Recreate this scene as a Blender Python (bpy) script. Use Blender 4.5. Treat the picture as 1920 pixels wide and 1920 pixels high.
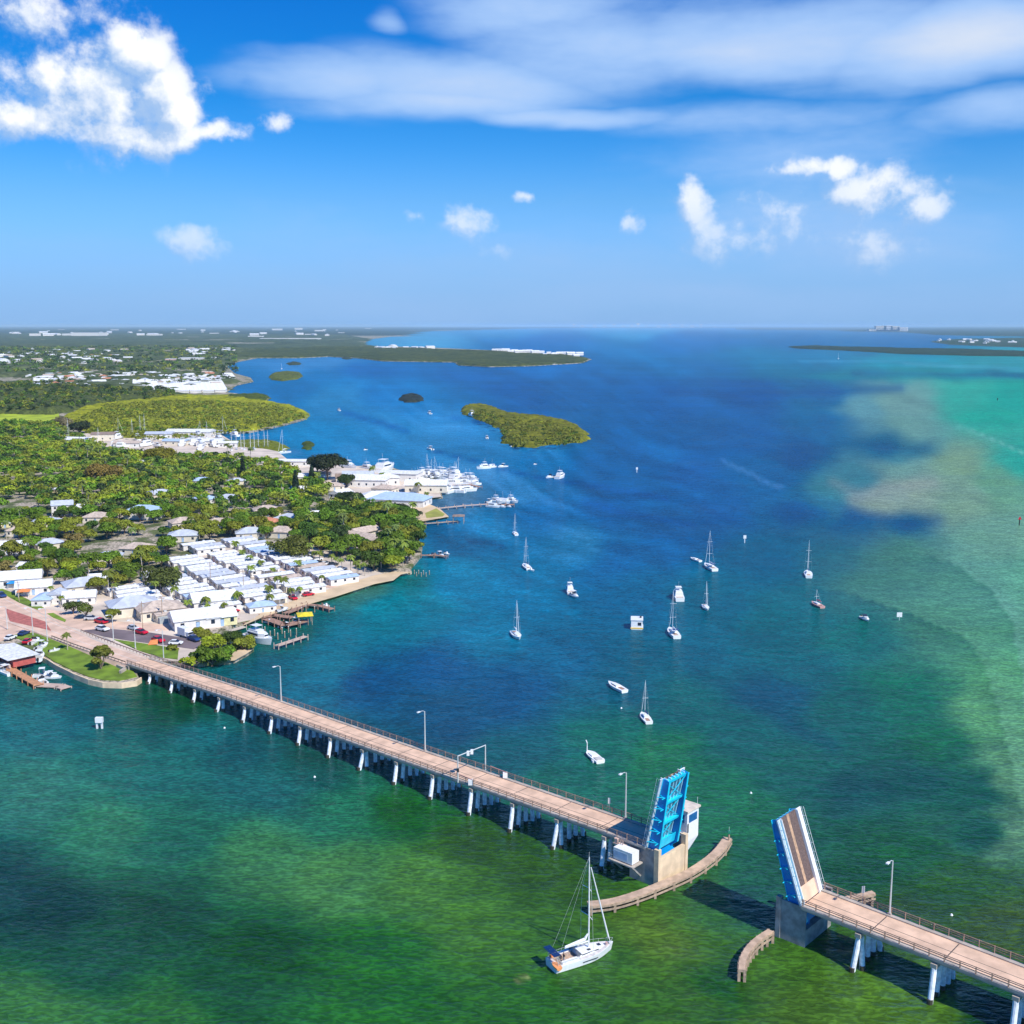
import bpy, math, random
import numpy as np
from mathutils import Vector, Matrix
from mathutils.geometry import tessellate_polygon
R = math.radians
for o in list(bpy.data.objects): bpy.data.objects.remove(o)
sc = bpy.context.scene
COL = sc.collection
rnd = random.Random(7)
nr = np.random.default_rng(11)

# ------------------------------------------------------------------ camera
F, H, HY = 2100.0, 105.0, 610.0
TILT = math.atan((960 - HY) / F); cT, sT = math.cos(TILT), math.sin(TILT)
cam = bpy.data.cameras.new('camera'); camo = bpy.data.objects.new('camera', cam); COL.objects.link(camo)
cam.sensor_width = 36; cam.lens = 36 * F / 1920; cam.clip_start = 1; cam.clip_end = 200000
camo.location = (0, 0, H); camo.rotation_euler = (math.pi / 2 - TILT, 0, 0)
sc.camera = camo
# sun: shadows run along the bridge, away to the upper left
SUNV = Vector((0.595, -0.625, 0.93)).normalized()
ELEV = math.asin(SUNV.z); AZ = math.atan2(SUNV.x, SUNV.y)
sl = bpy.data.lights.new('sun', 'SUN'); sl.energy = 4.2; sl.angle = R(0.5); sl.color = (1, .95, .86)
so = bpy.data.objects.new('sun', sl); COL.objects.link(so); so.rotation_euler = SUNV.to_track_quat('Z', 'Y').to_euler()
so.location = (300, -300, 500)
sc.view_settings.view_transform = 'Standard'; sc.view_settings.look = 'None'
sc.view_settings.gamma = 1; sc.view_settings.exposure = 0.35
sc.cycles.max_bounces = 6; sc.cycles.diffuse_bounces = 2; sc.cycles.glossy_bounces = 3
sc.cycles.volume_bounces = 2; sc.cycles.transparent_max_bounces = 6

def G(px, py, z=0.0):
    u = (px - 960) / F; v = -(py - 960) / F
    dz = -sT + v * cT
    t = (z - H) / dz
    return Vector((u * t, (cT + v * sT) * t, z))
def PX(x, y, z):
    Z = z - H; dep = y * cT - Z * sT; up = y * sT + Z * cT
    return 960 + F * x / dep, 960 - F * up / dep
def DIR(px, py):   # azimuth, elevation of a view direction
    u = (px - 960) / F; v = -(py - 960) / F
    x, y, z = u, cT + v * sT, -sT + v * cT
    return math.atan2(x, y), math.atan2(z, math.hypot(x, y))
def lin(c):
    return tuple(((v / 255) / 12.92 if v / 255 <= .04045 else ((v / 255 + .055) / 1.055) ** 2.4) for v in c)

# ------------------------------------------------------------------ node helpers
def N(nt, typ, **kw):
    n = nt.nodes.new(typ)
    for k, v in kw.items():
        if k in n.inputs.keys(): n.inputs[k].default_value = v
        else: setattr(n, k, v)
    return n
def math_n(nt, op, a, b=None, clamp=False):
    n = nt.nodes.new('ShaderNodeMath'); n.operation = op; n.use_clamp = clamp
    for i, v in enumerate((a, b)):
        if v is None: continue
        if isinstance(v, (int, float)): n.inputs[i].default_value = v
        else: nt.links.new(v, n.inputs[i])
    return n.outputs[0]
def mixc(nt, fac, a, b, mode='MIX'):
    n = nt.nodes.new('ShaderNodeMix'); n.data_type = 'RGBA'; n.blend_type = mode
    for i, v in ((0, fac), (6, a), (7, b)):
        if isinstance(v, (int, float)): n.inputs[i].default_value = v
        elif isinstance(v, tuple): n.inputs[i].default_value = (*v[:3], 1)
        else: nt.links.new(v, n.inputs[i])
    return n.outputs[2]
def smooth(nt, v, lo, hi, a=0.0, b=1.0):
    n = nt.nodes.new('ShaderNodeMapRange'); n.interpolation_type = 'SMOOTHSTEP'
    nt.links.new(v, n.inputs[0])
    for i, x in enumerate((lo, hi, a, b)): n.inputs[i + 1].default_value = x
    return n.outputs[0]

# ------------------------------------------------------------------ world: daylight sky with clouds
w = bpy.data.worlds.new('World'); sc.world = w; w.use_nodes = True
nt = w.node_tree; nt.nodes.clear()
sky = nt.nodes.new('ShaderNodeTexSky'); sky.sky_type = 'NISHITA'; sky.sun_disc = False
sky.sun_elevation = ELEV; sky.sun_rotation = AZ; sky.air_density = 1.1; sky.dust_density = 1.2; sky.ozone_density = 2.5
skyc = mixc(nt, 1.0, sky.outputs[0], (.085, .085, .085), 'MULTIPLY')
geo = nt.nodes.new('ShaderNodeTexCoord')
sep = nt.nodes.new('ShaderNodeSeparateXYZ'); nt.links.new(geo.outputs['Generated'], sep.inputs[0])
az = math_n(nt, 'ARCTAN2', sep.outputs[0], sep.outputs[1])
hyp = math_n(nt, 'SQRT', math_n(nt, 'ADD', math_n(nt, 'MULTIPLY', sep.outputs[0], sep.outputs[0]), math_n(nt, 'MULTIPLY', sep.outputs[1], sep.outputs[1])))
el = math_n(nt, 'ARCTAN2', sep.outputs[2], hyp)
def comb(x, y):
    n = nt.nodes.new('ShaderNodeCombineXYZ'); nt.links.new(x, n.inputs[0]); nt.links.new(y, n.inputs[1]); return n.outputs[0]
P0 = comb(az, el)
def noise(vec, scale, detail=6, rough=.55, sx=1, sy=1, off=(0, 0, 0), dist=0):
    m = nt.nodes.new('ShaderNodeMapping'); nt.links.new(vec, m.inputs[0]); m.inputs['Scale'].default_value = (sx, sy, 1); m.inputs['Location'].default_value = off
    n = nt.nodes.new('ShaderNodeTexNoise'); nt.links.new(m.outputs[0], n.inputs['Vector'])
    n.inputs['Scale'].default_value = scale; n.inputs['Detail'].default_value = detail; n.inputs['Roughness'].default_value = rough; n.inputs['Distortion'].default_value = dist
    return n
def warp(vec, scale, amt, sx=1, sy=1):
    n = noise(vec, scale, 4, .5, sx, sy)
    s = nt.nodes.new('ShaderNodeVectorMath'); s.operation = 'SUBTRACT'; nt.links.new(n.outputs['Color'], s.inputs[0]); s.inputs[1].default_value = (.5, .5, .5)
    k = nt.nodes.new('ShaderNodeVectorMath'); k.operation = 'MULTIPLY'; nt.links.new(s.outputs[0], k.inputs[0]); k.inputs[1].default_value = (amt, amt * .8, 0)
    a = nt.nodes.new('ShaderNodeVectorMath'); a.operation = 'ADD'; nt.links.new(vec, a.inputs[0]); nt.links.new(k.outputs[0], a.inputs[1])
    return a.outputs[0]
# sky colour: deep azure above, paler towards the horizon (the Nishita sky stays the base)
grade = nt.nodes.new('ShaderNodeValToRGB')
nt.links.new(math_n(nt, 'MULTIPLY', el, 1 / R(20), True), grade.inputs[0])
cr = grade.color_ramp; cr.elements[0].position = 0.0; cr.elements[0].color = (.46, 1.25, 2.9, 1)
cr.elements[1].position = 1.0; cr.elements[1].color = (.0, .47, 1.32, 1)
e = cr.elements.new(.3); e.color = (.30, .86, 1.62, 1)
e = cr.elements.new(.55); e.color = (.06, .63, 1.32, 1)
skyc = mixc(nt, 1.0, skyc, grade.outputs[0], 'MULTIPLY')

def ellipses(vec, lst, pw):
    """max over soft ellipses given in picture px (centre, radii, strength)"""
    out = None
    for (cx, cy, rx, ry, st) in lst:
        a0, e0 = DIR(cx, cy); a1, _ = DIR(cx + rx, cy); _, e1 = DIR(cx, cy - ry)
        m = nt.nodes.new('ShaderNodeVectorMath'); m.operation = 'SUBTRACT'; nt.links.new(vec, m.inputs[0]); m.inputs[1].default_value = (a0, e0, 0)
        k = nt.nodes.new('ShaderNodeVectorMath'); k.operation = 'MULTIPLY'; nt.links.new(m.outputs[0], k.inputs[0]); k.inputs[1].default_value = (1 / (a1 - a0) / KR, 1 / (e1 - e0) / KR, 0)
        l = nt.nodes.new('ShaderNodeVectorMath'); l.operation = 'LENGTH'; nt.links.new(k.outputs[0], l.inputs[0])
        v = smooth(nt, l.outputs['Value'], pw, 0.0, 0.0, st)
        out = v if out is None else math_n(nt, 'MAXIMUM', out, v)
    return out
CUM = [(190, 175, 200, 115, .85), (120, 225, 190, 55, .75), (1560, 395, 230, 85, .42), (1700, 400, 110, 70, .5), (1330, 430, 90, 90, .45), (60, 20, 190, 75, .62), (250, 95, 75, 62, 1), (300, 160, 72, 70, 1), (335, 205, 70, 55, 1), (110, 150, 75, 62, .85), (165, 90, 60, 60, .7),
       (70, 232, 150, 38, .85), (230, 250, 160, 38, .95), (400, 245, 85, 28, .85), (200, 200, 90, 60, .55), (20, 210, 60, 50, .8), (530, 225, 34, 36, .6),
       (357, 445, 62, 36, .72), (872, 425, 70, 40, .55), (985, 375, 26, 18, .58), (1295, 385, 40, 58, .8), (1318, 445, 62, 60, .72), (1185, 425, 22, 22, .62),
       (1520, 315, 80, 28, .68), (1565, 318, 36, 26, .8), (1640, 370, 95, 50, .82), (1730, 405, 62, 42, .8), (1640, 460, 62, 45, .66), (1420, 455, 70, 34, .55), (925, 468, 40, 28, .45), (780, 418, 30, 20, .45)]
STR = [(880, 150, 430, 112, 1.0), (640, 150, 330, 78, .85), (830, 195, 420, 72, .95), (1040, 225, 330, 42, .95), (1100, 90, 420, 150, .8), (1450, 70, 560, 130, 1.0), (1780, 80, 460, 120, 1.25),
       (720, 30, 60, 35, .6), (1000, 20, 300, 90, .8), (1400, 230, 520, 70, .55), (1850, 235, 300, 70, .75), (1500, 300, 560, 120, .5), (1550, 430, 520, 150, .62), 
       (430, 150, 140, 60, .5), (1000, 500, 1400, 140, .42), (1200, 560, 1800, 70, .55)]
def cum_density(vec):
    global KR; KR = 1.2
    wv = warp(vec, 11, .042); wv = warp(wv, 36, .02)
    mask = ellipses(wv, CUM, 1.45)
    n = noise(vec, 30, 10, .62)
    s = math_n(nt, 'ADD', mask, math_n(nt, 'MULTIPLY', math_n(nt, 'SUBTRACT', n.outputs[0], .5), 1.7))
    return s, mask
d0, m0 = cum_density(P0)
P1 = nt.nodes.new('ShaderNodeVectorMath'); P1.operation = 'ADD'; nt.links.new(P0, P1.inputs[0]); P1.inputs[1].default_value = (.012, .014, 0)
d1, m1 = cum_density(P1.outputs[0])
alpha = math_n(nt, 'MULTIPLY', smooth(nt, d0, .20, .80), math_n(nt, 'MULTIPLY', smooth(nt, m0, .03, .26), smooth(nt, m0, 0, .8, .45, 1.0)))
alpha = math_n(nt, 'MULTIPLY', alpha, smooth(nt, el, R(2.5), R(9), .35, 1.0))
lit = math_n(nt, 'SUBTRACT', d0, d1)
shade = math_n(nt, 'ADD', math_n(nt, 'MULTIPLY', lit, 1.7), .42, True)
ccol = mixc(nt, shade, (.30, .45, .70), (.80, .82, .85))
KR = 1.0
ws = warp(P0, 3.2, .11, 1, 2.2)
mS = ellipses(ws, STR, 1.3)
nS = noise(P0, 6, 7, .55, 1, 4.2)
nS2 = noise(P0, 60, 3, .5, 1, 2)
dS = math_n(nt, 'ADD', mS, math_n(nt, 'MULTIPLY', math_n(nt, 'SUBTRACT', nS.outputs[0], .5), .72))
dS = math_n(nt, 'ADD', dS, math_n(nt, 'MULTIPLY', math_n(nt, 'SUBTRACT', nS2.outputs[0], .5), .1))
aS = math_n(nt, 'MULTIPLY', smooth(nt, dS, .12, .88), .88)
sc1 = mixc(nt, smooth(nt, dS, .7, 1.55), (.33, .50, .79), (.66, .70, .76))
skyc = mixc(nt, aS, skyc, sc1)
alphaH = math_n(nt, 'MULTIPLY', alpha, smooth(nt, el, R(11), R(7), .0, .75))
skyc = mixc(nt, alpha, skyc, ccol)
skyc = mixc(nt, math_n(nt, 'MULTIPLY', smooth(nt, el, R(9), R(.3), 0, 1), .80), skyc, (.235, .405, .68))
skyc = mixc(nt, alphaH, skyc, ccol)
bg = nt.nodes.new('ShaderNodeBackground'); nt.links.new(skyc, bg.inputs[0]); bg.inputs[1].default_value = 1.0
wo = nt.nodes.new('ShaderNodeOutputWorld'); nt.links.new(bg.outputs[0], wo.inputs[0])

# ------------------------------------------------------------------ materials
MATS = {}
def mat(name, col, rough=.7, metal=0, var=.12, scale=1.0, attr=None, objvar=0.0, spec=.5, bump=0, emis=None):
    if name in MATS: return MATS[name]
    m = bpy.data.materials.new(name); m.use_nodes = True; t = m.node_tree; b = t.nodes['Principled BSDF']
    b.inputs['Roughness'].default_value = rough; b.inputs['Metallic'].default_value = metal; b.inputs['Specular IOR Level'].default_value = spec
    c = None
    if attr:
        a = t.nodes.new('ShaderNodeAttribute'); a.attribute_name = attr; c = mixc(t, 1.0, a.outputs[0], col, 'MULTIPLY')
    tc = t.nodes.new('ShaderNodeTexCoord')
    n = t.nodes.new('ShaderNodeTexNoise'); n.inputs['Scale'].default_value = scale; n.inputs['Detail'].default_value = 5; t.links.new(tc.outputs['Object'], n.inputs['Vector'])
    f = smooth(t, n.outputs[0], .3, .7, 1 - var, 1 + var)
    g = t.nodes.new('ShaderNodeCombineColor')
    for i in range(3): t.links.new(f, g.inputs[i])
    c = mixc(t, 1.0, c if c is not None else col, g.outputs[0], 'MULTIPLY')
    if objvar:
        oi = t.nodes.new('ShaderNodeObjectInfo')
        hs = t.nodes.new('ShaderNodeHueSaturation'); t.links.new(c, hs.inputs['Color'])
        t.links.new(smooth(t, oi.outputs['Random'], 0, 1, .5 - objvar * .12, .5 + objvar * .06), hs.inputs['Hue'])
        t.links.new(smooth(t, oi.outputs['Random'], 0, 1, 1 - objvar, 1 + objvar), hs.inputs['Value'])
        c = hs.outputs[0]
    t.links.new(c, b.inputs['Base Color'])
    if bump:
        bn = t.nodes.new('ShaderNodeBump'); bn.inputs['Strength'].default_value = bump; bn.inputs['Distance'].default_value = .1
        t.links.new(n.outputs[0], bn.inputs['Height']); t.links.new(bn.outputs[0], b.inputs['Normal'])
    MATS[name] = m; return m

white = mat('white_paint', (.80, .80, .79), .35, var=.05, scale=2)
gel = mat('gelcoat', (.82, .82, .80), .2, var=.04, scale=1.5)
teak = mat('teak_deck', (.46, .33, .24), .7, var=.15, scale=3)
greydk = mat('dark_glass', (.02, .03, .05), .12, var=.05)
concrete = mat('concrete', (.44, .38, .32), .85, var=.18, scale=.5)
deckc = mat('deck_concrete', (.70, .47, .32), .85, var=.16, scale=.35)
pilec = mat('pile_concrete', (.82, .86, .90), .8, var=.2, scale=1.5)
pierg = mat('pier_concrete', (.30, .29, .28), .85, var=.3, scale=.6)  # pier concrete with shade put into a darker grey colour
piert = mat('pier_face', (.72, .55, .36), .85, var=.16, scale=.45)  # pier concrete with sunlight put into a paler, warmer colour
railm = mat('rusty_rail', (.34, .22, .16), .7, var=.25, scale=2)
blue = mat('blue_steel', (.0, .26, .68), .4, var=.12, scale=.8)
cyan = mat('light_blue_steel', (.01, .58, .80), .4, var=.12, scale=.8)
grating = mat('steel_grating', (.13, .085, .07), .6, var=.3, scale=3)
gratlt = mat('painted_grating', (.50, .58, .62), .6, var=.15, scale=2)
wood = mat('weathered_wood', (.40, .29, .20), .85, var=.25, scale=1.2)
woodd = mat('dock_planks', (.34, .20, .14), .85, var=.25, scale=1.2)
galv = mat('galvanised_steel', (.62, .64, .62), .4, var=.06, metal=.2)
asph = mat('parking_asphalt', (.17, .13, .135), .9, var=.2, scale=.12)
roadm = mat('road_concrete', (.68, .47, .34), .85, var=.16, scale=.2)
brick = mat('brick_paving', (.42, .13, .10), .85, var=.25, scale=.8)
sand = mat('sand', (.62, .46, .28), .9, var=.12, scale=.15)
pale = mat('pale_shell_ground', (.60, .50, .40), .9, var=.2, scale=.08)
grass = mat('lawn', (.14, .22, .012), .9, var=.3, scale=.25)
red = mat('red_paint', (.55, .01, .03), .3)
dkblue = mat('navy_paint', (.02, .05, .16), .3)
silver = mat('silver_paint', (.55, .56, .57), .3)
orange = mat('orange_cover', (.75, .25, .08), .6)
yellow = mat('yellow_canvas', (.75, .6, .03), .6)
tan = mat('tan_wall', (.60, .50, .38), .8)
black = mat('black_rubber', (.02, .02, .02), .8)
antif = mat('bottom_paint', (.03, .04, .06), .6)
trunkm = mat('bark', (.20, .15, .11), .9, var=.2, scale=2)
palmtr = mat('palm_trunk', (.42, .36, .28), .9, var=.2, scale=3)

# ------------------------------------------------------------------ mesh builder
class MB:
    def __init__(s): s.v = []; s.f = []; s.mi = []; s.cur = 0
    def m(s, i): s.cur = i; return s
    def add(s, vs, fs):
        b = len(s.v); s.v += [tuple(p) for p in vs]
        for f in fs: s.f.append(tuple(b + i for i in f)); s.mi.append(s.cur)
        return s
    def box(s, x0, x1, y0, y1, z0, z1, M=None):
        vs = [Vector((x, y, z)) for z in (z0, z1) for y in (y0, y1) for x in (x0, x1)]
        if M: vs = [M @ p for p in vs]
        return s.add(vs, [(0, 2, 3, 1), (4, 5, 7, 6), (0, 1, 5, 4), (2, 6, 7, 3), (0, 4, 6, 2), (1, 3, 7, 5)])
    def cbox(s, c, size, M=None):
        x, y, z = c; a, b, d = (k / 2 for k in size)
        return s.box(x - a, x + a, y - b, y + b, z - d, z + d, M)
    def bar(s, p, q, wd, ht=None, up=Vector((0, 0, 1))):
        p, q = Vector(p), Vector(q); ht = ht or wd
        d = (q - p); L = d.length
        if L < 1e-6: return s
        d /= L; x = d.cross(up)
        if x.length < 1e-3: x = d.cross(Vector((1, 0, 0)))
        x.normalize(); y = x.cross(d)
        vs = []
        for c in (p, q):
            for i, j in ((-1, -1), (1, -1), (1, 1), (-1, 1)): vs.append(c + x * (i * wd / 2) + y * (j * ht / 2))
        return s.add(vs, [(0, 1, 2, 3), (7, 6, 5, 4), (0, 4, 5, 1), (1, 5, 6, 2), (2, 6, 7, 3), (3, 7, 4, 0)])
    def tube(s, pts, rs, n=8):
        pts = [Vector(p) for p in pts]
        if isinstance(rs, (int, float)): rs = [rs] * len(pts)
        vs = []
        for i, p in enumerate(pts):
            d = (pts[min(i + 1, len(pts) - 1)] - pts[max(i - 1, 0)]).normalized()
            a = d.cross(Vector((0, 0, 1)))
            if a.length < 1e-2: a = d.cross(Vector((0, 1, 0)))
            a.normalize(); b = d.cross(a)
            for k in range(n):
                t = 2 * math.pi * k / n; vs.append(p + (a * math.cos(t) + b * math.sin(t)) * rs[i])
        fs = []
        for i in range(len(pts) - 1):
            for k in range(n): fs.append((i * n + k, i * n + (k + 1) % n, (i + 1) * n + (k + 1) % n, (i + 1) * n + k))
        fs.append(tuple(range(n))[::-1]); fs.append(tuple((len(pts) - 1) * n + k for k in range(n)))
        return s.add(vs, fs)
    def prism(s, poly, z0, z1, M=None):
        n = len(poly)
        vs = [Vector((p[0], p[1], z0 if len(p) < 3 else p[2] + z0)) for p in poly] + [Vector((p[0], p[1], z1 if len(p) < 3 else p[2] + z1)) for p in poly]
        tri = tessellate_polygon([[Vector((p[0], p[1], 0)) for p in poly]])
        fs = []
        for t in tri:
            a, b, c = [Vector(poly[i][:2]) for i in t]
            if (b - a).cross(c - a) < 0: t = t[::-1]
            fs.append(tuple(n + i for i in t)); fs.append(tuple(t)[::-1])
        ar = sum(poly[i][0] * poly[(i + 1) % n][1] - poly[(i + 1) % n][0] * poly[i][1] for i in range(n))
        for i in range(n):
            j = (i + 1) % n
            fs.append((i, j, n + j, n + i) if ar > 0 else (j, i, n + i, n + j))
        if M: vs = [M @ p for p in vs]
        return s.add(vs, fs)
    def mesh(s, name, mats, smooth=False):
        me = bpy.data.meshes.new(name); me.from_pydata([tuple(p) for p in s.v], [], s.f)
        if not isinstance(mats, (list, tuple)): mats = [mats]
        for k in mats: me.materials.append(k)
        me.polygons.foreach_set('material_index', s.mi)
        if smooth: me.polygons.foreach_set('use_smooth', [True] * len(s.f))
        me.update(); return me
    def build(s, name, mats, parent=None, smooth=False, loc=None):
        o = bpy.data.objects.new(name, s.mesh(name, mats, smooth)); COL.objects.link(o)
        if parent: o.parent = parent
        if loc: o.location = loc
        return o

def tag(o, label=None, cat=None, group=None, kind=None):
    if label: o['label'] = label
    if cat: o['category'] = cat
    if group: o['group'] = group
    if kind: o['kind'] = kind
    return o
def thing(name, label, cat, loc=(0, 0, 0), rz=0, group=None):
    o = bpy.data.objects.new(name, None); COL.objects.link(o); o.location = loc; o.rotation_euler = (0, 0, rz); o.empty_display_size = .5
    return tag(o, label, cat, group)
KIDS = {}
def kids(o):
    return [c for c in COL.objects if c.parent is o]
def template(o):
    """remember a built thing as a tree of (object, children)"""
    allo = list(COL.objects)
    def rec(x): return (x, [rec(c) for c in allo if c.parent is x])
    return rec(o)
USED = set()
def place(tp, loc, rz, label, group=None, scale=None, cat=None):
    """the template itself the first time, a copy of it and each of its parts afterwards"""
    src = tp[0]
    if src.name not in USED:
        USED.add(src.name); r = src
    else:
        r = src.copy(); COL.objects.link(r)
        def rec(t, par):
            for ch, sub in t:
                c = ch.copy(); c.parent = par; COL.objects.link(c); rec(sub, c)
        rec(tp[1], r)
        if 'group' in r.keys(): del r['group']
    r.location = loc; r.rotation_euler = (0, 0, rz)
    if scale is not None: r.scale = (scale,) * 3 if isinstance(scale, (int, float)) else scale
    return tag(r, label, cat, group)
def npmesh(name, V, Fc, mats, colr=None, smooth=False, attr='tone', mi=None):
    me = bpy.data.meshes.new(name)
    V = np.asarray(V, dtype=np.float32); Fc = np.asarray(Fc, dtype=np.int32)
    k = Fc.shape[1]
    me.vertices.add(len(V)); me.vertices.foreach_set('co', V.ravel())
    me.loops.add(Fc.size); me.loops.foreach_set('vertex_index', Fc.ravel())
    me.polygons.add(len(Fc)); me.polygons.foreach_set('loop_start', np.arange(0, Fc.size, k, dtype=np.int32))
    if smooth: me.polygons.foreach_set('use_smooth', np.ones(len(Fc), dtype=bool))
    me.update(calc_edges=True)
    if colr is not None:
        a = me.color_attributes.new(attr, 'FLOAT_COLOR', 'POINT')
        c4 = np.ones((len(V), 4), dtype=np.float32); c4[:, :3] = colr; a.data.foreach_set('color', c4.ravel())
    for m_ in (mats if isinstance(mats, (list, tuple)) else [mats]): me.materials.append(m_)
    if mi is not None: me.polygons.foreach_set('material_index', np.asarray(mi, dtype=np.int32))
    return me
def npobj(name, me, parent=None):
    o = bpy.data.objects.new(name, me); COL.objects.link(o)
    if parent: o.parent = parent
    return o
def wpoly(pts, z=0.0): return [(lambda g: (g.x, g.y))(G(x, y, z)) for x, y in pts]
def inside(P, poly):
    P = np.asarray(P); x, y = P[:, 0], P[:, 1]; r = np.zeros(len(P), bool); n = len(poly)
    for i in range(n):
        x1, y1 = poly[i]; x2, y2 = poly[(i + 1) % n]
        c = ((y1 > y) != (y2 > y)); 
        with np.errstate(divide='ignore', invalid='ignore'): xi = (x2 - x1) * (y - y1) / (y2 - y1 + 1e-12) + x1
        r ^= c & (x < xi)
    return r
def edist(P, poly, closed=True):
    P = np.asarray(P, dtype=float); d = np.full(len(P), 1e9); n = len(poly)
    for i in range(n if closed else n - 1):
        a = np.array(poly[i]); b = np.array(poly[(i + 1) % n]); ab = b - a
        t = np.clip(((P - a) @ ab) / (ab @ ab + 1e-9), 0, 1); q = a + t[:, None] * ab
        d = np.minimum(d, np.hypot(*(P - q).T))
    return d
def vnoise(P, s, seed=0):
    """smooth value noise 0..1"""
    q = np.asarray(P) / s; i = np.floor(q).astype(np.int64); f = q - i; f = f * f * (3 - 2 * f)
    def h(a, b):
        x = (a * 374761393 + b * 668265263 + seed * 974634777) & 0xffffffff
        x = ((x ^ (x >> 13)) * 1274126177) & 0xffffffff
        return ((x ^ (x >> 16)) & 0xffff) / 65535.0
    a = h(i[:, 0], i[:, 1]); b = h(i[:, 0] + 1, i[:, 1]); c = h(i[:, 0], i[:, 1] + 1); d = h(i[:, 0] + 1, i[:, 1] + 1)
    return (a * (1 - f[:, 0]) + b * f[:, 0]) * (1 - f[:, 1]) + (c * (1 - f[:, 0]) + d * f[:, 0]) * f[:, 1]
def hsh(a, b, seed):
    x = (a * 374761393 + b * 668265263 + seed * 974634777) & 0xffffffff
    x = ((x ^ (x >> 13)) * 1274126177) & 0xffffffff
    x = ((x ^ (x >> 15)) * 2246822519) & 0xffffffff
    return ((x ^ (x >> 16)) & 0xffff) / 65535.0
def domes(P, cell, seed):
    """rounded crowns: height 0..1 and a random tone per crown"""
    q = np.asarray(P) / cell; i = np.floor(q).astype(np.int64); best = np.full(len(q), -1.0); tone = np.zeros(len(q))
    for dx in (-1, 0, 1):
        for dy in (-1, 0, 1):
            a, b = i[:, 0] + dx, i[:, 1] + dy
            cx = a + .15 + .7 * hsh(a, b, seed); cy = b + .15 + .7 * hsh(a, b, seed + 1)
            rr = .55 + .35 * hsh(a, b, seed + 2); hh = .55 + .45 * hsh(a, b, seed + 3)
            d2 = ((q[:, 0] - cx) ** 2 + (q[:, 1] - cy) ** 2) / rr ** 2
            v = hh * np.sqrt(np.clip(1 - d2, 0, 1)); k = v > best; best = np.where(k, v, best); tone = np.where(k, hsh(a, b, seed + 4), tone)
    return np.clip(best, 0, 1), tone

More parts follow.
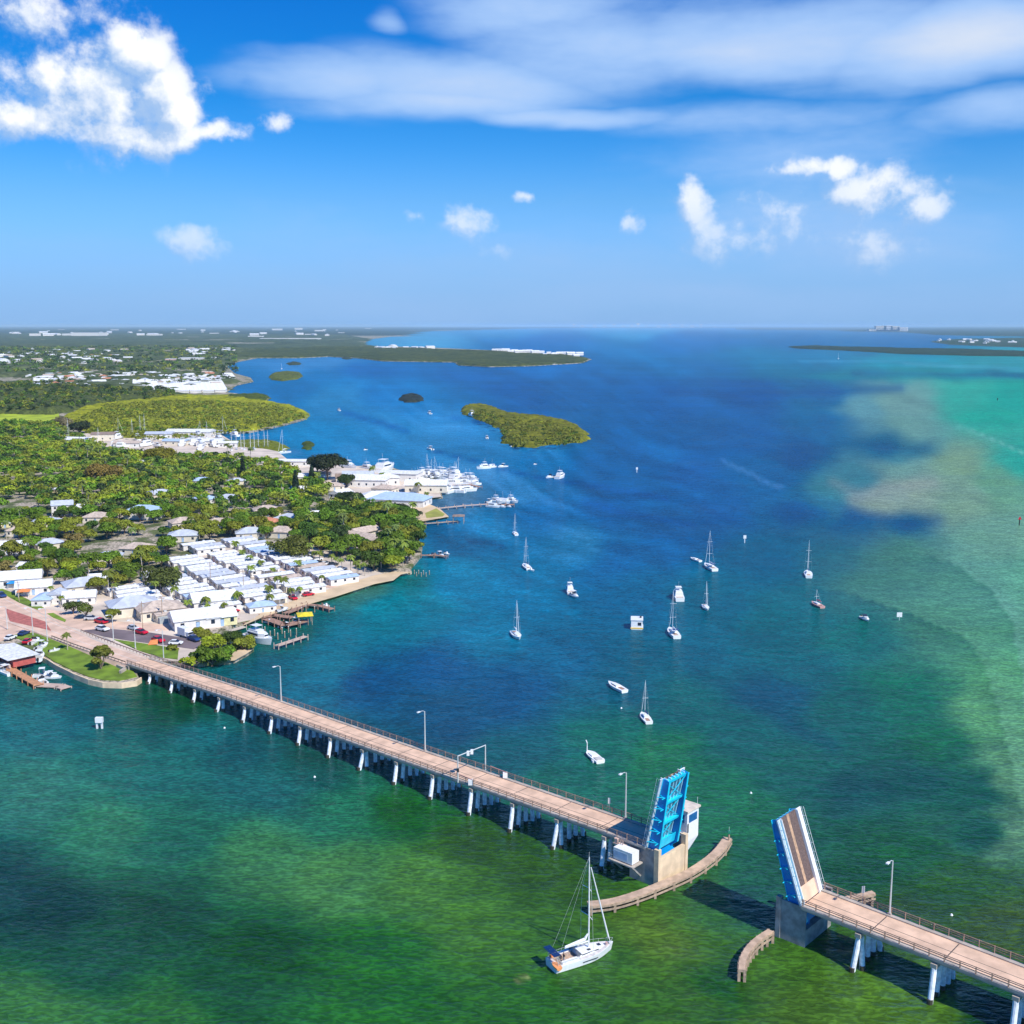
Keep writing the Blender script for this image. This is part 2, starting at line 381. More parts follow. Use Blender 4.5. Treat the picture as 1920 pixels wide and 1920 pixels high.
# ------------------------------------------------------------------ water
CP = [(60,1900,(62,128,66)),(300,1900,(50,120,62)),(700,1880,(38,112,50)),(1000,1900,(48,112,38)),(1300,1880,(62,122,28)),(1500,1880,(80,132,12)),(1700,1890,(84,140,20)),(1880,1900,(20,75,40)),
 (100,1700,(4,66,66)),(20,1650,(4,74,76)),(300,1720,(10,80,64)),(430,1850,(18,92,62)),(500,1780,(10,85,52)),(180,1800,(16,90,72)),(620,1650,(62,138,74)),(480,1600,(52,132,82)),(700,1780,(36,112,48)),(800,1650,(66,134,58)),(900,1720,(62,128,48)),
 (300,1450,(22,116,110)),(50,1350,(36,110,128)),(50,1480,(46,128,112)),(200,1560,(42,130,96)),(330,1560,(14,110,90)),(500,1480,(4,112,112)),(650,1510,(22,124,96)),(400,1380,(0,110,128)),(600,1440,(0,90,90)),(750,1520,(28,100,50)),(900,1590,(48,92,14)),(1000,1640,(50,98,18)),(450,1400,(4,92,104)),(330,1330,(24,86,66)),(150,1310,(24,100,110)),
 (1150,1800,(66,118,24)),(1230,1760,(92,140,18)),(1330,1700,(52,122,66)),(1420,1680,(20,96,82)),(1350,1850,(44,112,46)),(1450,1830,(72,132,16)),(1600,1900,(90,148,30)),
 (1500,1600,(16,96,78)),(1600,1620,(22,90,64)),(1700,1600,(30,96,62)),(1800,1650,(44,98,42)),(1880,1740,(62,98,24)),(1700,1720,(52,92,34)),(1850,1560,(18,88,74)),(1600,1480,(10,84,86)),(1720,1450,(12,88,84)),(1500,1450,(16,100,92)),(1400,1550,(26,112,78)),(1350,1480,(30,116,82)),
 (1250,1420,(34,118,78)),(1150,1380,(16,112,96)),(1050,1480,(6,112,98)),(950,1420,(0,100,112)),(850,1350,(0,82,120)),(700,1280,(0,80,138)),(560,1290,(4,108,150)),(620,1220,(12,120,158)),(500,1260,(8,100,120)),(820,1250,(0,84,146)),(780,1150,(18,122,164)),(720,1130,(24,126,160)),(900,1180,(14,116,168)),(960,1300,(0,82,140)),(1050,1230,(4,96,148)),(1150,1290,(4,92,130)),(1300,1300,(14,104,108)),(1400,1380,(14,100,100)),(1300,1230,(6,96,134)),
 (1000,1100,(22,110,168)),(850,1080,(16,118,172)),(900,1000,(6,108,172)),(860,1020,(0,98,160)),(1080,1030,(40,116,180)),(1020,960,(24,100,176)),(1150,1050,(10,90,162)),(1200,1120,(12,94,148)),(1250,1000,(14,90,166)),(1350,960,(0,76,150)),(1420,1040,(22,92,140)),(1330,1120,(18,96,134)),(1480,1150,(32,106,118)),(1600,1200,(34,112,108)),(1500,1250,(24,100,112)),(1450,1300,(10,84,112)),(1600,1330,(20,98,94)),(1700,1300,(28,108,84)),(1750,1400,(24,104,74)),(1820,1480,(14,92,76)),
 (1650,1095,(60,118,110)),(1560,1040,(40,104,122)),(1700,1040,(64,122,104)),(1800,1100,(78,142,118)),(1780,1165,(74,140,112)),(1860,1130,(84,150,124)),(1860,1010,(110,156,142)),(1910,1100,(96,164,140)),(1900,1250,(98,176,126)),(1880,1330,(96,174,112)),(1910,1450,(102,174,122)),(1910,1560,(100,168,124)),(1880,1200,(86,164,118)),
 (1500,960,(4,74,142)),(1600,975,(10,80,138)),(1700,985,(14,82,130)),(1550,930,(60,126,148)),(1650,935,(140,160,152)),(1720,920,(140,162,152)),(1800,940,(122,156,140)),(1600,900,(62,124,150)),(1700,880,(110,150,148)),(1800,870,(118,150,126)),(1880,910,(102,152,126)),(1910,860,(44,162,150)),(1850,780,(36,164,148)),(1800,740,(52,164,152)),(1700,760,(112,152,154)),(1620,770,(92,142,162)),(1700,800,(104,148,148)),(1750,700,(12,140,146)),(1900,700,(4,116,140)),(1600,700,(4,118,150)),(1900,740,(24,158,146)),(1900,686,(50,150,170)),(1700,682,(30,140,175)),
 (1500,850,(0,72,142)),(1650,840,(10,84,132)),(1700,850,(60,118,140)),(1550,800,(8,92,158)),(1400,820,(0,84,162)),(1300,880,(0,82,162)),(1450,900,(4,88,158)),(1400,740,(0,80,160)),(1550,740,(0,88,150)),(1250,760,(0,86,168)),(1500,690,(2,108,158)),(1300,690,(0,100,175)),(1200,820,(6,92,172)),(1150,880,(16,96,176)),(1100,720,(0,86,164)),(980,740,(0,86,170)),(900,700,(0,92,178)),(1000,690,(0,100,190)),
 (700,690,(10,100,190)),(600,680,(60,130,210)),(560,720,(10,110,190)),(620,760,(46,130,204)),(720,740,(26,112,196)),(700,800,(40,126,200)),(600,820,(20,120,190)),(800,850,(50,130,204)),(700,860,(40,124,196)),(850,900,(56,130,200)),(950,930,(44,118,190)),(850,940,(70,110,160)),(860,990,(10,110,180)),(1000,860,(26,112,190)),(900,840,(44,124,200)),(1150,950,(16,90,170)),(480,740,(20,110,190)),
 (1000,640,(0,104,192)),(1300,640,(0,104,188)),(1500,640,(0,102,176)),(1700,640,(6,96,170)),(900,620,(40,130,205)),(1200,616,(50,140,210)),(700,630,(60,140,205)),(1500,670,(0,112,170)),(780,635,(70,150,215)),
 (550,1180,(24,104,104)),(500,1180,(28,104,100)),(680,1110,(60,120,110)),(760,1090,(20,110,130)),(20,1280,(40,108,110)),(-300,1500,(10,90,100)),(-400,800,(0,80,150)),(2300,1000,(100,165,140)),(2300,1500,(90,160,110)),(2300,700,(10,120,150)),(1000,2600,(50,110,40)),(-300,2300,(30,100,60)),(2200,2300,(70,130,30))]
cpx = np.array([[x, y] for x, y, c in CP], float); cpc = np.array([lin((c[0] * (.85 if y > 1740 and c[1] > 110 else 1), c[1] * (1.06 if c[2] > 125 else (.9 if y > 1740 and x > 1200 and c[1] > 110 else 1)), c[2] * (.95 if c[2] > 125 else 1))) for x, y, c in CP])
def wcolor(Q):
    """bottom and water colour at picture-space points Q (a map laid over the bay)"""
    S = np.array([1.0, 1.6])
    fy = lambda q: np.stack([q[:, 0], np.where(q[:, 1] < 720, 720 - (720 - q[:, 1]) * 3.4, q[:, 1])], 1)
    Q = fy(Q)
    dy = 1.0
    out = np.zeros((len(Q), 3)); ws_ = np.zeros(len(Q))
    for p, c in zip(fy(cpx), cpc):
        d2 = (((Q - p) * S) ** 2).sum(1)
        # control points matter less far away, more tightly packed near the horizon
        wt = 1 / (d2 + 260) ** 1.9
        out += wt[:, None] * c; ws_ += wt
    return out / ws_[:, None]
def band(Q, line, w0, w1):
    return np.clip(1 - edist(Q, line, False) / w0, 0, 1) ** w1
ys = np.concatenate([[611.6, 612, 612.6, 613.4, 614.5, 616, 618, 620.5], np.arange(623.5, 760, 4.5), np.arange(760, 2000, 8.0), np.arange(2000, 4200, 90)])
xs = np.concatenate([np.arange(-3000, -200, 250), np.arange(-200, 2130, 9.0), np.arange(2130, 5000, 250)])
QX, QY = np.meshgrid(xs, ys); Q = np.stack([QX.ravel(), QY.ravel()], 1)
u = (Q[:, 0] - 960) / F; v = -(Q[:, 1] - 960) / F; dz = -sT + v * cT; t = -H / dz
WV = np.stack([u * t, (cT + v * sT) * t, np.zeros(len(Q))], 1)
wob = np.stack([(vnoise(Q * [1, 2], 60, 3) - .5) * 40 + (vnoise(Q * [1, 2], 18, 4) - .5) * 9, (vnoise(Q * [1, 2], 60, 5) - .5) * 18 + (vnoise(Q * [1, 2], 18, 6) - .5) * 5], 1)
wc = wcolor(Q + wob)
# sandbar edges: two nested arcs at the right, and the pale shoal
W2 = Q + wob * .16
shoal = [(1700,1035),(1800,1060),(1860,1110),(1898,1170),(1915,1260),(1925,1330)]
arc1 = [(1480,1092),(1580,1110),(1685,1143),(1785,1182),(1830,1216),(1851,1266),(1878,1355),(1891,1400),(1903,1460),(1915,1530),(1932,1610)]
def side_glow(line, wid, colr, amt):
    """soft band on the right/top side of a line"""
    d = edist(W2, line, False)
    k = np.exp(-(d / wid) ** 2) * amt
    return k[:, None], np.array(lin(colr))
polyout = arc1 + [(2100, 1650), (2100, 1000), (1700, 1000), (1480, 1060)]
ins = inside(W2, polyout); dd = edist(W2, arc1, False)
fw = np.clip((W2[:, 0] - 1480) / 230, 0, 1) ** 1.3
k = (np.where(ins, np.exp(-dd / 90) * .62, 0) * fw)[:, None]; wc = wc * (1 - k) + np.array(lin((92, 160, 122))) * k
k = (np.where(~ins, np.exp(-dd / 34) * .42, 0) * fw)[:, None]; wc = wc * (1 - k) + np.array(lin((14, 78, 56))) * k
dd2 = edist(W2, shoal, False); pol2 = shoal + [(2100, 1330), (2100, 960), (1700, 990)]
in2 = inside(W2, pol2)
k = (np.where(in2, np.exp(-dd2 / 55) * .65, 0) * np.clip((W2[:, 0] - 1700) / 90, 0, 1))[:, None]; wc = wc * (1 - k) + np.array(lin((110, 176, 148))) * k
k = (np.where(~in2, np.exp(-dd2 / 16) * .35, 0) * np.clip((W2[:, 0] - 1700) / 90, 0, 1))[:, None]; wc = wc * (1 - k) + np.array(lin((50, 112, 84))) * k
for line, wd_, col_, am in [([(1500,925),(1600,960),(1700,985),(1760,975)], 14, (4, 68, 132), .45), ([(1300,905),(1380,890),(1440,905)], 0, (0,0,0), 0),
        ([(1360,865),(1400,885),(1440,905),(1470,915)], 4, (90,150,215), .45), ([(1600,935),(1660,915),(1750,905)], 12, (150,165,155), .5), ([(1560,905),(1620,930),(1700,930)], 9, (130,155,150), .4),
        ([(1560,830),(1640,838),(1710,845),(1735,838)], 11, (6,76,126), .45), ([(1240,735),(1400,742),(1560,735),(1690,728)], 9, (0,74,140), .6), ([(1700,683),(1920,692)], 3.5, (70,165,185), .7), ([(1500,676),(1700,680)], 2, (70,150,190), .5),
        ([(1600,700),(1920,704)], 7, (0,100,140), .6), ([(1800,800),(1920,850)], 2.5, (120,200,180), .5), ([(1300,1262),(1420,1310),(1500,1370),(1560,1400)], 16, (4,74,104), .45),
        ([(968,1838),(986,1832)], 4, (160,185,120), .6), ([(640,772),(700,790),(760,808)], 5, (0,84,165), .75), ([(810,845),(880,862),(960,885),(1040,900)], 3.5, (0,86,165), .7), ([(1050,900),(1120,912),(1250,935)], 5, (0,80,160), .6), ([(880,1015),(920,1018),(945,1024)], 5, (10,74,125), .75),
        ([(1100,940),(1180,965),(1300,985)], 6, (0,80,160), .5), ([(640,865),(560,850),(480,835)], 3, (90,150,210), .5), ([(820,778),(900,790),(960,800)], 2.5, (0,90,170), .6), ([(890,790),(935,798),(960,810)], 2.5, (0,70,140), .6)]:
    if not wd_: continue
    k = (np.exp(-(edist(W2, line, False) / wd_) ** 2) * am)[:, None]; wc = wc * (1 - k) + np.array(lin(col_)) * k
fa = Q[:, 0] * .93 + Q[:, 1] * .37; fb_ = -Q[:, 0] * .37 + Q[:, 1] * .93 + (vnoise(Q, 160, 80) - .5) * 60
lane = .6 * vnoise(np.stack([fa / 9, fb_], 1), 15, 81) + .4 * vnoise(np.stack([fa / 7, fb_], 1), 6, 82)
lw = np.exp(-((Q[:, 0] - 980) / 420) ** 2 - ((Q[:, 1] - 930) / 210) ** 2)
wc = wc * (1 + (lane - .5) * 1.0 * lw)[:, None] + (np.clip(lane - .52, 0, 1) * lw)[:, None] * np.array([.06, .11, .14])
fa2 = Q[:, 0] * .97 + Q[:, 1] * .25; fb2 = -Q[:, 0] * .25 + Q[:, 1] * .97 + (vnoise(Q, 240, 83) - .5) * 90
lane2 = vnoise(np.stack([fa2 / 7, fb2], 1), 22, 84)
wc = wc * (1 + (lane2 - .5) * .22)[:, None]
wc = np.clip(wc - [.014, .014, .034], 0, 1)
wc = wc * (0.9 + .2 * vnoise(Q * [.6, 1.6], 14, 9))[:, None]
lum = (wc @ np.array([.25, .6, .15]))[:, None]; gk = (np.clip((Q[:, 1] - 1150) / 500, 0, 1) * .16)[:, None]; wc = wc * (1 - gk) + lum * gk * np.array([1.05, 1.0, .8])
nx, ny = len(xs), len(ys)
idx = np.arange(nx * ny).reshape(ny, nx)
FF = np.stack([idx[:-1, :-1].ravel(), idx[1:, :-1].ravel(), idx[1:, 1:].ravel(), idx[:-1, 1:].ravel()], 1)
wm = bpy.data.materials.new('sea_water'); wm.use_nodes = True; t_ = wm.node_tree; b = t_.nodes['Principled BSDF']

at = t_.nodes.new('ShaderNodeAttribute'); at.attribute_name = 'tone'
tc = t_.nodes.new('ShaderNodeTexCoord')
def wn(rot, sx, sy, scale, det, rough=.55, dist=0):
    mp = t_.nodes.new('ShaderNodeMapping'); t_.links.new(tc.outputs['Object'], mp.inputs[0]); mp.inputs['Rotation'].default_value = (0, 0, R(rot)); mp.inputs['Scale'].default_value = (sx, sy, 1)
    n = t_.nodes.new('ShaderNodeTexNoise'); t_.links.new(mp.outputs[0], n.inputs['Vector']); n.inputs['Scale'].default_value = scale; n.inputs['Detail'].default_value = det; n.inputs['Roughness'].default_value = rough; n.inputs['Distortion'].default_value = dist
    return n.outputs[0]
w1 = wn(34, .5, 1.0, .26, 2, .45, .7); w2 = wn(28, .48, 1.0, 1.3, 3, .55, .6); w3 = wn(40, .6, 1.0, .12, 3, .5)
hgt = math_n(t_, 'ADD', math_n(t_, 'MULTIPLY', w1, 1.0), math_n(t_, 'ADD', math_n(t_, 'MULTIPLY', w2, .55), math_n(t_, 'MULTIPLY', w3, .9)))
big = wn(15, .35, 1.0, .006, 5, .6); mid = wn(20, .4, 1, .03, 4, .6)
bp = t_.nodes.new('ShaderNodeBump'); bp.inputs['Distance'].default_value = 1.0
t_.links.new(hgt, bp.inputs['Height']); t_.links.new(smooth(t_, mid, .3, .7, .35, .95), bp.inputs['Strength'])
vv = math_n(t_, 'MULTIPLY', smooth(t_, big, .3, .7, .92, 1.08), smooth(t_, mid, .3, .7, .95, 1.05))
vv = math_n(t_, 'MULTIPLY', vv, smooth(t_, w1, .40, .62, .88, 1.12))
vv = math_n(t_, 'MULTIPLY', vv, smooth(t_, w2, .42, .62, .74, 1.28))  # wave light and shade put into the colour: pale crests, dark troughs
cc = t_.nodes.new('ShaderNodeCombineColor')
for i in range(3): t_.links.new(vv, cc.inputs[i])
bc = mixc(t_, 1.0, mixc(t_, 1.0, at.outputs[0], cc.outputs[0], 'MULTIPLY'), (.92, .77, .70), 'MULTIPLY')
t_.nodes.remove(b)
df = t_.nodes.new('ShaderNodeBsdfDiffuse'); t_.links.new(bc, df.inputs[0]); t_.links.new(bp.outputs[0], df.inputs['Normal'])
gl = t_.nodes.new('ShaderNodeBsdfGlossy'); gl.inputs['Color'].default_value = (.55, .80, .92, 1); gl.inputs['Roughness'].default_value = .12; t_.links.new(bp.outputs[0], gl.inputs['Normal'])
fr = t_.nodes.new('ShaderNodeFresnel'); fr.inputs['IOR'].default_value = 1.33; t_.links.new(bp.outputs[0], fr.inputs['Normal'])
mx = t_.nodes.new('ShaderNodeMixShader'); t_.links.new(math_n(t_, 'MINIMUM', math_n(t_, 'MULTIPLY', fr.outputs[0], .85), .20), mx.inputs[0])
t_.links.new(df.outputs[0], mx.inputs[1]); t_.links.new(gl.outputs[0], mx.inputs[2])
t_.links.new(mx.outputs[0], t_.nodes['Material Output'].inputs['Surface'])
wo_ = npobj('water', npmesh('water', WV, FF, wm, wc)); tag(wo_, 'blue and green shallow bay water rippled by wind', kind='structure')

# ------------------------------------------------------------------ land
gm = bpy.data.materials.new('ground_cover'); gm.use_nodes = True; t2 = gm.node_tree; gb = t2.nodes['Principled BSDF']; gb.inputs['Roughness'].default_value = .95
tc2 = t2.nodes.new('ShaderNodeTexCoord')
def gn(s, d=5):
    n = t2.nodes.new('ShaderNodeTexNoise'); t2.links.new(tc2.outputs['Object'], n.inputs['Vector']); n.inputs['Scale'].default_value = s; n.inputs['Detail'].default_value = d; return n.outputs[0]
g1 = mixc(t2, smooth(t2, gn(.02), .45, .6), (.07, .10, .02), (.12, .15, .035))
g1 = mixc(t2, smooth(t2, gn(.07), .42, .56), g1, (.52, .43, .33))
g1 = mixc(t2, smooth(t2, gn(.9), .4, .7), g1, (.05, .055, .02), 'MIX'); 
t2.links.new(g1, gb.inputs['Base Color'])
farm = mat('far_woodland_floor', (.035, .06, .03), .95, var=.4, scale=.004)

def land(name, pts, z, m, label, depth=1.6, kind='structure', cat=None, group=None, noisy=0):
    poly = wpoly(pts, z)
    mb = MB(); mb.prism([(x, y) for x, y in poly], z - depth, z)
    o = mb.build(name, m); tag(o, label, cat, group, kind); return o
SH = [(-600,1262),(0,1240),(60,1222),(88,1235),(105,1246),(140,1263),(166,1273),(193,1279),(228,1280),(262,1274),(250,1248),(320,1238),(372,1244),(410,1240),(440,1236),(462,1224),(476,1214),
      (470,1192),(440,1184),(405,1182),(440,1170),(470,1163),(500,1152),(571,1133),(628,1117),(702,1093),(732,1086),(752,1074),(772,1071),(768,1066),(788,1042),(792,1026),(782,1006),(772,982),(790,976),(841,967),(823,953),(800,944),(780,934),(830,931),(824,918),(880,914),(870,902),(800,896),(770,888),(740,878),(700,872),(660,874),(640,868),(600,868),(560,868),(525,870),(520,858),(470,848),(430,838),(410,834),(300,834),(410,834)]
SH1 = SH[:-2] + [(395,826),(410,812),(467,810),(530,797),(570,786),(579,777),(562,767),(520,757),(498,751),(506,746),(500,742),(470,741),(440,737),(425,735),(443,722),(475,715),(470,708),(440,700),(425,686),(447,678),(483,671),(560,671),(614,668.5),(674,671.5),(717,677),(852,679),(862,685),(915,687.5),(994,686),(1089,680.5),(1109,673.5),(1089,669.5),(1057,666),(931,657),(796,651),(709,649),(677,647),(693,636),(733,631),(776,630),(717,627.5),(788,621),(900,618),(1000,615.5),(1200,614),(1430,613),(1430,612),(-900,612),(-900,900)]
land('land', SH1, 1.3, gm, 'wooded mainland shore with sandy ground')
land('far_coast', [(1380,617.5),(1540,618.5),(1640,621),(1700,622),(1760,627),(1850,629),(2300,632),(2300,612.5),(1380,614)], 1.5, farm, 'hazy blue far coast')
mng = mat('mangrove_leaves', (1, 1, 1), .85, var=.35, scale=.35, attr='tone', spec=.2)
mngfar = mat('far_tree_leaves', (1, 1, 1), .9, var=.3, scale=.08, attr='tone', spec=.1)

def canopy(name, pts, sp, h, cell, c1, c2, label, edge=6, zg=.6, mask=None, seed=1, m=None, world=False, parent=None, cat=None, kind='stuff', group=None, jag=3.0):
    poly = pts if world else wpoly(pts, zg)
    P = np.array(poly); x0, y0 = P.min(0) - sp * 2; x1, y1 = P.max(0) + sp * 2
    X, Y = np.meshgrid(np.arange(x0, x1, sp), np.arange(y0, y1, sp)); sh = X.shape
    X = X + (nr.random(sh) - .5) * sp * .5; Y = Y + (nr.random(sh) - .5) * sp * .5
    Qp = np.stack([X.ravel(), Y.ravel()], 1)
    d = edist(Qp, poly); ins_ = inside(Qp, poly); d = np.where(ins_, d, -d) + (vnoise(Qp, jag * 3, seed) - .5) * jag * 2
    if mask is not None: d = np.minimum(d, mask(Qp))
    dm, tn = domes(Qp, cell, seed); dm2, tn2 = domes(Qp + 31.7, cell * .45, seed + 9)
    prof = np.clip(d / edge, 0, 1) ** .5
    hh = h * (.55 + .45 * vnoise(Qp, cell * 6, seed + 20))
    Z = zg - .3 + prof * hh * (.42 + .45 * dm + .13 * dm2) + (nr.random(len(Qp)) - .5) * h * .07 * prof
    Z = np.where(d <= 0, zg - 1.5, Z)
    tone = np.clip(.55 * tn + .25 * tn2 + .2 * vnoise(Qp, cell * 5, seed + 30), 0, 1)[:, None]
    C = np.array(c1) * (1 - tone) + np.array(c2) * tone
    ny_, nx_ = sh; id_ = np.arange(nx_ * ny_).reshape(sh)
    Fq = np.stack([id_[:-1, :-1].ravel(), id_[:-1, 1:].ravel(), id_[1:, 1:].ravel(), id_[1:, :-1].ravel()], 1)
    keep = (d[Fq] > 0).any(1); Fq = Fq[keep]
    usedv = np.unique(Fq); rm = np.full(len(Qp), -1); rm[usedv] = np.arange(len(usedv))
    me = npmesh(name, np.stack([Qp[usedv, 0], Qp[usedv, 1], Z[usedv]], 1), rm[Fq], m or mng, C[usedv])
    o = npobj(name, me, parent); return tag(o, label, cat, group, kind)
OL1, OL2 = (.11, .13, .004), (.36, .36, .010)
canopy('mangrove_thicket', [(410,813),(467,810),(530,797),(570,786),(579,777),(562,767),(520,757),(470,752),(440,742),(330,745),(230,752),(150,765),(110,790),(165,815),(250,824),(330,822)], 2.6, 6.5, 8, OL1, OL2, 'broad olive green mangrove thicket filling the point', seed=3, edge=7)
canopy('mangrove_thicket', [(424,742),(460,742),(496,742),(505,746),(498,752),(470,753),(424,751)], 2.8, 6, 9, (.03,.05,.005), (.09,.12,.01), 'narrow dark mangrove spit above the big olive thicket', seed=4)
canopy('mangrove_thicket', [(405,826),(440,829),(480,828),(520,829),(537,837),(537,843),(520,846),(470,842),(410,838)], 2.2, 5, 8, OL1, (.14,.16,.01), 'low mangrove spit beside the marina masts', seed=5)
canopy('mangrove_island', [(866,767),(880,762),(905,762),(935,768),(955,777),(1000,782),(1045,787),(1075,796),(1100,812),(1103,822),(1090,829),(1040,832),(1000,838),(965,837),(940,829),(936,822),(948,815),(938,802),(910,791),(890,783),(870,776)], 2.0, 6.5, 8, (.045,.06,.004), (.20,.195,.008), 'largest olive mangrove island in the open bay', seed=6, edge=6, cat='island', kind='thing')
canopy('mangrove_island', [(505,706),(512,700),(540,697),(562,700),(566,706),(555,711),(530,714),(510,712)], 3, 6, 9, (.04,.06,.01), (.13,.15,.02), 'small oval olive island off the trailer park point', seed=7, cat='island', kind='thing')
canopy('mangrove_island', [(748,749),(756,743),(775,741),(790,744),(793,750),(780,754),(758,754)], 2.5, 6, 8, (.012,.02,.015), (.03,.04,.03), 'small dark round island left of the largest island', seed=8, cat='island', kind='thing')
canopy('mangrove_island', [(563,838),(568,831),(580,830),(588,834),(586,840),(574,843)], 1.5, 4.5, 5, (.03,.05,.006), (.07,.10,.01), 'tiny green mangrove clump near the marina', seed=9, cat='island', kind='thing')
canopy('mangrove_island', [(538,682),(550,678),(564,681),(560,684),(545,684.5)], 4, 5, 9, (.02,.035,.02), (.05,.07,.03), 'tiny dark islet beyond the oval island', seed=10, cat='island', kind='thing')
canopy('mangrove_island', [(640,671.5),(652,670),(660,672),(650,674)], 6, 5, 9, (.02,.035,.02), (.04,.06,.03), 'thin dark islet against the long peninsula', seed=12, cat='island', kind='thing')
canopy('wooded_peninsula', [(483,671),(560,671),(614,668.5),(674,671.5),(717,677),(852,679),(862,685),(915,687.5),(994,686),(1089,680.5),(1106,674),(1089,669.5),(1057,667),(931,660),(796,655),(709,652),(600,650),(500,655),(440,662),(430,672)], 9, 9, 24, (.025,.045,.012), (.085,.10,.022), 'long dark wooded peninsula reaching into the bay', seed=13, edge=14, m=mngfar, jag=8)
canopy('wooded_spit', [(1480,650.5),(1530,649),(1620,651.5),(1700,653.5),(1800,655),(1920,659),(2150,664),(2150,676),(1920,668),(1820,667),(1760,665),(1700,664),(1600,658),(1500,653.5)], 16, 8, 40, (.015,.035,.02), (.035,.06,.03), 'thin dark mangrove spit at the far right', seed=14, edge=25, m=mngfar, jag=12)
canopy('wooded_spit', [(1750,640),(1800,636),(1900,634),(2150,636),(2150,654),(1920,650),(1850,648),(1780,645)], 22, 7, 40, (.02,.045,.03), (.05,.08,.04), 'far island woods among pale houses', seed=15, edge=25, m=mngfar, jag=15)
land('far_island', [(1745,641),(1800,635.5),(1900,633),(2150,635),(2150,655),(1920,651),(1850,649),(1780,646)], .8, farm, 'low ground of the far right island')
canopy('wooded_coast', [(1575,621),(1640,622),(1700,623),(1760,628),(1850,630),(2200,634),(2200,615),(1900,613),(1850,611),(1800,613),(1640,617)], 60, 16, 140, (.02,.045,.035), (.05,.08,.05), 'hazy wooded far coast at the right', seed=16, edge=60, m=mngfar, jag=40)
# woods of the mainland beyond the trailer park, in two bands with clearings
mn1 = [(-500,742),(60,742),(230,745),(330,742),(440,735),(424,733),(440,722),(445,712),(420,702),(418,686),(440,678),(470,672),(440,664),(500,655),(300,648),(-500,646)]
canopy('distant_woods', mn1, 9, 10, 20, (.025,.045,.016), (.12,.14,.055), 'patchy woods between the far neighbourhoods', seed=17, edge=14, m=mngfar, zg=1.3, jag=8, mask=lambda Qp: (vnoise(Qp, 95, 50) * .6 + vnoise(Qp, 30, 51) * .4 - .46) * 120)
canopy('distant_woods', [(-700,648),(300,650),(500,656),(600,651),(709,650),(677,646),(693,636),(640,627),(-700,622)], 24, 11, 50, (.025,.045,.025), (.10,.13,.055), 'dark woods reaching back across the flat mainland', seed=18, edge=30, m=mngfar, zg=1.3, jag=20, mask=lambda Qp: (vnoise(Qp, 400, 52) * .6 + vnoise(Qp, 120, 53) * .4 - .40) * 500)
canopy('distant_woods', [(-700,624),(640,628),(733,630),(788,621),(900,618),(1000,615.7),(1200,614.3),(1430,613.3),(1430,612.8),(-700,612.8)], 220, 16, 500, (.02,.04,.03), (.05,.075,.04), 'farthest woods along the mainland horizon', seed=19, edge=120, m=mngfar, zg=1.3, jag=60, mask=lambda Qp: (vnoise(Qp, 1500, 54) * .6 + vnoise(Qp, 500, 55) * .4 - .36) * 3000)
# tall woods band behind the big olive thicket
canopy('distant_woods', [(-300,740),(0,738),(110,726),(180,733),(260,742),(320,738),(330,746),(230,756),(150,768),(100,778),(0,776),(-300,790)], 4, 12, 11, (.03,.045,.012), (.10,.12,.025), 'rough tall woods behind the bright meadow', seed=20, edge=8, m=mng, zg=1.3)
def sheet(name, pts, z, m, label, world=False, th=.35, kind='structure', **kw):
    poly = pts if world else wpoly(pts, z)
    mb = MB(); mb.prism(poly, z - th, z); return tag(mb.build(name, m), label, kind=kind, **kw)
meadow = mat('meadow', (.34, .42, .01), .9, var=.25, scale=.05)
sheet('meadow', [(-200,776),(20,775),(60,771),(110,771),(112,790),(100,806),(0,802),(-200,804)], 1.42, meadow, 'bright yellow green meadow at the left edge')

# ================================================================== the drawbridge
A0 = G(329, 1297); B0 = G(1739, 1867); BD = (B0 - A0).normalized(); BM = Vector((-BD.y, BD.x, 0))
BANG = math.atan2(BD.y, BD.x)
def W(s, o, z=0.0): return A0 + BD * s + BM * o + Vector((0, 0, z))
ZS = [(-170, 1.7), (-110, 1.8), (-60, 2.3), (-25, 3.2), (30, 5.0), (88, 5.9), (130, 6.8), (165, 7.5), (200, 7.5), (236, 7.0), (330, 5.5)]
def ZD(s):
    for (a, za), (b_, zb) in zip(ZS, ZS[1:]):
        if s <= b_: return za + (zb - za) * (s - a) / (b_ - a)
    return ZS[-1][1]
ON, OF = -.9, 7.3
bridge = thing('drawbridge', 'long concrete road bridge with two raised blue bascule leaves', 'bridge', W(170, 3, 0))
MI = Matrix.Translation(-W(170, 3, 0))
def bw(mb, name, mats, par=bridge, smooth=False):
    mb.v = [tuple(MI @ Vector(p)) for p in mb.v]
    return mb.build(name, mats, par, smooth)
def strip(mb, s0, s1, o0, o1, dz0, dz1, step=6):
    n = max(1, int(round((s1 - s0) / step)))
    for k in range(n):
        a, b_ = s0 + (s1 - s0) * k / n, s0 + (s1 - s0) * (k + 1) / n
        vs = [W(a, o0, ZD(a) + dz0), W(b_, o0, ZD(b_) + dz0), W(b_, o1, ZD(b_) + dz0), W(a, o1, ZD(a) + dz0),
              W(a, o0, ZD(a) + dz1), W(b_, o0, ZD(b_) + dz1), W(b_, o1, ZD(b_) + dz1), W(a, o1, ZD(a) + dz1)]
        fs = [(0, 3, 2, 1), (4, 5, 6, 7), (0, 1, 5, 4), (2, 3, 7, 6)]
        if k == 0: fs.append((0, 4, 7, 3))
        if k == n - 1: fs.append((1, 2, 6, 5))
        mb.add(vs, fs)
SPANS = [(-26, 167.2, 'left'), (199.8, 300, 'right')]
JM = mat('tar_joint', (.10, .08, .07), .9)
